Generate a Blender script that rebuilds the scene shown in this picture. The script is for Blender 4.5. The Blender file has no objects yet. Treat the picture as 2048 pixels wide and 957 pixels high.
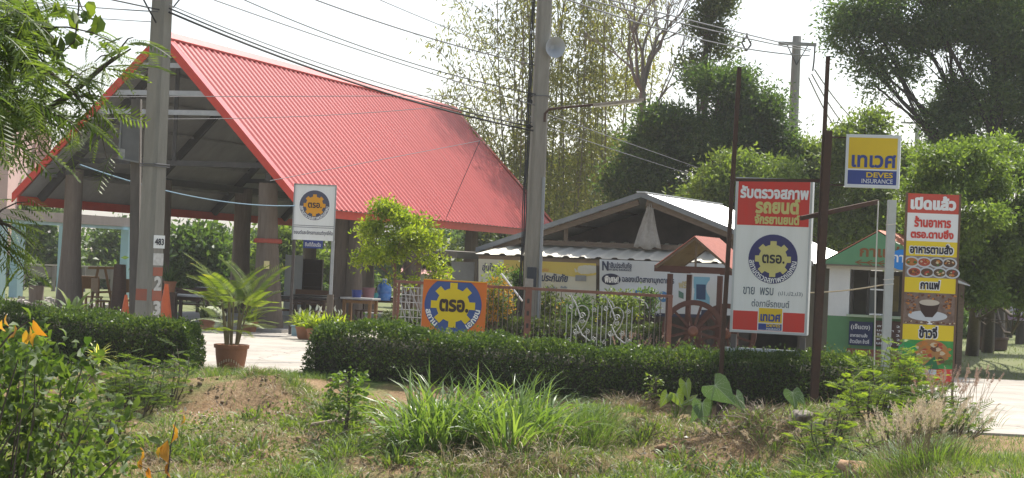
import bpy, math, random
import numpy as np
from mathutils import Vector, Matrix
from mathutils.geometry import delaunay_2d_cdt
R = math.radians
SC = bpy.context.scene
COL = SC.collection
rng = np.random.default_rng(7)
random.seed(7)

# ------------------------------------------------------------------ camera
FOC, ROLL, CAMH, W0, H0 = 4000.0, 0.044, 2.0, 2048.0, 957.0
PITCH = math.atan(51.5 / FOC)
cam = bpy.data.cameras.new('camera')
cam.sensor_width = 36.0
cam.lens = FOC / W0 * 36.0
cam.clip_start = 0.5
cam.clip_end = 4000.0
camo = bpy.data.objects.new('camera', cam)
camo.matrix_world = (Matrix.Translation((0, 0, CAMH)) @ Matrix.Rotation(R(90) + PITCH, 4, 'X')
                     @ Matrix.Rotation(ROLL, 4, 'Z'))
COL.objects.link(camo)
SC.camera = camo

# ------------------------------------------------------------------ light
SUN_AZ, SUN_EL = 28.0, 57.0            # azimuth from +Y towards +X
world = bpy.data.worlds.new('World')
SC.world = world
world.use_nodes = True
wn, wl = world.node_tree.nodes, world.node_tree.links
bg = wn['Background']
sky = wn.new('ShaderNodeTexSky')
sky.sky_type = 'NISHITA'
sky.sun_disc = False
sky.sun_elevation = R(SUN_EL)
sky.sun_rotation = R(SUN_AZ)
sky.air_density, sky.dust_density, sky.ozone_density = 1.0, 2.2, 1.0
hsv = wn.new('ShaderNodeHueSaturation')
hsv.inputs['Saturation'].default_value = 0.62
wl.new(sky.outputs[0], hsv.inputs['Color'])
wl.new(hsv.outputs[0], bg.inputs['Color'])
bg.inputs['Strength'].default_value = 0.135
sl = bpy.data.lights.new('sun', 'SUN')
sl.energy = 4.8
sl.angle = R(0.6)
sl.color = (1.0, 0.955, 0.88)
so = bpy.data.objects.new('sun', sl)
az, el = R(SUN_AZ), R(SUN_EL)
sd = Vector((math.sin(az) * math.cos(el), math.cos(az) * math.cos(el), math.sin(el)))
so.rotation_euler = sd.to_track_quat('Z', 'Y').to_euler()
so.location = (20, 40, 60)
COL.objects.link(so)
vs = SC.view_settings
vs.view_transform = 'Standard'
vs.look = 'None'
vs.exposure = 0.72
HAZE = .0004
vs.gamma = 1.0
vs.use_curve_mapping = False
cy = SC.cycles
cy.use_denoising = True
cy.max_bounces = 6
cy.diffuse_bounces = 3
cy.glossy_bounces = 2
cy.transmission_bounces = 4
cy.transparent_max_bounces = 6
cy.volume_bounces = 1
cy.sample_clamp_indirect = 6.0

# ------------------------------------------------------------------ layout helpers
def _unroll(px, py):
    x, y = px - 1024.0, py - 478.5
    c, s = math.cos(ROLL), math.sin(ROLL)
    return c * x + s * y, -s * x + c * y
def ray(px, py):
    x, y = _unroll(px, py)
    c, s = math.cos(PITCH), math.sin(PITCH)
    f, u = FOC, -y
    Y, Z = f * c - u * s, f * s + u * c
    return x / Y, Z / Y
def at(px, py, D):
    a, b = ray(px, py)
    return Vector((a * D, D, CAMH + b * D))
def sm(t):
    t = np.clip(t, 0, 1)
    return t * t * (3 - 2 * t)
_tab = np.random.default_rng(3).random((64, 64))
def vnoise(x, y):
    x, y = np.asarray(x, float), np.asarray(y, float)
    xi, yi = np.floor(x).astype(int), np.floor(y).astype(int)
    fx, fy = x - xi, y - yi
    fx, fy = fx * fx * (3 - 2 * fx), fy * fy * (3 - 2 * fy)
    g = lambda i, j: _tab[i % 64, j % 64]
    return ((g(xi, yi) * (1 - fx) + g(xi + 1, yi) * fx) * (1 - fy)
            + (g(xi, yi + 1) * (1 - fx) + g(xi + 1, yi + 1) * fx) * fy)
MOUNDS = [(1.75, 29.6, .75, .8, .34), (3.6, 28.4, 1.5, 1.0, .36), (-3.6, 30.6, 1.6, 1.0, .16), (.9, 26.2, 1.0, .8, .12)]
def gz(x, y):
    x, y = np.asarray(x, float), np.asarray(y, float)
    ye = 31.8 + 1.5 * sm((x + 3.6) / .9)
    d = -.42 * sm((ye - y) / 2.2) - .42 * sm((30.2 - y) / 6.0) * (1 - sm((19.0 - y) / 5.5))
    d = d * (1 - sm((x - 3.3) / 2.0))
    bump = (vnoise(x * 1.1 + 9, y * 1.1) - .5) * .34 + (vnoise(x * 3.1, y * 3.1 + 5) - .5) * .14
    d = d + bump * sm((32.1 - y) / 1.2) * sm((y - 15.5) / 3) * (1 - sm((x - 3.2) / 2))
    for mx, my, sx, sy, h in MOUNDS:
        d = d + h * np.exp(-((x - mx) / sx) ** 2 - ((y - my) / sy) ** 2) * sm((32.1 - y) / 1.2)
    return d
def ong(px, py):
    a, b = ray(px, py)
    lo, prev = 8.0, None
    D = 12.0
    while D < 400:
        if CAMH + b * D <= float(gz(a * D, D)):
            break
        D *= 1.004
    return Vector((a * D, D, float(gz(a * D, D))))
def gp(px, D):
    a, b = ray(px, 530)
    return Vector((a * D, D, float(gz(a * D, D))))

# ------------------------------------------------------------------ object helpers
def tag(o, label, cat, group=None):
    o['label'] = label
    o['category'] = cat
    if group:
        o['group'] = group
    return o
def thing(name, label, cat, loc=(0, 0, 0), group=None):
    o = bpy.data.objects.new(name, None)
    COL.objects.link(o)
    o.location = loc
    o.empty_display_size = .2
    return tag(o, label, cat, group)
def root_loc(p):
    while p.parent is not None:
        p = p.parent
    return np.array(p.location)
def link_mesh(name, me, mats, parent=None):
    for m in (mats if isinstance(mats, (list, tuple)) else [mats]):
        me.materials.append(m)
    o = bpy.data.objects.new(name, me)
    COL.objects.link(o)
    if parent is not None:
        o.parent = parent
    return o
def np_obj(name, V, F, mats, parent=None, smooth=False, mi=None):
    """V (n,3) array, F list/array of equal sized faces or list of arrays of different size"""
    V = np.asarray(V, np.float64).reshape(-1, 3)
    if parent is not None:
        V = V - root_loc(parent)
    Fs = F if isinstance(F, list) else [F]
    Fs = [np.asarray(f, np.int32) for f in Fs if len(f)]
    me = bpy.data.meshes.new(name)
    loops = np.concatenate([f.ravel() for f in Fs])
    sizes = np.concatenate([np.full(len(f), f.shape[1], np.int32) for f in Fs])
    me.vertices.add(len(V))
    me.vertices.foreach_set('co', V.ravel())
    me.loops.add(len(loops))
    me.loops.foreach_set('vertex_index', loops)
    me.polygons.add(len(sizes))
    st = np.concatenate([[0], np.cumsum(sizes)[:-1]]).astype(np.int32)
    me.polygons.foreach_set('loop_start', st)
    me.polygons.foreach_set('loop_total', sizes)
    if mi is not None:
        me.polygons.foreach_set('material_index', np.asarray(mi, np.int32))
    if smooth:
        me.polygons.foreach_set('use_smooth', np.ones(len(sizes), bool))
    me.update(calc_edges=True)
    me.validate()
    return link_mesh(name, me, mats, parent)

class MB:
    def __init__(s):
        s.v, s.f, s.marks = [], [], []
    def add(s, vs, fs):
        n = len(s.v)
        s.v += [tuple(p) for p in vs]
        s.f += [tuple(i + n for i in f) for f in fs]
        return s
    def box(s, c, d, rz=0, M=None):
        hx, hy, hz = d[0] / 2, d[1] / 2, d[2] / 2
        vs = [Vector((x * hx, y * hy, z * hz)) for z in (-1, 1) for x, y in ((-1, -1), (1, -1), (1, 1), (-1, 1))]
        m = M if M is not None else Matrix.Rotation(rz, 3, 'Z')
        return s.add([m @ p + Vector(c) for p in vs],
                     [(3, 2, 1, 0), (4, 5, 6, 7), (0, 1, 5, 4), (1, 2, 6, 5), (2, 3, 7, 6), (3, 0, 4, 7)])
    def beam(s, p, q, w, h, up=(0, 0, 1)):
        p, q = Vector(p), Vector(q)
        d = (q - p)
        L = d.length
        d.normalize()
        x = d.cross(Vector(up))
        if x.length < 1e-4:
            x = d.cross(Vector((0, 1, 0)))
        x.normalize()
        z = x.cross(d)
        M = Matrix((x, d, z)).transposed()
        return s.box((p + q) / 2, (w, L, h), M=M)
    def tube(s, pts, rad, n=8, cap=True):
        pts = [Vector(p) for p in pts]
        if not hasattr(rad, '__len__'):
            rad = [rad] * len(pts)
        rings, ref = [], None
        for i, p in enumerate(pts):
            d = (pts[min(i + 1, len(pts) - 1)] - pts[max(i - 1, 0)])
            d = d.normalized() if d.length > 1e-9 else Vector((0, 0, 1))
            if ref is None:
                ref = d.cross(Vector((0, 0, 1)))
                if ref.length < .05:
                    ref = d.cross(Vector((0, 1, 0)))
            ref = (ref - d * ref.dot(d)).normalized()
            b = d.cross(ref)
            rings.append([p + (ref * math.cos(k * 2 * math.pi / n) + b * math.sin(k * 2 * math.pi / n)) * rad[i] for k in range(n)])
        vs = [p for r_ in rings for p in r_]
        fs = [(i * n + k, i * n + (k + 1) % n, (i + 1) * n + (k + 1) % n, (i + 1) * n + k) for i in range(len(pts) - 1) for k in range(n)]
        if cap:
            fs += [tuple(reversed(range(n))), tuple(range((len(pts) - 1) * n, len(pts) * n))]
        return s.add(vs, fs)
    def lathe(s, prof, c=(0, 0, 0), n=20, M=None):
        vs, fs = [], []
        for r_, z in prof:
            vs += [Vector((r_ * math.cos(k * 2 * math.pi / n), r_ * math.sin(k * 2 * math.pi / n), z)) for k in range(n)]
        for i in range(len(prof) - 1):
            fs += [(i * n + k, i * n + (k + 1) % n, (i + 1) * n + (k + 1) % n, (i + 1) * n + k) for k in range(n)]
        fs += [tuple(reversed(range(n))), tuple(range((len(prof) - 1) * n, len(prof) * n))]
        if M is not None:
            vs = [M @ p for p in vs]
        return s.add([p + Vector(c) for p in vs], fs)
    def prism(s, poly, t):
        """closed 3D polygon extruded by vector t"""
        n = len(poly)
        t = Vector(t)
        P = [Vector(p) for p in poly]
        return s.add(P + [p + t for p in P], [tuple(range(n)), tuple(reversed(range(n, 2 * n)))]
                     + [(i, n + i, n + (i + 1) % n, (i + 1) % n) for i in range(n)])
    # sheets in a sign's own plane (x right, z up, looking towards -y)
    def poly(s, pts, y, t=.003):
        return s.prism([(a, y, b) for a, b in pts], (0, t, 0))
    def rect(s, x0, x1, z0, z1, y, t=.003):
        return s.poly([(x0, z0), (x1, z0), (x1, z1), (x0, z1)], y, t)
    def disc(s, cx, cz, rx, y, rz=None, n=40, t=.003):
        rz = rz or rx
        return s.poly([(cx + rx * math.cos(k * 2 * math.pi / n), cz + rz * math.sin(k * 2 * math.pi / n)) for k in range(n)], y, t)
    def text(s, body, cx, cz, w, h, y, bold=.0, arc=None, shear=0.):
        P, T = text2d(body, bold)
        x0, x1 = P[:, 0].min(), P[:, 0].max()
        z0, z1 = P[:, 1].min(), P[:, 1].max()
        X = (P[:, 0] - (x0 + x1) / 2) / (x1 - x0) * w
        Z = (P[:, 1] - (z0 + z1) / 2) / (z1 - z0) * h
        if arc:                                   # lower arc, reading left to right, letters upright towards centre
            Rr, a0 = arc
            ang = -math.pi / 2 + X / Rr
            r_ = Rr - Z
            X, Z = r_ * np.cos(ang), r_ * np.sin(ang)
        X = X + shear * Z
        s.marks.append((len(s.v), len(s.f)))
        return s.add([(cx + a, y, cz + b) for a, b in zip(X, Z)], [tuple(t) for t in T])
    def build(s, name, m, parent=None, smooth=False, bev=0):
        if len(s.marks) > 1:                      # every line of lettering is a part of its own
            mk = [(0, 0)] + s.marks + [(len(s.v), len(s.f))]
            for (v0, f0), (v1, f1) in zip(mk[:-1], mk[1:]):
                if v0 == v1:
                    continue
                q = MB()
                q.v, q.f = s.v[v0:v1], [tuple(i - v0 for i in f) for f in s.f[f0:f1]]
                o = q.build(name, m, parent)
            return o
        off = root_loc(parent) if parent is not None else np.zeros(3)
        me = bpy.data.meshes.new(name)
        me.from_pydata([tuple(np.array(p) - off) for p in s.v], [], s.f)
        me.validate()
        if smooth:
            me.polygons.foreach_set('use_smooth', np.ones(len(me.polygons), bool))
        o = link_mesh(name, me, m, parent)
        if bev:
            b = o.modifiers.new('bevel', 'BEVEL')
            b.width = bev
            b.segments = 1
            b.limit_method = 'ANGLE'
        if smooth:
            me.set_sharp_from_angle(angle=R(40))
        return o

_tc = {}
def text2d(body, bold):
    k = (body, bold)
    if k in _tc:
        return _tc[k]
    cu = bpy.data.curves.new('lettering', 'FONT')
    cu.body = body
    cu.fill_mode = 'NONE' if hasattr(cu, 'fill_mode') else 'BOTH'
    cu.resolution_u = 3
    o = bpy.data.objects.new('lettering', cu)
    COL.objects.link(o)
    me = bpy.data.meshes.new_from_object(o.evaluated_get(bpy.context.evaluated_depsgraph_get()))
    V = np.array([v.co[:2] for v in me.vertices])
    E = [tuple(e.vertices) for e in me.edges]
    bpy.data.objects.remove(o)
    bpy.data.curves.remove(cu)
    bpy.data.meshes.remove(me)
    # contours as vertex loops
    nb = {}
    for a, b in E:
        nb.setdefault(a, []).append(b)
        nb.setdefault(b, []).append(a)
    seen, loops = set(), []
    for a in range(len(V)):
        if a in seen or a not in nb:
            continue
        lp, cur = [a], a
        seen.add(a)
        nxt = a + 1 if (a + 1) in nb[a] else nb[a][0]
        while nxt not in seen:
            lp.append(nxt)
            seen.add(nxt)
            c = [q for q in nb[nxt] if q not in seen]
            if not c:
                break
            nxt = c[0]
        if len(lp) > 2:
            loops.append(lp)
    # letters are filled one by one (glyphs overlap only within themselves)
    box = [(V[l][:, 0].min(), V[l][:, 0].max()) for l in loops]
    order = sorted(range(len(loops)), key=lambda i: box[i][0])
    groups, hi = [], -1e9
    for i in order:
        if box[i][0] > hi - 1e-4:
            groups.append([])
        groups[-1].append(i)
        hi = max(hi, box[i][1])
    PV, PT = [], []
    area = lambda q: .5 * float(np.sum(q[:, 0] * np.roll(q[:, 1], -1) - np.roll(q[:, 0], -1) * q[:, 1]))
    for g in groups:
        # heavier strokes: push every contour outwards from the filled side
        orient = 1 if max((area(V[loops[i]]) for i in g), key=abs) > 0 else -1
        for i in g if bold else ():
            l = loops[i]
            q = V[l]
            e1, e2 = unit(q - np.roll(q, 1, 0)), unit(np.roll(q, -1, 0) - q)
            nn = np.stack([e1[:, 1] + e2[:, 1], -e1[:, 0] - e2[:, 0]], 1)
            ln = np.maximum(np.linalg.norm(nn, axis=1, keepdims=True), .7)
            V[l] = q + nn / ln * np.minimum(2 / ln, 1.4) * bold * orient
        pts, ed = [], []
        segs = []
        for i in g:
            l = loops[i]
            n0 = len(pts)
            pts += [Vector(V[j]) for j in l]
            ed += [(n0 + k, n0 + (k + 1) % len(l)) for k in range(len(l))]
            q = V[l]
            segs.append((q, np.roll(q, -1, 0)))
        A = np.concatenate([s_[0] for s_ in segs])
        B = np.concatenate([s_[1] for s_ in segs])
        vv, ee, ff, *_ = delaunay_2d_cdt(pts, ed, [], 0, 1e-5)
        vv = np.array([tuple(p) for p in vv])
        n0 = sum(len(p) for p in PV)
        PV.append(vv)
        for f in ff:
            c = vv[list(f)].mean(0)
            up = (A[:, 1] <= c[1]) & (B[:, 1] > c[1])
            dn = (A[:, 1] > c[1]) & (B[:, 1] <= c[1])
            cr = (B[:, 0] - A[:, 0]) * (c[1] - A[:, 1]) - (c[0] - A[:, 0]) * (B[:, 1] - A[:, 1])
            wnum = int((up & (cr > 0)).sum()) - int((dn & (cr < 0)).sum())
            if wnum * orient > 0:
                PT.append([n0 + i for i in f])
    res = (np.concatenate(PV), PT)
    _tc[k] = res
    return res

def dup(root, loc=None, rz=None, label=None, sc=None):
    def cp(o, par):
        c = o.copy()
        COL.objects.link(c)
        c.parent = par
        for ch in list(o.children):
            cp(ch, c)
        return c
    r_ = cp(root, None)
    if loc is not None:
        r_.location = loc
    if rz is not None:
        r_.rotation_euler = (0, 0, rz)
    if sc:
        r_.scale = (sc, sc, sc) if not hasattr(sc, '__len__') else sc
    if label:
        r_['label'] = label
    return r_

# ------------------------------------------------------------------ materials
MATS = {}
def mat(name, col, rough=.7, col2=None, scale=3.0, amt=.6, bump=0., bscale=None, metal=0., spec=.3, stretch=None, detail=5.0, rotz=0.):
    if name in MATS:
        return MATS[name]
    m = bpy.data.materials.new(name)
    m.use_nodes = True
    n, l = m.node_tree.nodes, m.node_tree.links
    p = n['Principled BSDF']
    p.inputs['Roughness'].default_value = rough
    p.inputs['Metallic'].default_value = metal
    p.inputs['Specular IOR Level'].default_value = spec
    p.inputs['Base Color'].default_value = (*col, 1)
    geo = n.new('ShaderNodeNewGeometry')
    vec = geo.outputs['Position']
    if rotz:
        m0 = n.new('ShaderNodeMapping')
        m0.inputs['Rotation'].default_value = (0, 0, rotz)
        l.new(vec, m0.inputs['Vector'])
        vec = m0.outputs[0]
    if stretch:
        mp = n.new('ShaderNodeMapping')
        mp.inputs['Scale'].default_value = stretch
        l.new(vec, mp.inputs['Vector'])
        vec = mp.outputs[0]
    if col2 is not None:
        nz = n.new('ShaderNodeTexNoise')
        nz.inputs['Scale'].default_value = scale
        nz.inputs['Detail'].default_value = detail
        nz.inputs['Roughness'].default_value = .65
        l.new(vec, nz.inputs['Vector'])
        mr = n.new('ShaderNodeMapRange')
        mr.inputs['From Min'].default_value = .5 - .5 * (1 - amt) - .02
        mr.inputs['From Max'].default_value = .5 + .5 * (1 - amt) + .02
        l.new(nz.outputs['Fac'], mr.inputs['Value'])
        mx = n.new('ShaderNodeMix')
        mx.data_type = 'RGBA'
        mx.inputs['A'].default_value = (*col, 1)
        mx.inputs['B'].default_value = (*col2, 1)
        l.new(mr.outputs[0], mx.inputs['Factor'])
        l.new(mx.outputs['Result'], p.inputs['Base Color'])
    if bump:
        nb = n.new('ShaderNodeTexNoise')
        nb.inputs['Scale'].default_value = bscale or scale * 4
        nb.inputs['Detail'].default_value = 6
        l.new(vec, nb.inputs['Vector'])
        bp = n.new('ShaderNodeBump')
        bp.inputs['Strength'].default_value = bump
        bp.inputs['Distance'].default_value = .03
        l.new(nb.outputs['Fac'], bp.inputs['Height'])
        l.new(bp.outputs[0], p.inputs['Normal'])
    MATS[name] = m
    return m
def leafmat(name, a, b, trans=.35, tcol=None, rough=.5, clump=.9, c=None):
    """leaf: colour differs leaf by leaf and clump by clump, light shines through"""
    if name in MATS:
        return MATS[name]
    m = bpy.data.materials.new(name)
    m.use_nodes = True
    n, l = m.node_tree.nodes, m.node_tree.links
    p, out = n['Principled BSDF'], n['Material Output']
    p.inputs['Roughness'].default_value = rough
    p.inputs['Specular IOR Level'].default_value = .35
    geo = n.new('ShaderNodeNewGeometry')
    nz = n.new('ShaderNodeTexNoise')
    nz.inputs['Scale'].default_value = clump
    nz.inputs['Detail'].default_value = 2
    l.new(geo.outputs['Position'], nz.inputs['Vector'])
    ad = n.new('ShaderNodeMath')
    ad.operation = 'ADD'
    l.new(geo.outputs['Random Per Island'], ad.inputs[0])
    l.new(nz.outputs['Fac'], ad.inputs[1])
    rp = n.new('ShaderNodeValToRGB')
    rp.color_ramp.elements[0].position = .3
    rp.color_ramp.elements[0].color = (*a, 1)
    rp.color_ramp.elements[1].position = 1.15 / 1.0 if False else 1.0
    rp.color_ramp.elements[1].color = (*b, 1)
    hf = n.new('ShaderNodeMath')
    hf.operation = 'MULTIPLY'
    hf.inputs[1].default_value = .62
    l.new(ad.outputs[0], hf.inputs[0])
    l.new(hf.outputs[0], rp.inputs['Fac'])
    if c is not None:
        e = rp.color_ramp.elements.new(.93)
        e.color = (*b, 1)
        rp.color_ramp.elements[2].color = (*c, 1)
    l.new(rp.outputs[0], p.inputs['Base Color'])
    tr = n.new('ShaderNodeBsdfTranslucent')
    mxc = n.new('ShaderNodeMix')
    mxc.data_type = 'RGBA'
    mxc.blend_type = 'MULTIPLY'
    mxc.inputs['Factor'].default_value = 1
    tc = tcol or (1.9, 1.9, .7)
    mxc.inputs['B'].default_value = (*tc, 1)
    l.new(rp.outputs[0], mxc.inputs['A'])
    l.new(mxc.outputs['Result'], tr.inputs['Color'])
    ms = n.new('ShaderNodeMixShader')
    ms.inputs[0].default_value = trans
    l.new(p.outputs[0], ms.inputs[1])
    l.new(tr.outputs[0], ms.inputs[2])
    l.new(ms.outputs[0], out.inputs['Surface'])
    MATS[name] = m
    return m

# ------------------------------------------------------------------ foliage generators (all numpy)
def unit(v):
    return v / np.maximum(np.linalg.norm(v, axis=-1, keepdims=True), 1e-9)
def rdir(n, up=0.0, g=rng):
    v = g.normal(size=(n, 3))
    v = unit(v)
    v[:, 2] += up
    return unit(v)
def leaves(P, Dr, L, Wd, curl=.15, g=rng, hexa=False):
    """pointed leaves: P base (n,3), Dr direction, L length, Wd width -> V, F"""
    n = len(P)
    L = np.broadcast_to(np.asarray(L, float), (n,))[:, None]
    Wd = np.broadcast_to(np.asarray(Wd, float), (n,))[:, None]
    s = unit(np.cross(Dr, rdir(n, .0, g) + 1e-3))
    nn = np.cross(s, Dr)
    if not hexa:
        mid = P + Dr * L * .45 + nn * L * curl
        V = np.stack([P, mid + s * Wd * .5, P + Dr * L, mid - s * Wd * .5], 1)
        F = np.arange(n * 4).reshape(n, 4)
        return V.reshape(-1, 3), F
    a, b = P + Dr * L * .28 + nn * L * curl * .8, P + Dr * L * .66 + nn * L * curl
    fold = nn * Wd * .18
    V = np.stack([P, a + s * Wd * .42 + fold, b + s * Wd * .4 + fold, P + Dr * L - nn * L * .05,
                  b - s * Wd * .4 + fold, a - s * Wd * .42 + fold, a * .5 + b * .5], 1)
    i = np.arange(n)[:, None] * 7
    F = np.concatenate([i + np.array([[0, 1, 2, 6]]), i + np.array([[6, 2, 3, 4]]), i + np.array([[0, 6, 4, 5]])])
    return V.reshape(-1, 3), F
def cat_geo(gs):
    Vs, Fs, n = [], {}, 0
    for V, F in gs:
        for f in (F if isinstance(F, list) else [F]):
            f = np.asarray(f)
            Fs.setdefault(f.shape[1], []).append(f + n)
        Vs.append(V)
        n += len(V)
    return np.concatenate(Vs), [np.concatenate(v) for v in Fs.values()]
def tubes(paths, n=5):
    """many tapered tubes: list of (pts (k,3), radii (k,))"""
    gs = []
    for pts, rad in paths:
        m = MB().tube([Vector(p) for p in pts], list(rad), n)
        q = [f for f in m.f if len(f) == 4]
        gs.append((np.array([tuple(p) for p in m.v]), np.array(q)))
    return cat_geo(gs)
def bez(a, b, sag=0., side=None, k=6):
    t = np.linspace(0, 1, k)[:, None]
    a, b = np.array(a, float), np.array(b, float)
    p = a + (b - a) * t
    p[:, 2] += (sag * 4 * t * (1 - t))[:, 0]
    if side is not None:
        p += np.array(side) * 4 * t * (1 - t)
    return p
def strips(P, D0, L, Wd, bend, k=5, g=rng, twist=.4):
    """grass blades: bases P, start directions D0, bending down by gravity -> quads"""
    n = len(P)
    L = np.broadcast_to(np.asarray(L, float), (n,))
    Wd = np.broadcast_to(np.asarray(Wd, float), (n,))
    bend = np.broadcast_to(np.asarray(bend, float), (n,))
    hz = D0.copy()
    hz[:, 2] = 0
    hz = unit(hz + g.normal(size=(n, 3)) * [.02, .02, 0])
    s = np.cross(hz, [0, 0, 1])
    s = unit(s + g.normal(size=(n, 3)) * twist)
    p, d = P.copy(), D0.copy()
    rows = []
    for i in range(k + 1):
        t = i / k
        w = Wd * (1 - t) ** .7 * (.55 + .45 * min(1, t * 4)) * .5
        rows.append(np.stack([p - s * w[:, None], p + s * w[:, None]], 1))
        p = p + d * (L / k)[:, None]
        d = unit(d + np.stack([hz[:, 0] * .25, hz[:, 1] * .25, -np.ones(n)], 1) * (bend / k * (.5 + t))[:, None])
    V = np.stack(rows, 1).reshape(n, -1, 3)
    m = (k + 1) * 2
    i = np.arange(n)[:, None] * m
    F = np.concatenate([i + np.array([[2 * j, 2 * j + 1, 2 * j + 3, 2 * j + 2]]) for j in range(k)])
    return V.reshape(-1, 3), F
def inst(proto, P, X, Z, S):
    """copies of a small proto geometry at P with local y along X and z near Z, size S (inside ONE foliage mesh)"""
    V0, F0 = proto
    n = len(P)
    y = unit(X)
    x = unit(np.cross(y, Z + 1e-4))
    z = np.cross(x, y)
    V = (P[:, None, :] + (V0[None, :, 0:1] * x[:, None, :] + V0[None, :, 1:2] * y[:, None, :] + V0[None, :, 2:3] * z[:, None, :])
         * np.broadcast_to(np.asarray(S, float), (n,))[:, None, None])
    off = (np.arange(n) * len(V0))[:, None, None]
    Fs = [(np.asarray(f)[None] + off).reshape(-1, np.asarray(f).shape[1]) for f in (F0 if isinstance(F0, list) else [F0])]
    return V.reshape(-1, 3), Fs
def blob_pts(c, r, n, g=rng, shell=.55):
    u = unit(g.normal(size=(n, 3)))
    rr = (shell + (1 - shell) * g.random(n)) ** .8
    rr = np.where(g.random(n) < .25, g.random(n) ** .4 * .9, rr)
    return np.array(c) + u * rr[:, None] * np.array(r)
def frond_proto(pairs=7, ll=.42, w=.07, droop=.25, seg=2):
    """fern like compound leaf of unit length: side strips off a bent midrib"""
    gs = []
    t = np.linspace(0, 1, 6)
    rib = np.stack([0 * t, t, -droop * t ** 2], 1)
    V = np.concatenate([rib + [-.008, 0, 0], rib + [.008, 0, 0]])
    gs.append((V, np.array([[i, i + 1, 7 + i, 6 + i] for i in range(5)])))
    for k in range(pairs):
        tt = .14 + .84 * k / (pairs - 1)
        b = np.array([0, tt, -droop * tt ** 2])
        l = ll * (1 - .55 * abs(tt - .45) / .55)
        for sgn in (-1, 1):
            d = np.array([sgn * .85, .5, -.12])
            d /= np.linalg.norm(d)
            e = b + d * l + [0, 0, -.1 * l]
            m_ = (b + e) / 2 + [0, 0, .03 * l]
            pw = np.array([0, w / 2, 0.012])
            gs.append((np.array([b - pw * .6, m_ - pw, e, m_ + pw, b + pw * .6]), np.array([[0, 1, 2, 3]])))
    return cat_geo(gs)
def pinnate_proto(pairs=10, ll=.2, w=.09, droop=.3):
    gs = []
    t = np.linspace(0, 1, 6)
    rib = np.stack([0 * t, t, -droop * t ** 2], 1)
    gs.append((np.concatenate([rib + [-.006, 0, 0], rib + [.006, 0, 0]]), np.array([[i, i + 1, 7 + i, 6 + i] for i in range(5)])))
    for k in range(pairs):
        tt = .2 + .8 * k / (pairs - 1)
        b = np.array([0, tt, -droop * tt ** 2])
        for sgn in (-1, 1):
            d = unit(np.array([sgn * .9, .45, -.2]))
            e = b + d * ll * (1 - .3 * tt)
            m_ = (b + e) / 2
            gs.append((np.array([b, m_ + [0, -w / 2, 0], e, m_ + [0, w / 2, 0]]), np.array([[0, 1, 2, 3]])))
    return cat_geo(gs)

def tree(name, label, cat, base, blobs, leaf, n_cl, n_lf, lm, bark, trunk_r=.2, trunk_top=None, group=None, crad=.35,
         up=.1, droop=0., seed=1, fork=.35, puffs=6, flat=.7, minh=.15, hexa=False, forks=None, kind='leaf', proto=None, wood=True):
    """one tree: blobs = [(centre, (rx,ry,rz), weight)]; trunk and limbs reach into every blob, leaf clumps fill them"""
    g = np.random.default_rng(seed)
    base = np.array(base, float)
    root = thing(name, label, cat, tuple(base), group)
    tot = sum(b[2] for b in blobs)
    top = np.array(trunk_top if trunk_top is not None else max((b[0] for b in blobs), key=lambda c: c[2]), float)
    tk = bez(base, top, 0, side=g.normal(size=3) * [.25, .25, 0] * trunk_r * 2, k=9)
    paths = [(tk, trunk_r * np.linspace(1.15, .22, 9))]
    gs = []
    for c, r, wgt in blobs:
        c, r = np.array(c, float), np.array(r, float)
        nc = max(3, int(n_cl * wgt / tot))
        if puffs:
            pc = blob_pts(c, r * .86, puffs, g, .55)
            pr = (.26 + .32 * g.random(puffs))[:, None] * r[None] * [1, 1, flat]
            own = g.integers(0, puffs, nc)
            uu = unit(g.normal(size=(nc, 3))) * (g.random(nc) ** .45)[:, None]
            cl = pc[own] + uu * pr[own]
        else:
            cl = blob_pts(c, r, nc, g)
        # limb from the trunk
        hfrac = np.clip((c[2] - base[2]) / max(top[2] - base[2], .1) * (1 - fork) - .05, minh, .95)
        st = tk[int(hfrac * 8)]
        lr = trunk_r * (1 - hfrac * .7) * .5
        limb = bez(st, c + [0, 0, r[2] * .2], np.linalg.norm(c - st) * -.06, side=g.normal(size=3) * .06 * np.linalg.norm(c - st), k=7)
        paths.append((limb, lr * np.linspace(1, .25, 7)))
        for q in cl[: max(3, nc // 7)]:
            s0 = limb[g.integers(3, 7)]
            paths.append((bez(s0, q, 0, side=g.normal(size=3) * .05 * np.linalg.norm(q - s0), k=4), lr * .22 * np.linspace(1, .25, 4)))
        k = max(2, int(n_lf * wgt / tot / nc))
        P = np.repeat(cl, k, 0) + g.normal(size=(nc * k, 3)) * crad * np.array([1, 1, .7])
        out = unit(P - c)
        D = unit(out * .6 + rdir(len(P), up, g) - [0, 0, droop])
        if kind == 'leaf':
            gs.append(leaves(P, D, leaf[0] * (.7 + .6 * g.random(len(P))), leaf[1] * (.7 + .6 * g.random(len(P))), g=g, hexa=hexa))
        else:
            V, Fs = inst(proto, P, D, rdir(len(P), 2, g), leaf[0] * (.7 + .6 * g.random(len(P))))
            gs.append((V, Fs))
    if wood:
        V, F = tubes(paths, 6)
        np_obj('trunk', V, F, bark, root, smooth=True)
    V, F = cat_geo(gs)
    np_obj('crown', V, F, lm, root)
    return root
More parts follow.
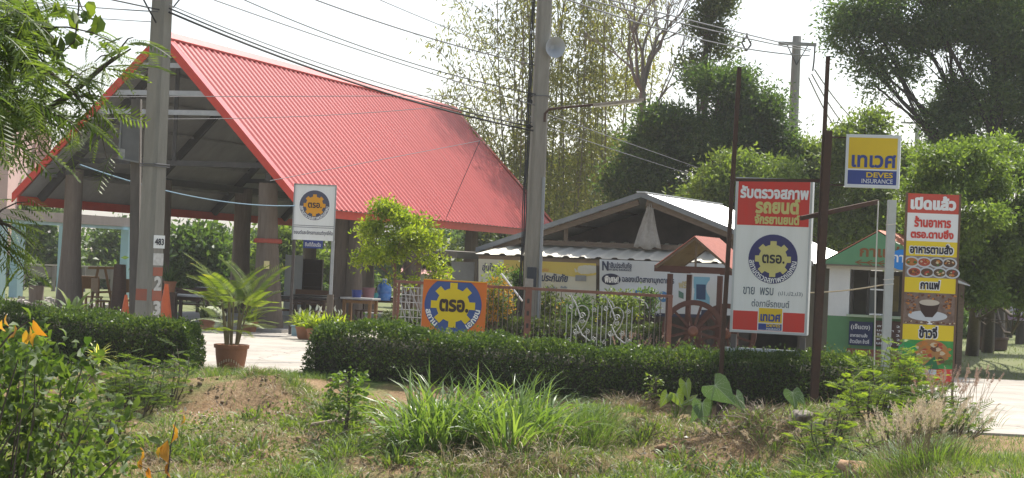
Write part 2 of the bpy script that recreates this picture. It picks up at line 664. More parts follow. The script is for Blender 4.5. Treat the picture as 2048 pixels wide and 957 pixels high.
# ------------------------------------------------------------------ setting: ground, yard, drive, road
def setting(o, kind='structure'):
    o['kind'] = kind
    return o
def grass_soil():
    m = bpy.data.materials.new('soil_and_grass')
    m.use_nodes = True
    n, l = m.node_tree.nodes, m.node_tree.links
    p = n['Principled BSDF']
    p.inputs['Roughness'].default_value = .95
    p.inputs['Specular IOR Level'].default_value = .1
    geo = n.new('ShaderNodeNewGeometry')
    def noise(s, d=6, r=.6):
        z = n.new('ShaderNodeTexNoise')
        z.inputs['Scale'].default_value = s
        z.inputs['Detail'].default_value = d
        z.inputs['Roughness'].default_value = r
        l.new(geo.outputs['Position'], z.inputs['Vector'])
        return z
    def ramp(src, a, b, p0, p1):
        r_ = n.new('ShaderNodeValToRGB')
        r_.color_ramp.elements[0].position, r_.color_ramp.elements[1].position = p0, p1
        r_.color_ramp.elements[0].color, r_.color_ramp.elements[1].color = (*a, 1), (*b, 1)
        l.new(src, r_.inputs['Fac'])
        return r_
    soil = ramp(noise(1.4).outputs['Fac'], (.195, .135, .082), (.285, .215, .14), .35, .65)
    litter = ramp(noise(26, 4, .7).outputs['Fac'], (.30, .22, .13), (.80, .74, .62), .40, .68)
    mx = n.new('ShaderNodeMix'); mx.data_type = 'RGBA'; mx.blend_type = 'MULTIPLY'
    mx.inputs['Factor'].default_value = .7
    l.new(soil.outputs[0], mx.inputs['A']); l.new(litter.outputs[0], mx.inputs['B'])
    sc = n.new('ShaderNodeMix'); sc.data_type = 'RGBA'; sc.blend_type = 'MULTIPLY'
    sc.inputs['Factor'].default_value = 1; sc.inputs['B'].default_value = (1.5, 1.5, 1.5, 1)
    l.new(mx.outputs['Result'], sc.inputs['A'])
    gr = ramp(noise(9, 5).outputs['Fac'], (.075, .115, .030), (.17, .20, .065), .35, .7)
    mask = ramp(noise(.55, 7, .68).outputs['Fac'], (0, 0, 0), (1, 1, 1), .46, .60)
    m2 = n.new('ShaderNodeMix'); m2.data_type = 'RGBA'
    l.new(mask.outputs[0], m2.inputs['Factor']); l.new(sc.outputs['Result'], m2.inputs['A']); l.new(gr.outputs[0], m2.inputs['B'])
    l.new(m2.outputs['Result'], p.inputs['Base Color'])
    bp = n.new('ShaderNodeBump'); bp.inputs['Strength'].default_value = .6; bp.inputs['Distance'].default_value = .05
    l.new(noise(17, 6, .7).outputs['Fac'], bp.inputs['Height']); l.new(bp.outputs[0], p.inputs['Normal'])
    return m
xs = np.concatenate([-np.geomspace(900, 14, 22), np.arange(-13, 13.01, .16), np.geomspace(14, 900, 22)])
ys = np.concatenate([[-60, -20, 0, 8, 12], np.arange(13, 35.01, .16), np.geomspace(36, 1800, 40)])
X, Y = np.meshgrid(xs, ys)
Z = gz(X, Y) - .012
nx, ny = len(xs), len(ys)
ii = (np.arange(ny - 1)[:, None] * nx + np.arange(nx - 1)[None]).ravel()
setting(np_obj('ground', np.stack([X, Y, Z], -1).reshape(-1, 3), np.stack([ii, ii + 1, ii + nx + 1, ii + nx], 1), grass_soil(), smooth=True))

def sheet(name, poly, z, m, edge_noise=.0, seed=0):
    g = np.random.default_rng(seed)
    P = []
    for i, a in enumerate(poly):
        b = poly[(i + 1) % len(poly)]
        k = max(1, int(math.dist(a, b) / .5)) if edge_noise else 1
        for j in range(k):
            t = j / k
            P.append((a[0] + (b[0] - a[0]) * t + g.normal() * edge_noise, a[1] + (b[1] - a[1]) * t + g.normal() * edge_noise, z))
    return setting(MB().prism(P, (0, 0, -.05)).build(name, m))
concrete_pale = mat('sunbleached_concrete', (.44, .40, .345), .9, (.35, .315, .265), 1.3, .55, .25, 30)
def crack_lines(m, scale, width, depth):
    n, l = m.node_tree.nodes, m.node_tree.links
    p = n['Principled BSDF']
    src = p.inputs['Base Color'].links[0].from_socket
    geo = n.new('ShaderNodeNewGeometry')
    nz = n.new('ShaderNodeTexNoise'); nz.inputs['Scale'].default_value = 1.5
    l.new(geo.outputs['Position'], nz.inputs['Vector'])
    av = n.new('ShaderNodeVectorMath'); av.operation = 'ADD'
    l.new(geo.outputs['Position'], av.inputs[0]); l.new(nz.outputs['Color'], av.inputs[1])
    vo = n.new('ShaderNodeTexVoronoi'); vo.feature = 'DISTANCE_TO_EDGE'; vo.inputs['Scale'].default_value = scale
    l.new(av.outputs[0], vo.inputs['Vector'])
    r_ = n.new('ShaderNodeMapRange'); r_.inputs['From Max'].default_value = width; r_.inputs['To Min'].default_value = depth; r_.inputs['To Max'].default_value = 1
    l.new(vo.outputs['Distance'], r_.inputs['Value'])
    st = n.new('ShaderNodeTexNoise'); st.inputs['Scale'].default_value = .6; st.inputs['Detail'].default_value = 8; st.inputs['Roughness'].default_value = .7
    l.new(geo.outputs['Position'], st.inputs['Vector'])
    sr = n.new('ShaderNodeMapRange'); sr.inputs['From Min'].default_value = .35; sr.inputs['From Max'].default_value = .6; sr.inputs['To Min'].default_value = .72; sr.inputs['To Max'].default_value = 1
    l.new(st.outputs['Fac'], sr.inputs['Value'])
    ml = n.new('ShaderNodeMath'); ml.operation = 'MULTIPLY'
    l.new(r_.outputs[0], ml.inputs[0]); l.new(sr.outputs[0], ml.inputs[1])
    mx = n.new('ShaderNodeVectorMath'); mx.operation = 'SCALE'
    l.new(src, mx.inputs[0]); l.new(ml.outputs[0], mx.inputs['Scale'])
    l.new(mx.outputs[0], p.inputs['Base Color'])
crack_lines(concrete_pale, .32, .012, .45)
asphalt = mat('road_asphalt', (.055, .055, .055), .85, (.085, .082, .078), 40, .3, .3, 90)
sheet('concrete_yard', [(-16, 33.9), (-5.0, 33.55), (-3.1, 33.6), (-2.9, 37.2), (-1.2, 45.5), (4, 51), (4, 62), (-22, 62), (-24, 36)], .018, concrete_pale, .05, 2)
sheet('driveway', [(5.3, 27.0), (60, 24.5), (60, 40.5), (8.8, 42.6), (6.9, 37)], .022, concrete_pale, .05, 4)
lawn_m = mat('lawn_green', (.085, .115, .035), .95, (.17, .17, .075), .5, .35, .4, 20)
sheet('lawn', [(6.4, 42.9), (60, 40.8), (120, 150), (-140, 150), (-60, 66), (4.3, 64), (4.5, 52), (7.2, 48)], .008, lawn_m, .08, 6)
sheet('road', [(-200, -14), (-200, 12.5), (-20, 13.2), (2.5, 14.5), (4.5, 16.5), (5.7, 19.3), (7.5, 22.2), (60, 20.5), (300, 15), (300, -14)], .010, asphalt, .02, 5)

# ------------------------------------------------------------------ pavilion
red_paint = mat('red_roof_paint', (.54, .084, .070), .27, (.42, .055, .046), 1.0, .25, spec=.75, stretch=(.16, 2.2, .16), rotz=.32)
red_trim = mat('red_trim_paint', (.55, .060, .035), .5, (.46, .05, .035), 4)
zinc_under = mat('dull_zinc_underside', (.30, .30, .285), .6, (.22, .22, .21), 1.5)
steel_dark = mat('dark_steel', (.045, .045, .042), .6, (.07, .065, .06), 5)
pale_steel = mat('galvanised_steel', (.40, .41, .41), .5, (.31, .32, .32), 6, metal=.3)
old_wood = mat('weathered_grey_trunk', (.185, .150, .115), .9, (.105, .085, .068), 6, .45, .7, 12, stretch=(3, 3, .35))
dark_wood = mat('dark_stained_wood', (.055, .032, .022), .55, (.09, .05, .03), 5, stretch=(2, 2, 8))
brown_wood = mat('brown_wood', (.17, .085, .04), .6, (.11, .055, .03), 6, stretch=(8, 2, 2))
PV = dict(c=(-9.355, 52.0), th=.32, a=4.18, he=3.24, hr=7.57, b=22.5)
_g = np.array([math.cos(PV['th']), -math.sin(PV['th'])])
_d = np.array([math.sin(PV['th']), math.cos(PV['th'])])
def pv(s, t, z):
    q = np.array(PV['c']) + _g * s + _d * t
    return Vector((q[0], q[1], z))
pav = thing('open_pavilion', 'open-sided hall on thick tree trunk pillars under a steep red corrugated roof', 'pavilion', pv(0, 0, 0))
slab = MB().prism([pv(-3.9, -.2, 0.01), pv(3.9, -.2, 0.01), pv(3.9, 22, 0.01), pv(-3.9, 22, 0.01)], (0, 0, .09)).build('floor_slab', mat('worn_floor_concrete', (.36, .34, .31), .85, (.28, .26, .24), 2, bump=.2), pav)
def corrugated(a0, b0, a1, b1, pitch, hgt, thick=.004, ribw=.35, nr=.12):
    """trapezoid ribbed sheet: a0->b0 is the upper edge, a1->b1 the lower edge"""
    a0, b0, a1, b1 = map(np.array, map(tuple, (a0, b0, a1, b1)))
    L = np.linalg.norm(b0 - a0)
    n = max(2, int(round(L / pitch)))
    nrm = np.cross(b0 - a0, a1 - a0)
    nrm = nrm / np.linalg.norm(nrm)
    if nrm[2] < 0:
        nrm = -nrm
    ts, hs = [], []
    for i in range(n):
        for f, h in ((0, 0), (1 - ribw - nr, 0), (1 - ribw, 1), (1 - .12, 1)):
            ts.append((i + f) / n); hs.append(h * hgt)
    ts.append(1.); hs.append(0.)
    ts, hs = np.array(ts)[:, None], np.array(hs)[:, None]
    rows = []
    K = 5
    for k in range(K):
        f = k / (K - 1)
        e = (a0 + (b0 - a0) * ts) * (1 - f) + (a1 + (b1 - a1) * ts) * f + nrm * hs
        rows.append(e)
    V = np.concatenate(rows)
    m = len(ts)
    i = (np.arange(K - 1)[:, None] * m + np.arange(m - 1)[None]).ravel()
    F = np.stack([i, i + 1, i + m + 1, i + m], 1)
    return V, F, nrm
a_, he_, hr_, b_ = PV['a'], PV['he'], PV['hr'], PV['b']
for s in (1, -1):
    V, F, nrm = corrugated(pv(s * .06, 0.05, hr_), pv(s * .06, b_, hr_), pv(s * a_, 0.05, he_), pv(s * a_, b_, he_), .33, .042, nr=.05)
    np_obj('roof_sheet', V, F, red_paint, pav)
    # plain insulating layer under the sheet, seen from below
    lo = 0.05
    MB().prism([pv(s * .06, .2, hr_ - lo), pv(s * .06, b_ - .15, hr_ - lo), pv(s * (a_ - .06), b_ - .15, he_ - lo + .06), pv(s * (a_ - .06), .2, he_ - lo + .06)], (0, 0, -.02)).build('underside_sheet', zinc_under, pav)
    # rake trims and eave trims
    for t0 in (0.0, b_):
        o_ = -.02 if t0 == 0 else .02
        m = MB()
        m.prism([pv(0, t0 + o_, hr_ + .10), pv(s * (a_ + .05), t0 + o_, he_ + .08), pv(s * (a_ + .05), t0 + o_, he_ - .16), pv(0, t0 + o_, hr_ - .20)], tuple(_d * (.05 if t0 == 0 else -.05)) + (0,))
        m.build('rake_trim', red_trim, pav)
        m = MB()
        m.prism([pv(0, t0 + o_, hr_ + .105), pv(s * (a_ + .05), t0 + o_, he_ + .085), pv(s * (a_ + .05), t0 + o_ + (.3 if t0 == 0 else -.3), he_ + .085), pv(0, t0 + o_ + (.3 if t0 == 0 else -.3), hr_ + .105)], (0, 0, -.012))
        m.build('rake_flashing', red_paint, pav)
    MB().beam(pv(s * (a_ - .09), .06, he_ - .10), pv(s * (a_ - .09), b_ - .06, he_ - .10), .04, .24).build('eave_beam', red_trim, pav)
    for t in (1.0, 6.1, 11.3, 16.6, 21.6):
        MB().beam(pv(s * .1, t, hr_ - .22), pv(s * (a_ - .2), t, he_ - .02), .14, .2).build('rafter', steel_dark, pav)
    for k in range(1, 6):
        f = k / 6
        MB().beam(pv(s * a_ * f, .3, hr_ + (he_ - hr_) * f - .11), pv(s * a_ * f, b_ - .3, hr_ + (he_ - hr_) * f - .11), .06, .07).build('purlin', zinc_under, pav)
MB().prism([pv(-.24, -.04, hr_ - .06), pv(0, -.04, hr_ + .14), pv(.24, -.04, hr_ - .06), pv(.2, -.04, hr_ - .1), pv(0, -.04, hr_ + .1), pv(-.2, -.04, hr_ - .1)], tuple(_d * (b_ + .08)) + (0,)).build('ridge_cap', mat('sunfaded_red_paint', (.62, .20, .18), .5, (.55, .14, .13), 3), pav)
for z, w in ((hr_ - .78, 1), (hr_ - 1.50, 1), (hr_ - 2.00, 1)):
    hw = (hr_ - z) / (hr_ - he_) * a_ - .12
    MB().beam(pv(-hw, .06, z), pv(hw, .06, z), .04, .13).build('gable_bar', pale_steel, pav)
for t in (1.0, 11.3, 21.6):
    MB().beam(pv(-2.9, t, 4.3), pv(2.9, t, 4.3), .1, .14).build('tie_beam', steel_dark, pav)
    MB().beam(pv(0, t, 4.35), pv(0, t, hr_ - .3), .1, .1).build('king_post', steel_dark, pav)
for s in (-2.85, 3.0):
    MB().beam(pv(s, .5, 3.98), pv(s, 22, 3.98), .16, .2).build('wall_plate', steel_dark, pav)
def log_pillar(p, h, r, seed, fork=False, lean=(0, 0)):
    g = np.random.default_rng(seed)
    n, K = 16, 9
    th = np.linspace(0, 2 * np.pi, n, endpoint=False)
    ph = g.random(5) * 6
    V = []
    for k in range(K):
        t = k / (K - 1)
        flare = 1 + .30 * (1 - t) ** 4 + .06 * math.sin(5 * t + ph[0])
        rr = r * flare * (1 - .12 * t) * (1 + .13 * np.sin(2 * th + ph[1] + t) + .08 * np.sin(5 * th + ph[2]) + .05 * np.sin(9 * th + ph[3] + 2 * t))
        V.append(np.stack([p[0] + lean[0] * t + rr * np.cos(th), p[1] + lean[1] * t + rr * np.sin(th), np.full(n, p[2] + h * t)], 1))
    i = (np.arange(K - 1)[:, None] * n + np.arange(n)[None])
    j = (np.arange(K - 1)[:, None] * n + (np.arange(n)[None] + 1) % n)
    F = np.stack([i, j, j + n, i + n], -1).reshape(-1, 4)
    return np.concatenate(V), F
for s, hh in ((3.0, 3.75), (-2.85, 3.95)):
    for k, t in enumerate((.8, 5.9, 11.1, 16.4, 21.6)):
        q = pv(s, t, .08)
        rr = [.32, .27, .24, .28, .26][k] if s > 0 else [.29, .25, .27, .24, .25][k]
        if s > 0 and k == 1:
            V1, F1 = log_pillar(q + Vector((-.17, .05, 0)), 3.6, .25, 31)
            V2, F2 = log_pillar(q + Vector((.22, -.08, 0)), 3.6, .24, 32)
            V, F = cat_geo([(V1, F1), (V2, F2)])
            np_obj('pillar', V, F, old_wood, pav, smooth=True)['label'] = 'pair of grey trunks standing together as one pillar'
        else:
            V, F = log_pillar(q, hh, rr, 20 + k + (9 if s > 0 else 0), lean=(-.12, 0) if s > 0 and k == 0 else (0, 0))
            np_obj('pillar', V, F, old_wood, pav, smooth=True)
# red cloth band and small yellow card on the front right pillar
q = pv(3.0, .8, 0)
MB().lathe([(.34, 2.28), (.37, 2.3), (.37, 2.36), (.34, 2.40)], (q.x - .06, q.y, 0), 18).build('cloth_band', mat('red_cloth', (.28, .05, .035), .9, (.35, .09, .06), 20), pav)
MB().box((q.x - .02, q.y - .37, 1.72), (.14, .012, .2)).build('card', mat('yellowed_card', (.62, .55, .28), .7), pav)

# ------------------------------------------------------------------ zinc shed with lean-to
zinc_bright = mat('bright_zinc_sheet', (.62, .63, .62), .38, (.50, .51, .50), 1.2, .5, metal=.35, spec=.5)
zinc_old = mat('stained_zinc_sheet', (.66, .66, .63), .45, (.60, .54, .36), .45, .25, metal=.2)
plank = mat('grey_brown_plank', (.20, .15, .105), .85, (.12, .085, .06), 5, .5, .3, stretch=(1, 1, 6))
TH2 = .40
g2 = np.array([math.cos(TH2), -math.sin(TH2)]); d2 = np.array([math.sin(TH2), math.cos(TH2)])
SH0 = at(1283, 388, 48.0)
SHC = np.array([SH0.x, SH0.y])
HR2, HE2, A2, B2 = SH0.z, 2.34, 4.25, 6.3
def sh(s, t, z):
    q = SHC + g2 * s + d2 * t
    return Vector((q[0], q[1], z))
shed = thing('zinc_shed', 'low shed with shiny zinc gable roof and a white corrugated lean-to in front', 'shed', sh(0, 0, 0))
for s in (1, -1):
    V, F, nrm = corrugated(sh(s * .03, 0, HR2), sh(s * .03, B2, HR2), sh(s * A2, 0, HE2), sh(s * A2, B2, HE2), .24, .03)
    np_obj('roof_sheet', V, F, zinc_bright, shed)
    MB().prism([sh(0, -.02, HR2 + .05), sh(s * (A2 + .03), -.02, HE2 + .05), sh(s * (A2 + .03), -.02, HE2 - .07), sh(0, -.02, HR2 - .08)], tuple(d2 * .03) + (0,)).build('rake_flashing', mat('dull_grey_flashing', (.22, .23, .23), .5, (.16, .165, .17), 4), shed)
    MB().beam(sh(s * .1, .12, HR2 - .20), sh(s * (A2 - .4), .12, HE2 + .02), .07, .14).build('rafter', plank, shed)
    for f in (.25, .5, .75):
        MB().beam(sh(s * A2 * f, .0, HR2 + (HE2 - HR2) * f - .06), sh(s * A2 * f, B2, HR2 + (HE2 - HR2) * f - .06), .05, .06).build('purlin', plank, shed)
MB().beam(sh(0, -.05, HR2 + .04), sh(0, B2 + .03, HR2 + .04), .22, .03).build('ridge_cap', zinc_bright, shed)
MB().beam(sh(-3.6, .25, 2.58), sh(3.6, .25, 2.58), .08, .12).build('tie_beam', plank, shed)
MB().beam(sh(0.12, .25, 2.6), sh(.12, .25, HR2 - .25), .16, .1, up=(0, 1, 0)).build('king_post', plank, shed)
for s in (-2.0, 2.2):
    MB().beam(sh(s, .25, 2.6), sh(s, .25, 2.6 + .33 * (1 - abs(s) / 4.2) * 3.0), .1, .08, up=(0, 1, 0)).build('strut', plank, shed)
# dusty cloth hung over the king post
g = np.random.default_rng(5)
Vc, Fc = [], []
for k in range(9):
    t = k / 8
    w = .05 + .30 * t
    for j in range(9):
        u = j / 8 - .5
        p = sh(.2 + u * w * 2, .12 - .10 * t + .05 * math.sin(u * 19 + k * .4), 3.62 - 1.08 * t + .05 * abs(u) * t + .03 * g.normal() * t)
        Vc.append(tuple(p))
Fc = [(k * 9 + j, k * 9 + j + 1, (k + 1) * 9 + j + 1, (k + 1) * 9 + j) for k in range(8) for j in range(8)]
drape = tag(np_obj('dusty_cloth', np.array(Vc), np.array(Fc), mat('dusty_cloth', (.42, .38, .33), .95, (.30, .27, .23), 9), smooth=True), 'dusty grey cloth hanging from the middle post of the shed gable', 'cloth')
drape.modifiers.new('thick', 'SOLIDIFY').thickness = .008
# lean-to roof
LT = .0
e0, e1 = at(950, 508, 48.6), at(1472, 528, 46.2)
u0, u1 = at(1048, 482, 50.4), at(1480, 494, 48.3)
V, F, nrm = corrugated(u0, u1, e0, e1, .36, .035)
np_obj('lean_to_sheet', V, F, zinc_old, shed)
MB().beam(e0 + Vector((.1, .12, -.10)), e1 + Vector((-.1, .12, -.10)), .06, .14).build('lean_to_beam', plank, shed)
for f in (.0, .455, .9):
    p = e0.lerp(e1, f) + Vector((.12, .22, 0))
    MB().box((p.x, p.y, 1.05), (.13, .13, 2.1)).build('post', mat('dark_post', (.10, .085, .075), .9, (.06, .05, .045), 7), shed)
# back wall boards behind the banners
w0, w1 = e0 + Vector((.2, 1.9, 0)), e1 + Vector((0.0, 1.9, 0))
MB().prism([(w0.x, w0.y, 0), (w1.x + .6, w1.y, 0), (w1.x + .6, w1.y, 2.3), (w0.x, w0.y, 2.3)], (0, .06, 0)).build('back_wall', mat('shade_toned_board', (.11, .09, .075), .9, (.07, .06, .05), 3), shed)  # board colour is darkened to carry the shade inside the shed
MB().prism([sh(-A2 + .2, B2 - .3, 0), sh(A2 - .3, B2 - .3, 0), sh(A2 - .3, B2 - .3, HE2), sh(0, B2 - .3, HR2 - .1), sh(-A2 + .2, B2 - .3, HE2)], tuple(d2 * -.08) + (0,)).build('added_rear_wall', mat('shade_toned_board', (0, 0, 0)), shed)  # added to close the open end and stop light entering under the roof
MB().prism([sh(-A2 + .3, 2.2, 0), sh(-A2 + .3, B2 - .35, 0), sh(-A2 + .3, B2 - .35, HE2 - .1), sh(-A2 + .3, 2.2, HE2 - .1)], tuple(g2 * .08) + (0,)).build('side_wall', mat('shade_toned_board', (0, 0, 0)), shed)  # left wall, added to keep light off the roof underside
MB().prism([sh(-A2 + .45, 2.3, 2.3), sh(A2 - .45, 2.3, 2.3), sh(A2 - .45, 2.3, HE2 + .1), sh(0, 2.3, HR2 - .12), sh(-A2 + .45, 2.3, HE2 + .05)], tuple(d2 * .06) + (0,)).build('inner_wall', mat('shade_toned_board', (0, 0, 0)), shed)
# right hand side wall of the shed
MB().prism([sh(A2 - .3, .4, 0), sh(A2 - .3, B2 - .2, 0), sh(A2 - .3, B2 - .2, HE2), sh(A2 - .3, .4, HE2)], tuple(g2 * -.08) + (0,)).build('side_wall', mat('shade_toned_board', (0, 0, 0)), shed)

# small flat-roofed annex left of the shed
ann = thing('flat_annex', 'low dark flat-roofed lean-to with grey wall panel left of the zinc shed', 'annex', at(905, 520, 50) - Vector((0, 0, at(905, 520, 50).z)))
a0, a1 = at(830, 503, 51.5), at(955, 512, 49.2)
MB().beam(a0, a1, 1.2, .16).build('roof_slab', mat('mossy_board', (.13, .12, .095), .9, (.09, .085, .07), 4), ann)
p = at(925, 560, 49.4)
MB().box((p.x, p.y, 1.02), (.56, .5, 2.0)).build('wall_panel', mat('grey_render', (.22, .225, .215), .9, (.17, .17, .16), 3), ann)
p = at(836, 560, 51.5)
MB().box((p.x, p.y, 1.0), (.12, .12, 2.0)).build('post', plank, ann)

# ------------------------------------------------------------------ coffee kiosk
green_paint = mat('green_paint', (.11, .26, .12), .7, (.09, .215, .10), 3)
white_paint = mat('white_paint', (.68, .70, .70), .7, (.60, .62, .62), 3)
KD = 44.0
k0 = at(1655, 640, KD); k1 = at(1882, 640, KD - .9)
KX = Vector((k1.x - k0.x, k1.y - k0.y, 0)); KW = KX.length; KX.normalize()
KY = Vector((-KX.y, KX.x, 0))
kio = thing('coffee_kiosk', 'little green and white coffee kiosk with a green gable board', 'kiosk', (k0.x, k0.y, 0))
def kk(u, v, z):
    p = Vector((k0.x, k0.y, 0)) + KX * u + KY * v
    return Vector((p.x, p.y, z))
def kbox(m, u0, u1, v0, v1, z0, z1):
    return m.prism([kk(u0, v0, z0), kk(u1, v0, z0), kk(u1, v1, z0), kk(u0, v1, z0)], (0, 0, z1 - z0))
def kz(py, px=1740):
    return at(px, py, KD).z
zc, ze = kz(632), kz(541)
kbox(MB(), 0, KW, 0, .1, 0, zc - .03).build('lower_wall', green_paint, kio)
kbox(MB(), 0, .1, .1, 2.0, 0, zc - .03).build('lower_wall', green_paint, kio)
uo = .46
kbox(MB(), 0, uo, 0, .1, zc - .03, ze).build('upper_wall', white_paint, kio)
kbox(MB(), 0, .1, .1, 2.0, zc - .03, ze).build('upper_wall', white_paint, kio)
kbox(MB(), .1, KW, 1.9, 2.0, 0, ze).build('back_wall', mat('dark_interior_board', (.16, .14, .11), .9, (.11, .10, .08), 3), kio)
kbox(MB(), uo + .0, KW + .08, -.22, .28, zc - .03, zc + .02).build('counter', mat('pale_green_board', (.34, .42, .30), .7), kio)
kbox(MB(), -.06, KW + .1, -.04, .02, ze, ze + .07).build('lintel', white_paint, kio)
kbox(MB(), uo + .02, uo + .07, .02, .08, zc + .02, ze).build('window_post', mat('dark_frame', (.05, .045, .04), .6), kio)
kbox(MB(), uo + .38, uo + .43, .02, .08, zc + .02, ze).build('window_post', mat('dark_frame', (0, 0, 0)), kio)
kbox(MB(), uo + .5, uo + .78, 1.6, 1.66, zc + .1, ze - .1).build('wall_notice', mat('ochre_notice', (.30, .23, .09), .8, (.22, .18, .09), 8), kio)
kbox(MB(), uo + .15, uo + .3, 1.5, 1.56, zc, ze - .15).build('curtain', mat('grey_curtain', (.26, .27, .27), .9), kio)
for z in (zc + .0, kz(583)):
    kbox(MB(), .98, 1.22, -.34, .0, z + .03, z + .06).build('shelf', white_paint, kio)
kbox(MB(), .46, KW, -.035, 0.0, .0, kz(698)).build('brick_plinth', mat('red_brick', (.26, .09, .055), .9, (.20, .08, .05), 6), kio)
# gable board (front) with lettering and the roof behind it
gm = MB()
ga = kk(1.10, -.3, kz(466, 1757))
gl, gr_ = kk(-.14, -.3, ze + .10), kk(2.42, -.3, ze + .10)
gm.prism([gl, gr_, ga], tuple(KY * .04))
gb = gm.build('gable_board', mat('gable_green', (.12, .29, .15), .6, (.10, .25, .13), 2), kio)
for A, Bq in ((ga, gl), (ga, gr_)):
    A2_, B2_ = A + Vector((0, 0, .03)), Bq + Vector((0, 0, .03))
    V, F, nrm = corrugated(A2_ + KY * .0, A2_ + KY * 2.5, B2_ + KY * .0, B2_ + KY * 2.5, .2, .02)
    np_obj('roof_sheet', V, F, mat('orange_tile_sheet', (.50, .17, .09), .6, (.40, .13, .07), 4), kio)
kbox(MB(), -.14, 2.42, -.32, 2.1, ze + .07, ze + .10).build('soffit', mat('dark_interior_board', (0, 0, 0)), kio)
def local_sign(mb, org, ux, uz=Vector((0, 0, 1))):
    """move sheets built in sign space (x right, z up, y into the sign) onto a real plane"""
    n = ux.cross(uz)
    n = Vector((-ux.y, ux.x, 0))
    mb.v = [tuple(org + ux * p[0] + n * p[1] + uz * p[2]) for p in mb.v]
    return mb
o_ = kk(0, -.305, 0)
br = mat('brown_sign_paint', (.22, .09, .03), .7)
m = MB().text('กาแฟ', 1.14, kz(504), .86, .25, -.004, .03)
local_sign(m, o_, KX).build('lettering', br, kio)
m = MB()
zz = kz(526.5)
m.poly([(.62, zz - .012), (1.75, zz - .012), (1.75, zz + .012), (.62, zz + .012)], -.006)
for xx in (.62, .85, 1.1, 1.35):
    m.poly([(xx, zz), (xx + .13, zz + .062), (xx + .155, zz + .050), (xx + .03, zz)], -.009)
    m.poly([(xx, zz), (xx + .03, zz), (xx + .155, zz - .050), (xx + .13, zz - .062)], -.009)
local_sign(m, o_, KX).build('painted_arrow', br, kio)
blue = mat('blue_plastic_sign', (.02, .22, .62), .5)
m = MB(); m.disc(1.63, kz(518), .26, -.03, .22)
local_sign(m, o_, KX).build('round_blue_sign', blue, kio)
m = MB().text('กา', 1.55, kz(516), .26, .16, -.036, .02)
local_sign(m, o_, KX).build('lettering', mat('sign_white', (.78, .79, .79), .5), kio)
o2 = kk(0, -.02, 0)
chalk = mat('chalk_white', (.72, .73, .75), .8)
mb_ = thing('menu_board', 'dark blue menu board with white handwriting leaning on the kiosk counter wall', 'menu board', kk(.8, -.06, 0))
m = MB(); m.rect(.50, 1.02, kz(691), kz(644), -.05, .02)
local_sign(m, o2, KX).build('board', mat('navy_board', (.018, .028, .085), .6), mb_)
m = MB().text('(เจ๊แดง)', .75, kz(655), .42, .14, -.056, .015)
m.text('อาหารตามสั่ง', .72, kz(671), .38, .085, -.056, .02)
m.text('ข้าวเปียก ข้าวจี่', .74, kz(683), .42, .095, -.056, .02)
local_sign(m, o2, KX).build('lettering', chalk, mb_)
mb2 = thing('menu_board', 'brown price list board under the kiosk counter beside the blue menu board', 'menu board', kk(1.3, -.06, 0))
m = MB(); m.rect(1.06, 1.80, kz(691), kz(640), -.045, .02)
local_sign(m, o2, KX).build('board', mat('brown_board', (.075, .04, .032), .7), mb2)
m = MB()
for i, w in enumerate(('ลาเต้  25', 'มอคค่า  25', 'โกโก้  25', 'ชาเย็น  20', 'นมสด  20')):
    m.text(w, 1.4, kz(650 + i * 8.6), .58, .055, -.051, .02)
local_sign(m, o2, KX).build('lettering', chalk, mb2)

# dark posts and grass awning right of the kiosk
hut = thing('bamboo_hut', 'dim wooden hut with pale awning tip just right of the tall food banner', 'hut', gp(1912, 44.5))
for px in (1898, 1924):
    p = gp(px, 44.5)
    MB().box((p.x, p.y, 1.05), (.13, .13, 2.1)).build('post', plank, hut)
p = gp(1905, 45.4)
MB().box((p.x - .3, p.y + .5, .95), (1.0, .06, 1.5)).build('board_wall', mat('red_brown_board', (.11, .055, .04), .9, (.07, .04, .03), 5), hut)
p, q = at(1850, 552, 44.4), at(1940, 572, 43.9)
MB().tube([p, p.lerp(q, .5) + Vector((0, 0, .06)), q], [.05, .06, .01], 7).build('awning_edge', white_paint, hut)
MB().prism([p, q, q + Vector((-.3, 1.2, .35)), p + Vector((-.3, 1.2, .45))], (0, 0, .02)).build('awning', mat('thatch', (.33, .27, .18), .95, (.24, .19, .12), 20, bump=.5), hut)

# ------------------------------------------------------------------ wooden gazebo and cart wheels
rust_wood = mat('red_brown_timber', (.115, .050, .036), .8, (.075, .036, .028), 6, .5, .25, stretch=(1, 1, 5))
GD = 40.0
gf = at(1388, 538, GD)
GX = Vector((math.cos(.38), -math.sin(.38), 0)); GY = Vector((math.sin(.38), math.cos(.38), 0))
gaz = thing('wooden_gazebo', 'small red-brown timber shelter with a tiled gable roof behind the fence end', 'gazebo', (gf.x, gf.y, 0))
def gg(u, v, z):
    p = Vector((gf.x, gf.y, 0)) + GX * u + GY * v
    return Vector((p.x, p.y, z))
zb, za, hwg, dpg = 2.06, 2.73, .80, 1.7
for u in (-.52, .52):
    for v in (.1, 1.45):
        MB().box(gg(u, v, zb / 2 - .05), (.095, .095, zb - .1), rz=-.38).build('post', rust_wood, gaz)
for v in (.1, 1.45):
    MB().beam(gg(-.85, v, zb), gg(.85, v, zb), .09, .13).build('beam', rust_wood, gaz)
for u in (-.52, .52):
    MB().beam(gg(u, .2, zb - .03), gg(u, 1.4, zb - .03), .07, .1).build('side_beam', rust_wood, gaz)
tile_red = mat('red_tile_sheet', (.42, .13, .085), .65, (.33, .10, .07), 7)
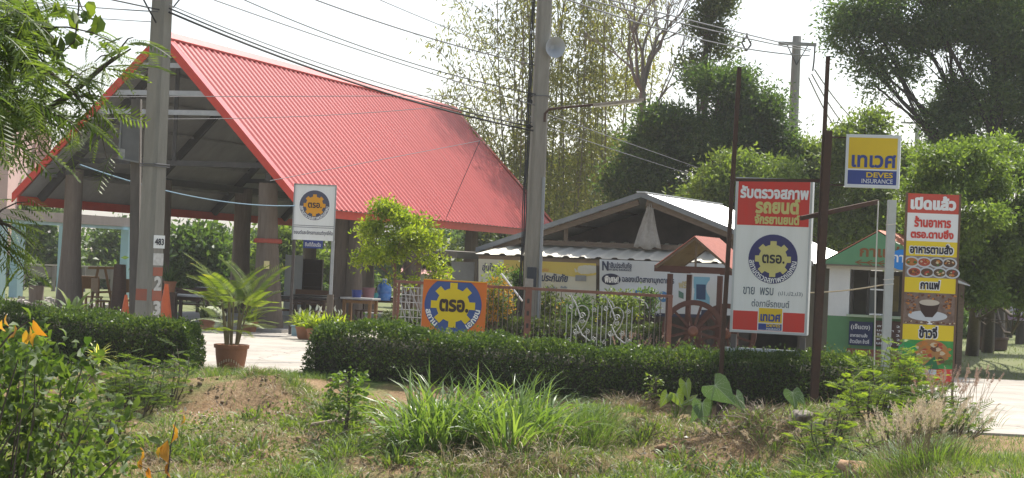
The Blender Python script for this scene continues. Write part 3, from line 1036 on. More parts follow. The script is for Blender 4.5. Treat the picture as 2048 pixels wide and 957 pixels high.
for s in (-1, 1):
    V, F, nrm = corrugated(gg(0, -.05, za), gg(0, dpg, za), gg(s * hwg, -.05, zb + .05), gg(s * hwg, dpg, zb + .05), .12, .022)
    np_obj('roof_sheet', V, F, tile_red, gaz)
    MB().prism([gg(0, 0, za - .03), gg(0, dpg - .05, za - .03), gg(s * (hwg - .02), dpg - .05, zb + .03), gg(s * (hwg - .02), 0, zb + .03)], (0, 0, -.012)).build('underside_sheet', mat('pale_brown_underside', (.26, .21, .15), .8, (.20, .16, .11), 4), gaz)
    MB().beam(gg(0, .0, za - .045), gg(s * hwg, .0, zb + .015), .035, .05).build('rafter', plank, gaz)
    MB().beam(gg(0, dpg - .06, za - .045), gg(s * hwg, dpg - .06, zb + .015), .035, .05).build('rafter', plank, gaz)
MB().beam(gg(.0, .1, zb), gg(0, .1, za - .05), .04, .04, up=(0, 1, 0)).build('king_post', plank, gaz)
MB().beam(gg(-.4, .7, (za + zb) / 2), gg(-.4, 1.6, (za + zb) / 2), .03, .03).build('purlin', plank, gaz)
def wheel(label, c, ry, tilt, r=.62):
    t = thing('cart_wheel', label, 'wheel', (0, 0, 0), 'old cart wheels by the gazebo')
    M = Matrix.Rotation(R(90), 3, 'X')
    n = 36
    prof = [(r - .10, -.035), (r, -.035), (r, .035), (r - .10, .035)]
    vs, fs = [], []
    for k in range(n):
        a = k * 2 * math.pi / n
        vs += [(q * math.cos(a), y, q * math.sin(a) + r) for q, y in prof]
    for k in range(n):
        for j in range(4):
            fs.append((k * 4 + j, k * 4 + (j + 1) % 4, ((k + 1) % n) * 4 + (j + 1) % 4, ((k + 1) % n) * 4 + j))
    MB().add(vs, fs).build('rim', rust_wood, t)
    MB().lathe([(.06, -.14), (.085, -.12), (.105, -.05), (.105, .05), (.085, .12), (.06, .14)], (0, 0, r), 16, M).build('hub', mat('worn_hub_wood', (.23, .105, .07), .8, (.15, .07, .05), 8), t)
    for k in range(12):
        a = (k + .5) * 2 * math.pi / 12
        MB().beam((math.cos(a) * .08, 0, r + math.sin(a) * .08), (math.cos(a) * (r - .08), 0, r + math.sin(a) * (r - .08)), .05, .04, up=(0, 1, 0)).build('spoke', rust_wood, t)
    t.location = c
    t.rotation_euler = (tilt, 0, ry)
    return t
wz = at(1386, 663, 39.4)
wheel('front cart wheel, whole spoked rim facing the hedge, standing between the gazebo posts', (wz.x, 39.4, wz.z - .62), -.1, R(-6))
wz = at(1452, 668, 40.9)
wheel('second cart wheel standing half hidden behind the big white and red sign', (wz.x, 40.9, wz.z - .62), -.25, R(-4))

# ------------------------------------------------------------------ unfinished pale blue frame, pink house, far hut
blue_conc = mat('pale_blue_paint', (.34, .50, .56), .8, (.30, .44, .50), 2)
grey_conc = mat('raw_concrete', (.25, .22, .205), .9, (.19, .17, .16), 2, .5, .2)
BD0, BD1 = 72.0, 80.0
fr = thing('concrete_frame', 'unfinished building frame of pale blue columns under a raw concrete beam', 'building frame', gp(40, 74))
for px, D in ((-2, 70.5), (34, 73), (128, 76.5), (252, 80)):
    p = gp(px, D)
    MB().box((p.x, p.y, 1.36), (.36, .36, 2.72), rz=-.4).build('column', blue_conc, fr)
A, Bq = at(-80, 432, 69), at(268, 447, 81)
MB().beam((A.x, A.y, 3.02), (Bq.x, Bq.y, 3.02), .4, .36).build('beam', grey_conc, fr)
MB().beam((A.x, A.y - .0, 2.78), (Bq.x, Bq.y, 2.78), .3, .12).build('beam_soffit', blue_conc, fr)
q = gp(268, 81)
MB().box((q.x, q.y, 1.6), (.45, .45, 3.2), rz=-.4).build('column', grey_conc, fr)
p0, p1 = gp(20, 84), gp(236, 88)
lw = thing('low_fence', 'low grey fence with pale top rail behind the pale blue columns', 'fence', p0)
MB().beam((p0.x, p0.y, 1.12), (p1.x, p1.y, 1.12), .08, .06).build('rail', mat('pale_rail', (.42, .38, .31), .8), lw)
MB().beam((p0.x, p0.y + .1, .82), (p1.x, p1.y + .1, .82), .05, .45).build('fence_panel', grey_conc, lw)
for f in (.12, .4, .68, .95):
    p = p0.lerp(p1, f)
    MB().box((p.x, p.y, .55), (.14, .14, 1.1)).build('post', grey_conc, lw)
pink = mat('pink_render', (.62, .42, .38), .9, (.55, .37, .34), 1)
hs = gp(-60, 92)
house = thing('pink_house', 'pale pink house glimpsed through the branches at the far left edge', 'house', hs)
p0, p1 = gp(-330, 92), gp(8, 92)
MB().prism([(p0.x, 92, 0), (p1.x, 92, 0), (p1.x, 99, 0), (p0.x, 99, 0)], (0, 0, 8.6)).build('wall', pink, house)
MB().prism([(p0.x - .4, 91.6, 8.6), (p1.x + .35, 91.6, 8.6), (p1.x + .35, 99.4, 8.6), (p0.x - .4, 99.4, 8.6)], (0, 0, .3)).build('roof_edge', white_paint, house)
p = gp(78, 97)
MB().box((p.x, 97, 3.7), (.55, .55, 7.4)).build('corner_column', pink, house)
for z in (3.0, 6.4):
    MB().box(((p0.x + p1.x) / 2 + 2.2, 91.95, z), (1.2, .16, 1.5)).build('window', mat('dark_glass', (.05, .06, .07), .15), house)
# ------------------------------------------------------------------ utility poles
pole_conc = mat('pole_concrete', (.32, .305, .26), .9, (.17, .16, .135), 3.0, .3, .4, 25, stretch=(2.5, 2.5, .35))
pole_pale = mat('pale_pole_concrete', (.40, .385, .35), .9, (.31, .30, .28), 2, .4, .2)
black_cable = mat('black_cable', (.018, .018, .02), .6)
grey_cable = mat('weathered_grey_cable', (.13, .13, .135), .6)
rust = mat('rusted_steel', (.045, .030, .023), .85, (.085, .046, .030), 7, .4, .3, 60)
white_sheet = mat('white_sign_sheet', (.79, .81, .80), .45, (.66, .67, .63), 1.2, .3, stretch=(5, 5, .5))
ink = mat('dark_print', (.022, .022, .03), .5)
def tapered_pole(name, label, D, pxb, base_w, top_w, h, rz, parts=None, m=pole_conc, groove=True):
    q = gp(pxb, D)
    t = thing(name, label, 'utility pole', q, 'concrete utility poles')
    V, F = [], []
    K = 8
    for k in range(K):
        f = k / (K - 1)
        w = base_w + (top_w - base_w) * f
        c = .16
        ring = [(-.5 + c, -.5), (.5 - c, -.5), (.5, -.5 + c), (.5, .5 - c), (.5 - c, .5), (-.5 + c, .5), (-.5, .5 - c), (-.5, -.5 + c)]
        V += [(q.x + (x * math.cos(rz) - y * math.sin(rz)) * w, q.y + (x * math.sin(rz) + y * math.cos(rz)) * w, q.z - .1 + (h + .1) * f) for x, y in ring]
    F = [(k * 8 + j, k * 8 + (j + 1) % 8, (k + 1) * 8 + (j + 1) % 8, (k + 1) * 8 + j) for k in range(K - 1) for j in range(8)]
    mb = MB().add(V, F)
    mb.f.append(tuple(range((K - 1) * 8, K * 8)))
    mb.build('shaft', m, t)
    return t, q
def shaft_w(z, b, tpw, h):
    return b + (tpw - b) * z / h
# left pole
LP, lq = tapered_pole('utility_pole', 'thick concrete utility pole with number plate and red bands before the red pavilion', 36.0, 300, .40, .26, 9.6, -.55)
def on_face(mb, z0, z1, face, off, q=lq, rz=-.55, b=.40, tw=.26, h=9.6, u0=-.5, u1=.5):
    """thin plate on a pole face; face angle added to the pole's turn"""
    a = rz + face
    nx_, ny_ = math.sin(a), -math.cos(a)
    tx, ty = math.cos(a), math.sin(a)
    w0, w1 = shaft_w(z0, b, tw, h), shaft_w(z1, b, tw, h)
    P = []
    for w, z, u in ((w0, z0, u0), (w0, z0, u1), (w1, z1, u1), (w1, z1, u0)):
        P.append((q.x + nx_ * (w / 2 + off) + tx * u * w, q.y + ny_ * (w / 2 + off) + ty * u * w, q.z + z))
    return mb.prism(P, (-nx_ * .004, -ny_ * .004, 0))
def zl(py, D=36.0, px=312):
    return at(px, py, D).z - lq.z
red_band = mat('faded_red_band', (.36, .12, .075), .9, (.28, .12, .085), 9)
worn_white = mat('worn_white_paint', (.60, .60, .57), .9, (.42, .41, .38), 14)
for f, a, b in ((0, 602, 579), (R(90), 602, 579), (R(90), 552, 535)):
    on_face(MB(), zl(a), zl(b), f, .006, u0=-.34, u1=.34).build('painted_band', red_band, LP)
m = MB(); on_face(m, zl(497), zl(471), R(90), .010, u0=-.40, u1=.40)
m.build('number_plate', white_sheet, LP)
m = MB(); on_face(m, zl(531), zl(507), R(90), .006, u0=-.36, u1=.36)
m.build('painted_patch', worn_white, LP)
def face_text(body, z, h, w, face, off, name, mm, parent, bold=.03, q=lq, rz=-.55, b=.40, tw=.26, H=9.6):
    a = rz + face
    ux = Vector((math.cos(a), math.sin(a), 0))
    n = Vector((math.sin(a), -math.cos(a), 0))
    mb = MB().text(body, 0, 0, w, h, 0, bold)
    mb.v = [tuple(Vector((q.x, q.y, q.z + z)) + n * (shaft_w(z, b, tw, H) / 2 + off) + ux * p[0] + Vector((0, 0, 1)) * p[2]) for p in mb.v]
    return mb.build(name, mm, parent)
face_text('483', zl(484), .12, .24, R(90), .016, 'lettering', ink, LP)
face_text('2', zl(567), .26, .2, R(90), .012, 'lettering', worn_white, LP, .05)
face_text('3', zl(616), .26, .2, R(90), .012, 'lettering', worn_white, LP, .05)
mb = MB()
for z in (zl(330, px=320), zl(334, px=320)):
    w = shaft_w(z, .40, .26, 9.6) / 2 + .012
    c_ = [(1, 1), (-1, 1), (-1, -1), (1, -1), (1, 1)]
    mb.tube([(lq.x + (x * math.cos(-.55) - y * math.sin(-.55)) * w, lq.y + (x * math.sin(-.55) + y * math.cos(-.55)) * w, lq.z + z) for x, y in c_], .012, 5)
mb.build('wire_band', grey_cable, LP)
# short post and blank board tied to the pole
q = gp(277, 36.3)
sp = thing('timber_post', 'grey square post tied close beside the left utility pole', 'post', q)
tp = at(293, 200, 36.3)
MB().beam((q.x, q.y, -.05), (tp.x - .18, q.y, tp.z), .17, .17, up=(0, 1, 0)).build('shaft', mat('grey_weathered_post', (.17, .15, .13), .9, (.11, .10, .09), 5, stretch=(2, 2, .4)), sp)
b0 = at(238, 320, 36.1)
bl = thing('blank_board', 'blank dusty grey sign board hung on the grey post left of the utility pole', 'sign', (b0.x, 36.1, b0.z))
c4 = [at(243, 236, 36.1), at(279, 243, 36.05), at(277, 325, 36.05), at(238, 317, 36.1)]
MB().prism(c4, (0, .02, 0)).build('board', mat('dusty_board', (.165, .165, .16), .6, (.12, .12, .115), 4), bl)
c5 = [at(239, 296, 36.09), at(252, 300, 36.09), at(266, 311, 36.09), at(262, 320, 36.09), at(238, 317, 36.09)]
MB().prism(c5, (0, -.004, 0)).build('torn_paper', mat('torn_paper', (.42, .42, .40), .9, (.2, .2, .19), 30), bl)
for a, b in ((c4[0], c4[1]), (c4[3], c4[2]), (c4[0], c4[3])):
    MB().beam(a + Vector((0, -.01, 0)), b + Vector((0, -.01, 0)), .03, .03).build('frame_bar', mat('dusty_frame', (.22, .22, .21), .6), bl)
# middle pole
MP, mq = tapered_pole('utility_pole', 'tall concrete utility pole carrying a loudspeaker and lamp arm beside the banners', 43.0, 1066, .37, .26, 10.5, .25)
def zm(py, px=1075):
    return at(px, py, 43.0).z
m = MB()
for k in range(3):
    x = mq.x - .20 - .035 * k
    m.tube([(x + .01 * math.sin(i * 1.7 + k), mq.y - .12 - .04 * k, zm(640) + (zm(-60) - zm(640)) * i / 16) for i in range(17)], .012 + .006 * (k == 1), 5)
m.build('hanging_cable', black_cable, MP)
MB().tube([(mq.x + .17, mq.y - .17, 0), (mq.x + .15, mq.y - .15, zm(355))], .035, 8).build('conduit', mat('grey_conduit', (.26, .28, .29), .5), MP)
MB().box((mq.x - .02, mq.y - .2, zm(555)), (.2, .012, .42)).build('painted_patch', mat('black_paint_patch', (.05, .055, .065), .8), MP)
m = MB()
for py in (192, 206, 255):
    m.lathe([(.03, -.05), (.055, -.03), (.055, .03), (.03, .05)], (mq.x - .22, mq.y - .14, zm(py)), 8)
m.build('cable_clamp', black_cable, MP)
m = MB()
hw = .19
m.tube([(mq.x - hw, mq.y - hw, zm(193)), (mq.x + hw, mq.y - hw, zm(193)), (mq.x + hw, mq.y + hw, zm(193)), (mq.x - hw, mq.y + hw, zm(193)), (mq.x - hw, mq.y - hw, zm(193))], .012, 5)
m.build('wire_band', grey_cable, MP)
# lamp arm with old fluorescent street lamp
sl_ = thing('street_lamp', 'rusty fluorescent street lamp on a long arm from the middle pole', 'street lamp', at(1090, 240, 42.75))
pts = [at(1089, 244, 42.75), at(1090, 228, 42.75), at(1098, 219, 42.75), at(1125, 216, 42.7), at(1165, 212, 42.7), at(1220, 206, 42.7), at(1291, 199, 42.7)]
MB().tube(pts, .028, 8).build('arm', rust, sl_)
a, b = at(1186, 210, 42.66), at(1288, 199, 42.66)
MB().beam(a, b, .16, .05).build('lamp_housing', mat('weathered_lamp_metal', (.36, .33, .28), .6, (.22, .18, .14), 12), sl_)
MB().tube([a.lerp(b, .04) + Vector((0, -.02, -.045)), a.lerp(b, .96) + Vector((0, -.02, -.045))], .022, 8).build('lamp_tube', mat('lamp_glass', (.7, .7, .66), .25), sl_)
# horn loudspeaker
hc = at(1110, 95, 42.8)
ho = thing('loudspeaker', 'grey horn loudspeaker clamped high on the middle utility pole', 'loudspeaker', hc)
M = (Matrix.Rotation(R(22), 3, 'Z') @ Matrix.Rotation(R(97), 3, 'X'))
horn = mat('grey_horn', (.40, .43, .46), .35, (.35, .38, .41), 3, spec=.5)
prof = [(.0, -.30), (.10, -.29), (.16, -.22), (.24, -.12), (.33, -.03), (.405, .04), (.42, .055), (.43, .05), (.41, .03), (.335, -.05), (.24, -.15), (.15, -.26), (.09, -.36), (.09, -.55), (.0, -.56)]
m = MB().lathe(prof, (0, 0, 0), 36, M)
m.f = [f for f in m.f if len(f) == 4]
m.v = [tuple(Vector(p) * .53 + hc) for p in m.v]
m.build('horn', horn, ho, smooth=True)
m = MB().lathe([(.12, -.72), (.13, -.70), (.13, -.50), (.12, -.48)], (0, 0, 0), 20, M)
m.v = [tuple(Vector(p) * .53 + hc) for p in m.v]
m.build('driver', mat('dark_driver', (.12, .13, .14), .5), ho, smooth=True)
MB().beam(hc + Vector((.0, .3, -.04)), Vector((mq.x + .1, mq.y, hc.z - .04)), .05, .05).build('bracket', rust, ho)
# far poles
def far_pole(label, pxb, px_t, py_t, D, arm, bot=575):
    top = at(px_t, py_t, D)
    b = Vector((top.x, D, 0))
    t = thing('utility_pole', label, 'utility pole', b, 'concrete utility poles')
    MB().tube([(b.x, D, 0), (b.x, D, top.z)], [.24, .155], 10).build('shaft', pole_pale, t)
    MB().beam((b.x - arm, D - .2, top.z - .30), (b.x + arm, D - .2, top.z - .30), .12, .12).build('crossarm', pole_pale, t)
    for s in (-1, 1):
        MB().tube([(b.x + s * arm * .55, D - .2, top.z - .34), (b.x, D - .18, top.z - 1.05)], .022, 6).build('brace', grey_cable, t)
    m = MB()
    s = .93 * arm
    m.tube([(b.x + s, D - .2, top.z - .36), (b.x + s * .98, D - .2, top.z - .9), (b.x + s * .93, D - .2, top.z - 1.25)], .03, 6)
    m.build('insulator_string', mat('dark_insulator', (.10, .09, .085), .5), t)
    return t, Vector((b.x + s * .95, D - .2, top.z - 1.2))
FP1, h1 = far_pole('pale far pole with a crossarm against the sky above the light green trees', 1585, 1594, 73, 72.0, .68)
FP2, h2 = far_pole('small distant pole with dark crossarm just left of the big dark tree', 1836, 1836, 238, 128.0, 1.12)

# ------------------------------------------------------------------ overhead wires
WG = 'overhead wires'
def wire(label, A, B, sag, r=.011, m=black_cable, k=22):
    A, B = Vector(A), Vector(B)
    pts = [A.lerp(B, i / k) - Vector((0, 0, sag * 4 * (i / k) * (1 - i / k))) for i in range(k + 1)]
    o = MB().tube(pts, r, 5).build('overhead_wire', m)
    return tag(o, label, 'wire', WG)
def wpx(label, p0, D0, p1, D1, pm=None, ext0=0, r=.011, m=black_cable):
    """wire through two photo points (at their real distances), sag from a middle point"""
    A, B = at(*p0, D0), at(*p1, D1)
    sag = 0
    if pm is not None:
        Dm = (D0 + D1) / 2
        mid = at(*pm, Dm)
        t = (mid.x - A.x) / (B.x - A.x)
        sag = ((A.z + (B.z - A.z) * t) - mid.z) / max(.05, 4 * t * (1 - t))
    if ext0:
        A = A + (A - B) * ext0
    return wire(label, A, B, max(0, sag), r, m)
wpx('lowest and thickest black cable of the bundle from the left pole to the middle pole', (338, 25), 35.8, (1066, 262), 42.8, (700, 166), r=.021)
wpx('black cable just above the thickest one from the left pole to the middle pole', (338, 17), 35.8, (1066, 254), 42.9, (700, 159), r=.015)
wpx('thin top cable of the bundle from the left pole to the middle pole', (338, 10), 35.8, (1066, 246), 43.0, (700, 150), r=.010, m=grey_cable)
wpx('wire from the top edge beside the left pole to the middle pole loudspeaker', (425, -3), 37, (1074, 212), 42.9, (700, 100), .1, m=grey_cable)
wpx('long wire crossing the sky above the roof ridge towards the upper middle pole', (505, 0), 38, (1076, 190), 42.9, (770, 112), .1)
wpx('upper wire in the open sky running down to the bamboo', (630, -4), 38, (1084, 134), 43.2, (860, 78), .1, r=.014, m=grey_cable)
wpx('topmost wire in the open sky, right of the other sloping ones', (755, -3), 38, (1086, 130), 43.4, (925, 70), .1, r=.009, m=grey_cable)
wpx('dark cable entering top left and ending at the left pole head', (205, -4), 34, (318, 20), 35.8, None, .5, r=.014)
wpx('grey wire crossing the upper left sky behind the leaves to the left pole', (60, 2), 34, (316, 24), 35.8, (190, 16), .5, m=grey_cable)
wpx('faint wire low across the upper left sky', (70, 30), 35, (316, 45), 36, (190, 27), .5, r=.008, m=grey_cable)
wpx('short steep cable leaning against the left pole head from the top edge', (284, -6), 35.5, (312, 46), 35.8, None, .2, r=.016)
wpx('steep cable from the top edge down to the right of the left pole head', (362, -4), 36, (346, 16), 35.9, None, .3, r=.014)
wpx('level service wire across the gable and the upper red roof', (186, 194), 37, (935, 192), 44, (560, 196), .1, r=.008, m=grey_cable)
wpx('second level service wire a little lower across the upper red roof', (190, 232), 37, (900, 212), 46, (540, 240), .1, r=.007, m=grey_cable)
wpx('thin wire climbing across the middle of the red roof', (540, 362), 44, (960, 282), 60, (740, 330), 0, r=.008, m=grey_cable)
wpx('thin stay wire dropping down the right part of the red roof to the eave', (960, 282), 62, (890, 442), 61, None, 0, r=.010)
wpx('pale blue rope strung below the gable across the open front', (160, 330), 38, (590, 412), 49.5, (360, 388), .0, r=.014, m=mat('blue_rope', (.12, .2, .26), .8))
wpx('service wire from the middle pole lamp arm down to the right', (1096, 230), 43, (1402, 338), 64, (1250, 288), 0, r=.010, m=grey_cable)
wpx('lower service wire from the middle pole to the right behind the shed roof', (1092, 255), 43, (1390, 352), 62, (1240, 312), 0, r=.009, m=grey_cable)
wpx('upper of the three power lines from the top edge to the far crossarm pole', (1170, -6), 47, (1620, 103), 71.8, (1400, 72), .2, r=.021, m=grey_cable)
wpx('middle of the three power lines from the top edge to the far crossarm pole', (1185, -10), 46.8, (1622, 100), 71.6, (1400, 66), .2, r=.021, m=grey_cable)
wpx('lower of the three power lines from the top edge to the far crossarm pole', (1160, -8), 47.2, (1619, 112), 71.8, (1400, 92), .2, r=.021, m=grey_cable)
for i, (lab, dz) in enumerate((('highest', 0), ('middle', -.16), ('lowest', -.30))):
    wire(f'{lab} line of the power lines sagging from the far crossarm pole to the distant pole', h1 + Vector((.06 - .1 * i, 0, dz)), h2 + Vector((-2.1, 0, dz * 1.5)), 1.0 + .5 * i, .026, grey_cable)
mb = MB()
c = at(1493, 89, 64)
for a, b in (((-.15, 0, .05), (0, 0, .26)), ((0, 0, .26), (.15, 0, .0)), ((.15, 0, 0), (0, 0, -.22)), ((0, 0, -.22), (-.15, 0, .05)), ((0, 0, .26), (0, 0, .36))):
    mb.tube([c + Vector(a), c + Vector(b)], .03, 5)
tag(mb.build('wire_spacer', mat('dark_insulator', (0, 0, 0))), 'dark diamond shaped spacer on the power lines above the dark tree', 'spacer')

# ------------------------------------------------------------------ signs
sign_red = mat('sign_red', (.62, .035, .022), .5, (.52, .06, .045), 1.5, .3, stretch=(4, 4, .6))
sign_yellow = mat('sign_yellow', (.72, .50, .02), .5, (.68, .47, .025), 3)
sign_white = mat('sign_white', (0, 0, 0))
pale_yellow = mat('faded_yellow', (.60, .55, .20), .5, (.56, .50, .19), 4)
navy = mat('navy_print', (.035, .035, .13), .5, (.045, .045, .15), 4)
slate = mat('slate_print', (.07, .075, .11), .5)
orange = mat('orange_print', (.66, .30, .015), .5)
deep_blue = mat('deep_blue_print', (.04, .065, .25), .5)
def gear_pts(cx, cz, r0, r1, teeth=8):
    pts = []
    for k in range(teeth):
        a = math.pi / 2 + k * 2 * math.pi / teeth
        hw, hv = math.radians(9.6), math.radians(12.6)
        for da, rr in ((-hv, r0), (-hw, r1), (hw, r1), (hv, r0)):
            pts.append((cx + rr * math.cos(a + da), cz + rr * math.sin(a + da)))
        for j in range(1, 4):
            b = a + hv + (2 * math.pi / teeth - 2 * hv) * j / 4
            pts.append((cx + r0 * math.cos(b), cz + r0 * math.sin(b)))
    return pts
def emblem(parent, cx, cz, r, y, disc_m, gear_m, rim=True, sx=1.0):
    if rim:
        MB().disc(cx, cz, r * 1.045, y).build('emblem_rim', sign_white, parent)
    MB().disc(cx, cz, r, y - .003).build('emblem_disc', disc_m, parent)
    m = MB()
    n = len(gear_pts(cx, cz, 1, 1))
    P = gear_pts(cx, cz, r * .585, r * .74)
    vs = [(a, y - .007, b) for a, b in P] + [(cx, y - .007, cz)]
    m.add(vs, [(i, (i + 1) % n, n) for i in range(n)])
    m.build('gear_emblem', gear_m, parent)
    m = MB().text('ตรอ.', cx + .02 * r, cz, r * .92, r * .36, y - .011, .03)
    m.build('lettering', ink, parent)
    m = MB().text('สถานตรวจสภาพรถเอกชน', cx, cz, r * 2.62, r * .20, y - .008, .02, arc=(r * .875, 0))
    m.build('lettering', sign_white, parent)
def framed(parent, w, h, t, z0, mframe, mface, fw=.04):
    """light-box or framed sheet in sign space, front at y=0"""
    MB().box((0, t / 2 + .004, z0 + h / 2), (w, t, h)).build('sign_box', mframe, parent, bev=.008)
    m = MB()
    for c, d in (((0, 0, z0 + fw / 2), (w, .02, fw)), ((0, 0, z0 + h - fw / 2), (w, .02, fw)),
                 ((-w / 2 + fw / 2, 0, z0 + h / 2), (fw, .02, h - 2 * fw)), ((w / 2 - fw / 2, 0, z0 + h / 2), (fw, .02, h - 2 * fw))):
        m.box(c, d)
    m.build('frame', mframe, parent)
    MB().rect(-w / 2 + fw, w / 2 - fw, z0 + fw, z0 + h - fw, -.002, .004).build('sign_face', mface, parent)
alu = mat('dull_white_aluminium', (.50, .52, .52), .5, (.42, .44, .44), 4, metal=.2)
# big light-box sign
bs = at(1536, 668, 32.9)
BS = thing('lightbox_sign', 'tall white and red light-box sign with blue gear emblem between two rusty posts', 'sign', (0, 0, 0))
bw, bh = 1.27, 2.56
framed(BS, bw, bh, .24, 0, alu, white_sheet, .035)
ix = bw / 2 - .045
MB().rect(-ix, ix, 1.775, bh - .045, -.004).build('red_panel', sign_red, BS)
MB().rect(-ix, ix, .045, .36, -.004).build('red_panel', sign_red, BS)
MB().text('รับตรวจสภาพ', .01, 2.325, 1.13, .215, -.010, .045).build('lettering', sign_white, BS)
m = MB().text('รถยนต์', .07, 2.10, .73, .255, -.010, .05)
m.text('จักรยานยนต์', .07, 1.885, .74, .17, -.010, .05)
m.build('lettering', pale_yellow, BS)
emblem(BS, .03, 1.23, .405, -.004, navy, pale_yellow, False)
m = MB().text('ขาย  พรบ', -.19, .695, .50, .125, -.006, .01)
m.text('(ป1,ป2,ป3)', .34, .665, .40, .085, -.006, .0)
m.text('ต่อภาษีรถยนต์', .02, .50, .62, .125, -.006, .01)
m.build('lettering', mat('grey_blue_print', (.10, .13, .16), .6), BS)
MB().rect(-.18, .235, .05, .43, -.008).build('logo_panel', sign_white, BS)
MB().rect(-.165, .22, .18, .42, -.012).build('logo_panel', sign_yellow, BS)
MB().rect(-.165, .22, .06, .165, -.012).build('logo_panel', deep_blue, BS)
MB().text('เทเวศ', .03, .265, .33, .125, -.018, .04).build('lettering', deep_blue, BS)
MB().text('DEVES', .085, .137, .23, .05, -.018, .03).build('lettering', sign_yellow, BS)
MB().text('INSURANCE', .085, .082, .23, .03, -.018, .01).build('lettering', sign_white, BS)
MB().box((-.02, .10, -.30), (1.40, .06, .09)).build('base_rail', mat('pale_base_steel', (.50, .52, .50), .6), BS)
for s in (-.58, .56):
    MB().box((s, .12, -.15), (.09, .12, .22)).build('foot', mat('rusty_foot', (.13, .11, .10), .8), BS)
    MB().box((s + .04, .13, -.80), (.08, .08, .95)).build('leg', pole_pale, BS)
BS.location = (bs.x, 32.9, bs.z)
BS.rotation_euler = (0, 0, R(-15))
# rusty posts
def rust_post(label, pb, pt, D, w, lower=None):
    b = ong(*pb)
    top = at(*pt, D)
    b = Vector((at(*pb, D).x, D, float(gz(b.x, D))))
    t = thing('rusty_post', label, 'post', b, 'rusty sign posts')
    MB().beam(b - Vector((0, 0, .15)), Vector((top.x, D, top.z)), w, w, up=(0, 1, 0)).build('shaft', rust, t)
    if lower:
        l = at(*lower, D)
        MB().beam(b + Vector((.035, -.02, -.15)), Vector((l.x + .035, D - .02, l.z)), .12, .10, up=(0, 1, 0)).build('sleeve', rust, t)
    return t
rust_post('slim rusty post at the left edge of the big white and red sign', (1439, 770), (1479, 135), 31.9, .068)
rust_post('thicker double rusty post at the right of the big white and red sign', (1623, 806), (1656, 113), 31.9, .062, (1652, 262))
# top bar between posts
a, b = at(1470, 360, 32.0), at(1648, 362, 32.0)
tag(MB().beam(a, b, .04, .05).build('steel_bar', rust), 'thin rusty bar along the top of the big white and red sign', 'bar')
# yellow and blue insurance sign
ds = at(1743, 376, 32.0)
DS = thing('insurance_sign', 'square yellow and blue light-box sign mounted high right of the rusty post', 'sign', (0, 0, 0))
framed(DS, .86, .85, .14, 0, mat('white_sign_frame', (.66, .69, .70), .5), sign_white, .035)
MB().rect(-.385, .385, .30, .80, -.006).build('yellow_panel', sign_yellow, DS)
MB().rect(-.385, .385, .05, .275, -.006).build('blue_panel', deep_blue, DS)
MB().text('เทเวศ', .02, .425, .70, .21, -.012, .03).build('lettering', deep_blue, DS)
MB().text('DEVES', .12, .205, .42, .085, -.012, .025).build('lettering', sign_yellow, DS)
MB().text('INSURANCE', .085, .105, .49, .07, -.012, .0).build('lettering', sign_white, DS)
for z in (.03, .80):
    MB().tube([(-.43, .08, z), (-.80, .12, z)], .014, 6).build('bracket', rust, DS)
DS.location = (ds.x, 32.0, ds.z)
DS.rotation_euler = (0, 0, R(-14))
# grey steel post and diagonal arm
b = Vector((at(1768, 790, 32.6).x, 32.6, 0)); b.z = float(gz(b.x, b.y)); tp = at(1770, 400, 32.6)
gpst = thing('steel_post', 'pale grey square steel post standing between the kiosk and the tall food banner', 'post', b)
MB().box((b.x, b.y, (tp.z + b.z) / 2), (.13, .13, tp.z - b.z)).build('shaft', mat('pale_grey_paint', (.44, .47, .46), .55, (.36, .38, .37), 3), gpst)
m = MB()
for py in (450, 560, 570):
    z = at(1770, py, 32.6).z
    m.tube([(b.x - .07, b.y - .07, z), (b.x + .07, b.y - .07, z + .02), (b.x + .07, b.y + .07, z), (b.x - .07, b.y + .07, z), (b.x - .07, b.y - .07, z)], .008, 5)
m.build('string_wrap', mat('pale_string', (.58, .56, .50), .9), gpst)
a, c = at(1602, 437, 31.95), at(1756, 404, 32.55)
tag(MB().beam(a, c, .07, .07).build('diagonal_bar', rust), 'rusty diagonal bar from the big sign up to the grey steel post', 'bar')
sm_ = mat('pale_string', (0, 0, 0))
pts = [at(1757, 402, 32.4), at(1754, 470, 32.35), at(1751, 560, 32.35), at(1750, 650, 32.3), at(1748, 778, 32.2)]
tag(MB().tube(pts, .012, 5).build('string', sm_), 'white string hanging down along the grey steel post into the bushes', 'string')
A, Bq = at(1620, 586, 32.3), at(1766, 570, 32.5)
tag(MB().tube([A.lerp(Bq, i / 10) - Vector((0, 0, .025 * math.sin(math.pi * i / 10))) for i in range(11)], .012, 5).build('rope', mat('tan_rope', (.42, .35, .24), .9)), 'tan rope tied level between the double rusty post and the grey steel post', 'rope')

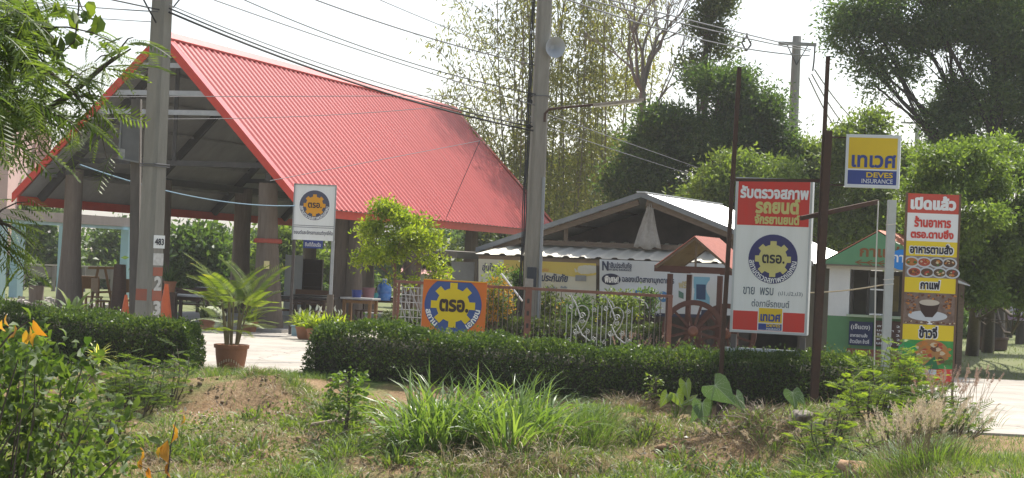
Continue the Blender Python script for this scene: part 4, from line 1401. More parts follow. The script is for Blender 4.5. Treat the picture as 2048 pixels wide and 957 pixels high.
# white sign on two posts in front of the pavilion
WS = thing('inspection_sign', 'white sign board with orange gear emblem on two thin posts before the pavilion', 'sign', (0, 0, 0))
WD = 50.0
def wsz(py, px=626):
    return at(px, py, WD).z
w0 = at(626, 480, WD)
zt, zb_ = wsz(370), wsz(481)
hw = 41.5 * WD / FOC
MB().box((0, .02, (zt + zb_) / 2), (2 * hw, .03, zt - zb_)).build('board', white_sheet, WS)
m = MB()
for x in (-hw, hw):
    m.box((x, .0, (zt + zb_) / 2), (.03, .05, zt - zb_ + .03))
m.box((0, 0, zt), (2 * hw, .05, .03))
m.build('frame', mat('grey_frame', (.28, .29, .29), .5), WS)
emblem(WS, 0, wsz(411), .375, -.002, slate, orange, True)
m = MB()
for py in (452, 455.5):
    m.rect(-hw, hw, wsz(py) - .006, wsz(py) + .006, .000)
m.build('printed_line', slate, WS)
MB().text('ถยนต์และจักรยานยนต์ทุกยี่ห้อ', 0, wsz(466.5), .97, .14, .0, .02).build('lettering', slate, WS)
MB().box((-hw + .04, .06, wsz(575) / 2 + wsz(481) / 4 - .0), (.07, .07, wsz(481) * 1.0 + .0)).build('post', mat('dark_post', (0, 0, 0)), WS)
MB().box((hw - .02, .06, (wsz(588) + wsz(480)) / 2), (.075, .075, wsz(480) - wsz(588))).build('post', pale_steel, WS)
MB().box((hw - .03, .08, wsz(588) / 2), (.16, .14, wsz(588))).build('post_stub', old_wood, WS)
WS.location = (w0.x, WD, 0)

# hanging blue notice under the roof
nb_ = at(626, 489, 53)
nt = thing('hanging_notice', 'small dark blue notice with white letters hanging below the white sign', 'sign', (nb_.x, 53, nb_.z))
MB().box((nb_.x, 53, nb_.z), (.52, .02, .22)).build('board', deep_blue, nt)
m = MB().text('ยินดีต้อนรับ', 0, 0, .42, .12, 0, .02)
m.v = [(p[0] + nb_.x, 52.985, p[2] + nb_.z) for p in m.v]
m.build('lettering', mat('chalk_white', (0, 0, 0)), nt)

# yellow gear board on the fence
GB = thing('gear_board', 'square orange, blue and yellow gear board tied to the fence behind the long hedge', 'sign', (0, 0, 0))
gw = 1.26
MB().box((0, .02, -.14), (gw, .03, 1.22)).build('board', mat('orange_board', (.66, .17, .022), .5, (.60, .16, .03), 3), GB)
aa = np.linspace(math.acos(.455 / .565), 2 * math.pi - math.acos(.455 / .565), 48)
MB().poly([(-.02 + .565 * math.sin(a), .565 * math.cos(a)) for a in aa], -.002).build('emblem_disc', mat('blue_board_print', (.04, .085, .27), .5, (.05, .095, .29), 4), GB)
P = [(a - .02, b) for a, b in gear_pts(0, 0, .33, .445)]
n = len(P)
MB().add([(a, -.007, b) for a, b in P] + [(-.02, -.007, 0)], [(i, (i + 1) % n, n) for i in range(n)]).build('gear_emblem', mat('strong_yellow', (.72, .55, .012), .5, (.68, .51, .015), 3), GB)
MB().text('ตรอ.', .0, -.01, .58, .25, -.012, .045).build('lettering', mat('brown_black_print', (.04, .022, .02), .5), GB)
for body, w, rot in (('สถาน', .36, -1.02), ('เอกชน', .42, 1.02)):
    m = MB().text(body, 0, 0, w, .095, -.010, .035, arc=(.505, 0))
    c_, s_ = math.cos(rot), math.sin(rot)
    m.v = [(a * c_ - b * s_ - .02, y, a * s_ + b * c_) for a, y, b in m.v]
    m.build('lettering', sign_white, GB)
MB().beam((-gw / 2, 0, .478), (gw / 2, 0, .478), .04, .02).build('edge_strip', mat('amber_strip', (.75, .40, .03), .5), GB)
gc = at(908, 611, 39.2)
GB.location = (gc.x, 39.2, gc.z)
GB.rotation_euler = (0, R(.6), R(-7))

# tall food banner
TBD = 33.0
def tz(py, px=1852):
    return at(px, py, TBD).z
t0 = at(1852, 770, TBD)
TB = thing('food_banner', 'tall narrow food and coffee banner stand at the edge of the driveway', 'banner', (0, 0, 0))
tw = 51 * TBD / FOC
z_ = tz
MB().box((0, .03, (z_(388) + z_(770)) / 2), (2 * tw, .03, z_(388) - z_(770))).build('backing', mat('brown_backing', (.14, .09, .06), .8), TB)
for s in (-1, 1):
    MB().box((s * (tw + .012), .03, (z_(386) + .0) / 2), (.035, .05, z_(386))).build('frame_post', mat('brown_backing', (0, 0, 0)), TB)
def band(p0, p1, m, name='printed_band'):
    MB().rect(-tw, tw, z_(p1), z_(p0), .010, .004).build(name, m, TB)
vin_y = mat('vinyl_yellow', (.70, .53, .02), .4)
vin_w = mat('vinyl_white', (.72, .73, .73), .4)
vin_r = mat('vinyl_red', (.55, .055, .04), .4)
band(388, 427, mat('vinyl_brick_red', (.50, .075, .05), .4)); band(427, 483, vin_w); band(483, 513, vin_y); band(513, 556, mat('table_print', (.30, .26, .24), .5, (.16, .13, .12), 12))
band(556, 586, vin_y); band(586, 650, mat('coffee_brown_print', (.075, .04, .028), .4, (.30, .22, .18), 9, .3)); band(650, 681, vin_y)
band(681, 737, mat('green_print', (.03, .22, .05), .4, (.06, .30, .07), 5)); band(737, 770, vin_r)
def ptext(body, py, w, h, mm, bold=.04, outline=None, y=.003):
    if outline:
        m = MB().text(body, 0, z_(py), w + .035, h + .03, y + .003, bold + .055)
        m.build('letter_outline', outline, TB)
    MB().text(body, 0, z_(py), w, h, y, bold).build('lettering', mm, TB)
ptext('เปิดแล้ว', 406, .74, .235, vin_w, .06)
ptext('ร้านอาหาร', 444, .60, .185, vin_r, .05)
ptext('ตรอ.ดาบอึ่ง', 468, .70, .155, vin_r, .05)
ptext('อาหารตามสั่ง', 498, .70, .165, ink, .045, vin_w)
ptext('กาแฟ', 570, .32, .15, ink, .05, vin_w)
ptext('ข้าวจี่', 665, .30, .20, ink, .05, vin_w)
g = np.random.default_rng(4)
dish = [mat('dish_curry', (.40, .15, .04), .5), mat('dish_brown', (.17, .075, .04), .5), mat('dish_red', (.36, .08, .045), .5), mat('dish_dark', (.10, .06, .035), .5)]
for r_ in range(2):
    for c_ in range(4):
        x = -tw + .13 + c_ * .205 + .05 * (r_ - .5)
        zc_ = z_(525 + r_ * 20)
        plate = MB().disc(x, zc_, .125, .006 - .0008 * (r_ * 4 + c_), .088, 22)
        plate.build('printed_plate', mat('plate_white', (.50, .53, .56), .4), TB)
        MB().disc(x, zc_, .098, .0025 - .0008 * (r_ * 4 + c_), .066, 18).build('printed_dish', dish[int(g.integers(0, 4))] if (r_ + c_) else dish[0], TB)
cz_ = z_(620)
MB().disc(-.02, cz_ - .10, .32, .007, .085, 28).build('printed_saucer', mat('plate_white', (0, 0, 0)), TB)
MB().poly([(-.17, cz_ + .12), (.17, cz_ + .12), (.13, cz_ - .03), (.06, cz_ - .12), (-.06, cz_ - .12), (-.13, cz_ - .03)], .004).build('printed_cup', mat('cup_brown', (.045, .022, .016), .4), TB)
MB().disc(0, cz_ + .12, .165, .001, .05, 24).build('printed_foam', mat('foam_cream', (.50, .44, .36), .5), TB)
MB().rect(-.02, .06, z_(649), z_(642), .003).build('printed_sugar', vin_w, TB)
MB().disc(.05, z_(706), .30, .006, .22, 26).build('printed_dish', mat('grill_orange', (.42, .17, .06), .5, (.30, .19, .06), 9), TB)
MB().disc(-.32, z_(700), .16, .003, .10, 20).build('printed_leaf', mat('leaf_print', (.02, .28, .08), .5), TB)
MB().poly([(-.10, z_(738)), (.12, z_(712)), (.2, z_(738))], .0).build('printed_leaf', mat('dark_leaf_print', (.02, .14, .05), .5), TB)
g = np.random.default_rng(14)
bits = [mat('food_brown', (.13, .05, .025), .5), mat('food_orange', (.46, .18, .04), .5), mat('food_cream', (.55, .45, .30), .5), mat('food_leaf_green', (.06, .14, .03), .5), mat('food_red', (.40, .06, .035), .5)]
mbs = [MB() for _ in bits]
lay = 0
def blobs(cx, cz, rx, rz, n, smin, smax, pick, y):
    for k in range(n):
        a, q = g.random() * 6.28, math.sqrt(g.random())
        s_ = smin + (smax - smin) * g.random()
        ph = g.random() * 6
        mbs[pick[int(g.integers(0, len(pick)))]].poly([(cx + rx * q * math.cos(a) + s_ * (1 + .3 * math.sin(3 * t_ + ph)) * math.cos(t_), cz + rz * q * math.sin(a) + s_ * .8 * math.sin(t_)) for t_ in np.linspace(0, 2 * math.pi, 9)[:-1]], y - .00016 * k, .0001)
for r_ in range(2):
    for c_ in range(4):
        blobs(-tw + .13 + c_ * .205 + .05 * (r_ - .5), z_(525 + r_ * 20), .065, .042, 9, .012, .03, [0, 1, 2, 3, 4], -.006)
for k in range(10):
    blobs(-tw + .06 + k * .084, z_(590 + 3 * (k % 3)), .03, .02, 5, .01, .022, [0, 0, 1], .003)
    blobs(-tw + .05 + k * .086, z_(646 - 2 * (k % 2)), .03, .015, 4, .01, .02, [0, 0, 2], .003)
for sx in (-.30, .31):
    blobs(sx, cz_ + .07, .08, .13, 26, .012, .026, [0, 0, 0, 1], .003)
blobs(.05, z_(706), .26, .18, 44, .02, .055, [0, 1, 1, 2, 4, 1], .0055)
blobs(-.30, z_(716), .10, .12, 10, .02, .05, [3, 3], -.001)
blobs(.33, z_(712), .07, .14, 10, .02, .05, [3, 1], .003)
for m_, q_ in zip(mbs, bits):
    m_.build('printed_food', q_, TB)['kind'] = 'stuff'
MB().rect(-.25, .16, z_(749), z_(739), .004).build('printed_strip', mat('plate_white', (0, 0, 0)), TB)
TB.location = (t0.x, TBD, 0)
TB.rotation_euler = (0, 0, R(-6))

# ------------------------------------------------------------------ banners on the shed
def banner(name, label, pa, pb, Da, Db, m, wave=.03, seed=1):
    """cloth sheet from four photo corners; text placed in its own 0..1 space"""
    g = np.random.default_rng(seed)
    t = thing(name, label, 'banner', at((pa[0] + pb[0]) / 2, (pa[1] + pb[1]) / 2, (Da + Db) / 2))
    tl, tr, br_, bl_ = at(pa[0], pa[1], Da), at(pb[0], pa[1] + .04 * (pb[0] - pa[0]), Db), at(pb[0], pb[1], Db), at(pa[0], pb[1] - .035 * (pb[0] - pa[0]), Da)
    ph = g.random(4) * 6
    def S(u, v, off=0.):
        p = tl.lerp(tr, u).lerp(bl_.lerp(br_, u), v)
        w = wave * (math.sin(u * 9 + ph[0] + v * 2) + .6 * math.sin(u * 17 + ph[1] - v * 5) + .5 * math.sin(v * 8 + ph[2] + u * 5))
        return p + Vector((0, w - off, 0))
    nu, nv = 40, 14
    V = [tuple(S(i / nu, j / nv)) for j in range(nv + 1) for i in range(nu + 1)]
    F = [(j * (nu + 1) + i, j * (nu + 1) + i + 1, (j + 1) * (nu + 1) + i + 1, (j + 1) * (nu + 1) + i) for j in range(nv) for i in range(nu)]
    o = np_obj('cloth', np.array(V), np.array(F), m, t, smooth=True)
    W = (tr - tl).length; H = (bl_ - tl).length
    def put(mb, mm, nm='lettering', off=.012):
        mb.v = [tuple(S(p[0] / W, -p[2] / H, off - p[1])) for p in mb.v]
        return mb.build(nm, mm, t)
    return t, put, W, H
by = mat('banner_yellow_white', (.56, .44, .10), .6, (.56, .55, .47), .55, .7, detail=2)
t, put, W, H = banner('insurance_banner', 'creased yellow and white cloth banner under the lean-to eave behind the middle pole', (957, 518), (1192, 608), 47.6, 46.9, mat('banner_cream', (.50, .475, .37), .6, (.42, .41, .35), 1.6), .03, 2)
m = MB()
vs = [(i / 20 * W, -.002, -.0) for i in range(21)] + [(i / 20 * W, -.002, -.30 - .04 * math.sin(i * .5)) for i in range(21)]
m.add([(.62 + (p[0] / W) * (W - .62), p[1], p[2]) for p in vs], [(i, i + 1, 22 + i, 21 + i) for i in range(20)])
put(m, mat('banner_yellow', (.50, .36, .06), .6, (.46, .36, .10), 2), 'yellow_strip', .006)
m = MB().text('อุ่นใจ สุดๆ', .40, -.21, .62, .24, 0, .02, shear=.12)
m.text('บวกประกันภัย', 1.72, -.38, .92, .20, 0, .035, shear=.15)
put(m, mat('banner_dark_text', (.045, .055, .09), .6))
m = MB().text('คุ้มครอง ครบ', 1.35, -.20, .72, .13, 0, .03)
put(m, mat('banner_faded_orange', (.46, .20, .06), .6))
m = MB().text('คุ้มกัน', 1.78, -.66, .28, .15, 0, .05, shear=.2)
m.text('คุ้มกัน', 1.74, -.95, .28, .15, 0, .05, shear=.2)
m.text('เริ่มต้น', 2.08, -.60, .16, .06, 0, .03)
m.text('อุบัติเหตุ', 2.10, -.69, .2, .06, 0, .03)
m.text('รถยนต์', 2.06, -.94, .2, .06, 0, .03)
m.text('คุ้มครองทันที', 1.32, -.63, .44, .06, 0, .02)
put(m, mat('banner_blue_grey', (.10, .15, .22), .6))
m = MB().rect(2.36, 2.62, -.44, -.30, 0)
put(m, mat('banner_grey_block', (.20, .21, .22), .6), 'printed_box')
# white insurance banner
t, put, W, H = banner('insurance_banner', 'white cloth banner with blue circles and Thai lettering behind the gazebo', (1199, 519), (1474, 632), 46.9, 46.0, mat('banner_white', (.55, .58, .60), .6, (.48, .51, .53), 1.2), .025, 5)
m = MB()
x0 = .06
m.poly([(x0, -.26), (x0 + .04, -.26), (x0 + .04, -.04), (x0, -.04)], 0)
m.poly([(x0 + .115, -.26), (x0 + .155, -.26), (x0 + .155, -.04), (x0 + .115, -.04)], 0)
m.poly([(x0, -.05), (x0 + .04, -.04), (x0 + .155, -.24), (x0 + .115, -.26)], -.002)
m.text('นำสินประกันภัย', .47, -.12, .60, .15, 0, .03)
m.text('NAM SENG INSURANCE', .47, -.23, .60, .05, 0, .03)
m.text('ฉลองเปิดสาขามุกดาหาร', 1.16, -.46, 1.24, .19, 0, .03)
put(m, mat('banner_dark_text', (0, 0, 0)))
put(MB().disc(.28, -.46, .23, 0, .135, 32), mat('banner_navy', (.03, .035, .07), .5), 'printed_oval', .010)
put(MB().text('พิเศษ!', .29, -.46, .34, .16, 0, .05), vin_w, 'lettering', .018)
m = MB()
for i in range(3):
    m.disc(.94 + i * .29, -.80 - .012 * i, .115, 0, .125, 28)
put(m, mat('banner_blue', (.045, .17, .38), .5), 'printed_circle', .010)
m = MB().text('1', .94, -.80, .06, .13, 0, .05).text('2+', 1.23, -.81, .15, .13, 0, .05).text('3+', 1.52, -.82, .15, .13, 0, .05)
put(m, vin_w, 'lettering', .018)
put(MB().text('ฟรี', 1.98, -.52, .20, .18, 0, .05), mat('banner_pale_gold', (.42, .36, .20), .5))
put(MB().rect(2.24, 2.62, -1.00, -.32, 0), mat('banner_sky_print', (.18, .38, .50), .5), 'printed_picture', .008)
put(MB().rect(2.30, 2.52, -.86, -.50, -.002), mat('banner_phone_print', (.025, .06, .14), .5), 'printed_picture', .012)
put(MB().poly([(1.88, -.82), (2.0, -.86), (2.0, -.72), (1.88, -.66)], 0), mat('banner_green_print', (.08, .17, .13), .5), 'printed_picture', .010)
m = MB().rect(.85, 2.68, -1.29, -1.10, 0)
put(m, mat('banner_navy', (0, 0, 0)), 'printed_strip', .008)
put(MB().text('0-4267-01-2', 1.2, -1.20, .55, .11, -.002, .03), mat('banner_grey_text', (.36, .40, .44), .5), 'lettering', .016)

# ------------------------------------------------------------------ iron fence
pink_rust = mat('faded_red_iron', (.24, .115, .085), .8, (.17, .085, .065), 7, .5, .2)
iron_white = mat('worn_white_iron', (.46, .47, .46), .6, (.33, .34, .33), 9)
thin_iron = mat('dull_iron', (.19, .165, .15), .7, (.14, .12, .11), 8)
F0, F1 = at(792, 562, 40.6), at(1345, 592, 37.4)
FX = Vector((F1.x - F0.x, F1.y - F0.y, 0)); FL = FX.length; FX.normalize()
fe = thing('iron_fence', 'faded red iron fence with white scroll panels behind the long clipped hedge', 'fence', (F0.x, F0.y, 0))
RZ = 1.56
def fx(u, z, off=0):
    return Vector((F0.x, F0.y, 0)) + FX * u + Vector((0, off, z))
MB().beam(fx(0, RZ), fx(FL, RZ - .02), .05, .055).build('top_rail', pink_rust, fe)
MB().beam(fx(0, .22), fx(FL, .22), .035, .04).build('bottom_rail', pink_rust, fe)
def fu(px):
    a, _ = ray(px, 640)
    # solve along the fence line
    return (a * F0.y - F0.x) / (FX.x - a * FX.y)
for px, w, hh in ((1055, .13, RZ + .02), (1339, .08, RZ), (848, .06, RZ), (795, .05, RZ)):
    u = fu(px)
    MB().beam(fx(u, 0), fx(u, hh), w, w, up=(0, 1, 0)).build('post', pink_rust, fe)
u = fu(1055)
MB().box(fx(u, RZ + .10), (.16, .16, .16)).build('post_cap', mat('old_mortar', (.33, .31, .28), .9, (.25, .23, .21), 9), fe)
m = MB()
for k in range(5):
    m.box(fx(u, .35 + k * .24, -.068), (.045, .01, .09))
m.build('perforation', mat('dark_frame', (0, 0, 0)), fe)
m = MB()
for k in range(7):
    uu = .06 + k * (fu(846) - .1) / 6
    m.tube([fx(uu, .2), fx(uu, RZ - .12)], .009, 4)
for k in range(9):
    z = .25 + k * .15
    m.tube([fx(.04, z), fx(fu(846), z)], .007, 4)
for k in range(4):
    m.tube([fx(.04 + k * .16, RZ - .14), fx(min(.04 + k * .16 + .42, fu(846)), .3 if k < 2 else .8)], .012, 4)
m.build('lattice', iron_white, fe)
nb2 = 0
px = 1068
while px < 1336:
    if not (1124 < px < 1278):
        u = fu(px)
        MB().tube([fx(u, .22), fx(u, RZ - .02)], .008, 5).build('bar', thin_iron, fe)
    px += 10.5
for px in range(975, 1050, 10):
    u = fu(px)
    MB().tube([fx(u, .22), fx(u, RZ - .02)], .008, 5).build('bar', thin_iron, fe)
def scroll(c, r0, turns, a0, sgn, r=.011, n=22):
    P = []
    for i in range(n):
        t = i / (n - 1)
        a = a0 + sgn * turns * 2 * math.pi * t
        rr = r0 * (1 - .85 * t)
        P.append(c + FX * (rr * math.cos(a)) + Vector((0, 0, rr * math.sin(a))))
    return P
for pl, pr in ((1133, 1195), (1203, 1264)):
    m = MB()
    u0_, u1_ = fu(pl), fu(pr)
    wdt = u1_ - u0_
    for k in range(7):
        u = u0_ + wdt * k / 6
        topz = 1.30 if k in (0, 6) else (1.38 if k in (1, 5) else (.85 if k in (2, 4) else .55))
        m.tube([fx(u, .30), fx(u, topz)], .010, 5)
        m.tube(scroll(fx(u + .035, .34), .035, .8, math.pi, 1, n=8), .008, 4)
    # big S curve and scrolls
    c0 = fx(u0_ + wdt * .08, 1.50)
    m.tube([c0, fx(u0_ + wdt * .30, 1.28), fx(u0_ + wdt * .45, 1.05), fx(u0_ + wdt * .36, .90), fx(u0_ + wdt * .52, .72), fx(u0_ + wdt * .75, .62), fx(u0_ + wdt * .95, .60)], .013, 6)
    m.tube([fx(u0_ + wdt * (.5 + .22 * math.cos(a)), 1.13 + .15 * math.sin(a)) for a in np.linspace(-.3, 3.5, 14)], .012, 5)
    m.tube([fx(u0_ + wdt * .72, 1.10), fx(u0_ + wdt * .62, .92), fx(u0_ + wdt * .42, .75), fx(u0_ + wdt * .28, .72)], .012, 5)
    m.tube([fx(u0_ + wdt * (1 - .5 * math.cos(a) - .0), 1.28 + .2 * math.sin(a)) for a in np.linspace(1.57, 3.1, 10)], .012, 5)
    for (cu, cz, r0, a0, sg) in ((.5, 1.08, .07, 0, 1), (.30, .78, .055, 0, -1), (.70, .80, .055, math.pi, 1), (.5, .98, .05, 1, -1), (.92, .66, .05, 2, 1), (.12, 1.25, .05, 0, -1), (.12, .62, .05, 3, 1), (.88, 1.22, .05, 3, 1)):
        m.tube(scroll(fx(u0_ + wdt * cu, cz), r0, 1.3, a0, sg), .010, 5)
    m.build('scroll_panel', iron_white, fe)
a, b = at(1003, 548, 40.4), at(1045, 603, 40.2)
tag(MB().tube([a, b], .018, 6).build('pvc_pipe', mat('white_pipe', (.66, .67, .66), .5)), 'white pipe leaning on the fence above the orange flowered shrub', 'pipe')
# ------------------------------------------------------------------ vegetation
bark = mat('grey_brown_bark', (.13, .105, .08), .95, (.075, .06, .045), 7, .5, .5, 25, stretch=(2, 2, .5))
bark_pale = mat('pale_bark', (.24, .215, .18), .95, (.15, .13, .105), 6, .5, .4, 20, stretch=(2, 2, .5))
bark_dark = mat('dark_bark', (.055, .045, .038), .95, (.035, .03, .025), 6, .5, .4, 20)
lf_dark = leafmat('dark_tree_leaf', (.036, .076, .026), (.092, .145, .046), .46, clump=.5)
lf_olive = leafmat('olive_tree_leaf', (.045, .070, .022), (.12, .15, .045), .32, clump=.4)
lf_bright = leafmat('bright_tree_leaf', (.085, .135, .030), (.19, .25, .06), .42, clump=.5)
lf_right = leafmat('spreading_tree_leaf', (.075, .125, .028), (.17, .235, .055), .42, clump=.8)
lf_far = leafmat('far_tree_leaf', (.044, .084, .032), (.10, .155, .056), .42, clump=.35)
lf_bamboo = leafmat('bamboo_leaf', (.115, .130, .042), (.235, .235, .080), .45, tcol=(1.7, 1.7, .8), clump=.5, c=(.32, .25, .11))
lf_big = leafmat('big_tree_leaf', (.050, .098, .032), (.12, .18, .058), .5, clump=.4)
lf_hedge = leafmat('hedge_leaf', (.034, .066, .018), (.10, .15, .040), .34, clump=1.2, rough=.42, c=(.19, .20, .06))
lf_hedge2 = leafmat('inner_hedge_leaf', (.045, .070, .024), (.10, .13, .045), .25, clump=2.5)
def bl(px, py, D, rx, ry, w=1., rd=None):
    return (tuple(at(px, py, D)), (rx * D / FOC, (rd if rd is not None else rx * D / FOC), ry * D / FOC), w)

# --- background tree line beyond the pavilion
BG = 'trees far behind the pavilion'
def btree(label, px, D, blobs, seed, lm=lf_far, tr=.25, n=5200, leaf=(.30, .14), crad=.42, cl=190, barkm=bark, grp=BG, name='broadleaf_tree', up=.1, puffs=6, top=None):
    return tree(name, label, 'tree', gp(px, D), [bl(b[0], b[1], D + (b[5] if len(b) > 5 else 0), b[2], b[3], b[4] if len(b) > 4 else b[2] * b[3]) for b in blobs],
                leaf, cl, n, lm, barkm, tr, group=grp, seed=seed, crad=crad, up=up, puffs=puffs, trunk_top=at(*top, D) if top else None, minh=.58 if top else .3)
btree('dark green tree seen between the two leftmost pale blue columns', 80, 96, [(70, 470, 75, 60), (40, 520, 60, 50), (110, 540, 60, 45), (60, 405, 70, 34)], 41, n=6500)
btree('bushy tree right of the leftmost pavilion trunk, behind the blue frame', 215, 102, [(215, 510, 55, 50), (180, 545, 40, 40), (235, 470, 40, 30)], 42, n=5000)
btree('hazy tall tree behind the left utility pole base', 290, 120, [(300, 490, 60, 55), (260, 520, 50, 50), (335, 540, 40, 40)], 43, n=5000, lm=lf_far)
btree('dense round dark tree under the hall between utility pole and palm', 392, 78, [(392, 500, 42, 46), (370, 540, 42, 36), (415, 540, 36, 36)], 44, lm=lf_dark, n=6000)
btree('light green tree right of the round dark tree under the hall', 455, 110, [(450, 500, 52, 60), (500, 490, 50, 46), (480, 550, 60, 40)], 45, n=6000)
btree('sunlit green tree between front pillar and white sign', 560, 92, [(570, 470, 45, 40), (560, 530, 45, 50), (600, 520, 40, 46)], 46, lm=lf_bright, n=4500)
btree('green tree showing through the open back behind the white sign', 655, 96, [(650, 505, 40, 50), (680, 550, 40, 40)], 47, lm=lf_bright, n=3500)
btree('low grey green tree behind the potted hall corner', 770, 112, [(760, 505, 60, 46), (800, 540, 60, 40), (730, 550, 40, 40)], 48, n=5500)
btree('hazy grey green tree between the two rear hall pillars', 870, 125, [(860, 478, 70, 40), (900, 505, 55, 40), (830, 520, 60, 40)], 49, n=6500)
btree('pale bush line tree below the hazy one near the annex', 905, 84, [(880, 520, 40, 22), (830, 515, 30, 20)], 50, n=2600, lm=lf_olive)
btree('yellow green shrubby tree behind rear hall pillar and bamboo', 985, 100, [(985, 455, 50, 40), (1020, 480, 40, 40), (960, 490, 30, 30)], 51, lm=lf_olive, n=4500)
btree('olive brown tree mass low behind the bamboo and the shed ridge', 1150, 86, [(1180, 410, 90, 46), (1080, 410, 80, 46), (1255, 350, 50, 60), (1000, 420, 60, 40), (1130, 350, 70, 40), (1215, 300, 36, 40)], 52, lm=lf_olive, n=15000, leaf=(.20, .09), crad=.32, cl=420)
# --- bamboo clump
def bamboo():
    g = np.random.default_rng(12)
    D = 76.0
    base = gp(1120, D)
    t = thing('bamboo_clump', 'tall olive yellow bamboo clump arching up behind the shed and the middle pole', 'bamboo', base)
    paths, LP, LD = [], [], []
    def culm(px0, px1, py1, d0, lean_sag, r0=.042):
        a = np.array(gp(px0, D + d0)); b = np.array(at(px1, py1, D + d0 + g.normal() * 1.0))
        pts = bez(a, b, lean_sag, side=[g.normal() * .45, g.normal() * .3, 0], k=12)
        paths.append((pts, r0 * np.linspace(1, .18, 12)))
        return pts
    specs = []
    for i in range(30):
        px0 = 1030 + 220 * g.random()
        px1 = px0 + g.normal() * 70 + (px0 - 1120) * .45
        specs.append((px0, px1, -260 + 130 * g.random(), g.normal() * 1.6, .2 + .5 * g.random()))
    for px1, py1 in ((905, -6), (868, 96), (930, 60), (872, 190), (905, 235), (960, 20), (985, -60), (1010, -120)):
        specs.append((1085 + 25 * g.normal(), px1, py1, g.normal(), 1.6 + .8 * g.random()))
    for k, s_ in enumerate(specs):
        pts = culm(*s_)
        lean = k >= 30
        for j in range(20 if not lean else 20):
            f = (.22 + .78 * g.random() ** (.85)) if not lean else (.40 + .60 * g.random())
            q = pts[min(11, int(f * 11))] * (1 - (f * 11) % 1) + pts[min(11, int(f * 11) + 1)] * ((f * 11) % 1)
            ln = .5 + .9 * g.random()
            dd = rdir(1, .35, g)[0]
            e = q + dd * ln
            paths.append((bez(q, e, .1, k=3), np.array([.012, .009, .005])))
            m = 22 if not lean else 12
            P = q + (e - q) * g.random(m)[:, None] + g.normal(size=(m, 3)) * .33
            LP.append(P)
            LD.append(unit(rdir(m, -.25, g) + [0, 0, -.9]))
    # fuller leaf clumps in the lower clump
    nc = 1900
    cen = np.stack([865 + 460 * g.random(nc), -30 + 475 * g.random(nc) ** .72, g.normal(size=nc) * 1.8], 1)
    for cx, cyy, dd in cen:
        if cyy < 225 and (cx < 985 + .35 * (120 - cyy) * (cyy < 120) and g.random() < .85): continue
        if cyy < 150 and g.random() < .35: continue
        if vnoise(cx * .022 + 3, cyy * .016) < .36: continue
        m = int(6 + 22 * g.random())
        P = np.array(at(cx, cyy, D + dd)) + g.normal(size=(m, 3)) * np.array([.34, .36, .22]) * (.5 + g.random())
        LP.append(P); LD.append(unit(rdir(m, -.2, g) + [.25 * g.normal(), 0, -.45]))
    V, F = tubes(paths, 5)
    np_obj('culms', V, F, mat('dry_culm', (.22, .20, .12), .7, (.14, .12, .075), 3), t, smooth=True)
    P, Dd = np.concatenate(LP), np.concatenate(LD)
    V, F = leaves(P, Dd, .16 + .14 * g.random(len(P)), .045 + .025 * g.random(len(P)), g=g)
    np_obj('foliage', V, F, lf_bamboo, t)
bamboo()
# --- bare tree
def bare_tree():
    g = np.random.default_rng(5)
    D = 70.0
    b = gp(1276, D)
    t = thing('bare_tree', 'leafless grey tree with upright forked branches against the sky', 'tree', b)
    paths = []
    top = at(1286, 185, D)
    paths.append((bez(b, top, 0, k=8), np.linspace(.20, .13, 8)))
    def grow(p, d, L, r, lev):
        e = p + d * L
        m_ = (p + e) / 2 + g.normal(size=3) * .05 * L
        paths.append((np.array([p, m_, e]), np.array([r, r * .85, r * .66])))
        if lev == 0:
            return
        for k in range(2 if g.random() < .7 else 3):
            nd = unit(d + g.normal(size=3) * [.34, .34, .12] + [0, 0, .10])
            grow(e, nd, L * (.72 + .2 * g.random()), r * .62, lev - 1)
    for px, py in ((1262, 60), (1284, 40), (1318, 62), (1300, 90), (1248, 110)):
        e = np.array(at(px, py, D + g.normal() * .8)); p = np.array(top)
        d = unit(e - p); L = np.linalg.norm(e - p) * .55
        grow(p, d, L, .085, 5)
    e = np.array(at(1335, 240, D)); grow(np.array(at(1290, 262, D)), unit(np.array(at(1335, 165, D)) - np.array(at(1290, 262, D))), 1.2, .05, 4)
    V, F = tubes(paths, 5)
    np_obj('branches', V, F, bark_pale, t, smooth=True)
    P = np.array([p[0][-1] for p in paths if p[1][0] < .03])
    P = np.repeat(P, 2, 0)[::3]
    P = P[P[:, 2] < 9.0]
    if len(P):
        V, F = leaves(P, rdir(len(P), -.3, g), .16, .08, g=g)
        np_obj('last_leaves', V, F, lf_bamboo, t)
bare_tree()
# --- dark tree and its taller loose top
btree('dark dense evergreen tree behind the shed right of the bare tree', 1400, 66,
      [(1440, 190, 78, 66), (1350, 235, 60, 60), (1500, 260, 62, 70), (1330, 330, 66, 66), (1440, 300, 90, 70), (1250, 372, 48, 40), (1535, 225, 42, 50), (1550, 300, 36, 46), (1300, 300, 50, 50), (1400, 380, 90, 50), (1530, 340, 50, 60)],
      60, lm=lf_dark, n=64000, leaf=(.155, .062), crad=.30, cl=1000, puffs=8, tr=.3, grp='trees behind the shed')
btree('tall loose olive tree top rising above the dark evergreen tree', 1400, 69,
      [(1410, 60, 30, 46), (1440, 10, 50, 40), (1395, 130, 34, 34), (1440, 95, 26, 26), (1420, -60, 60, 50)], 61, lm=lf_olive, n=8500, leaf=(.16, .072), crad=.24, cl=220, tr=.16, grp='trees behind the shed')
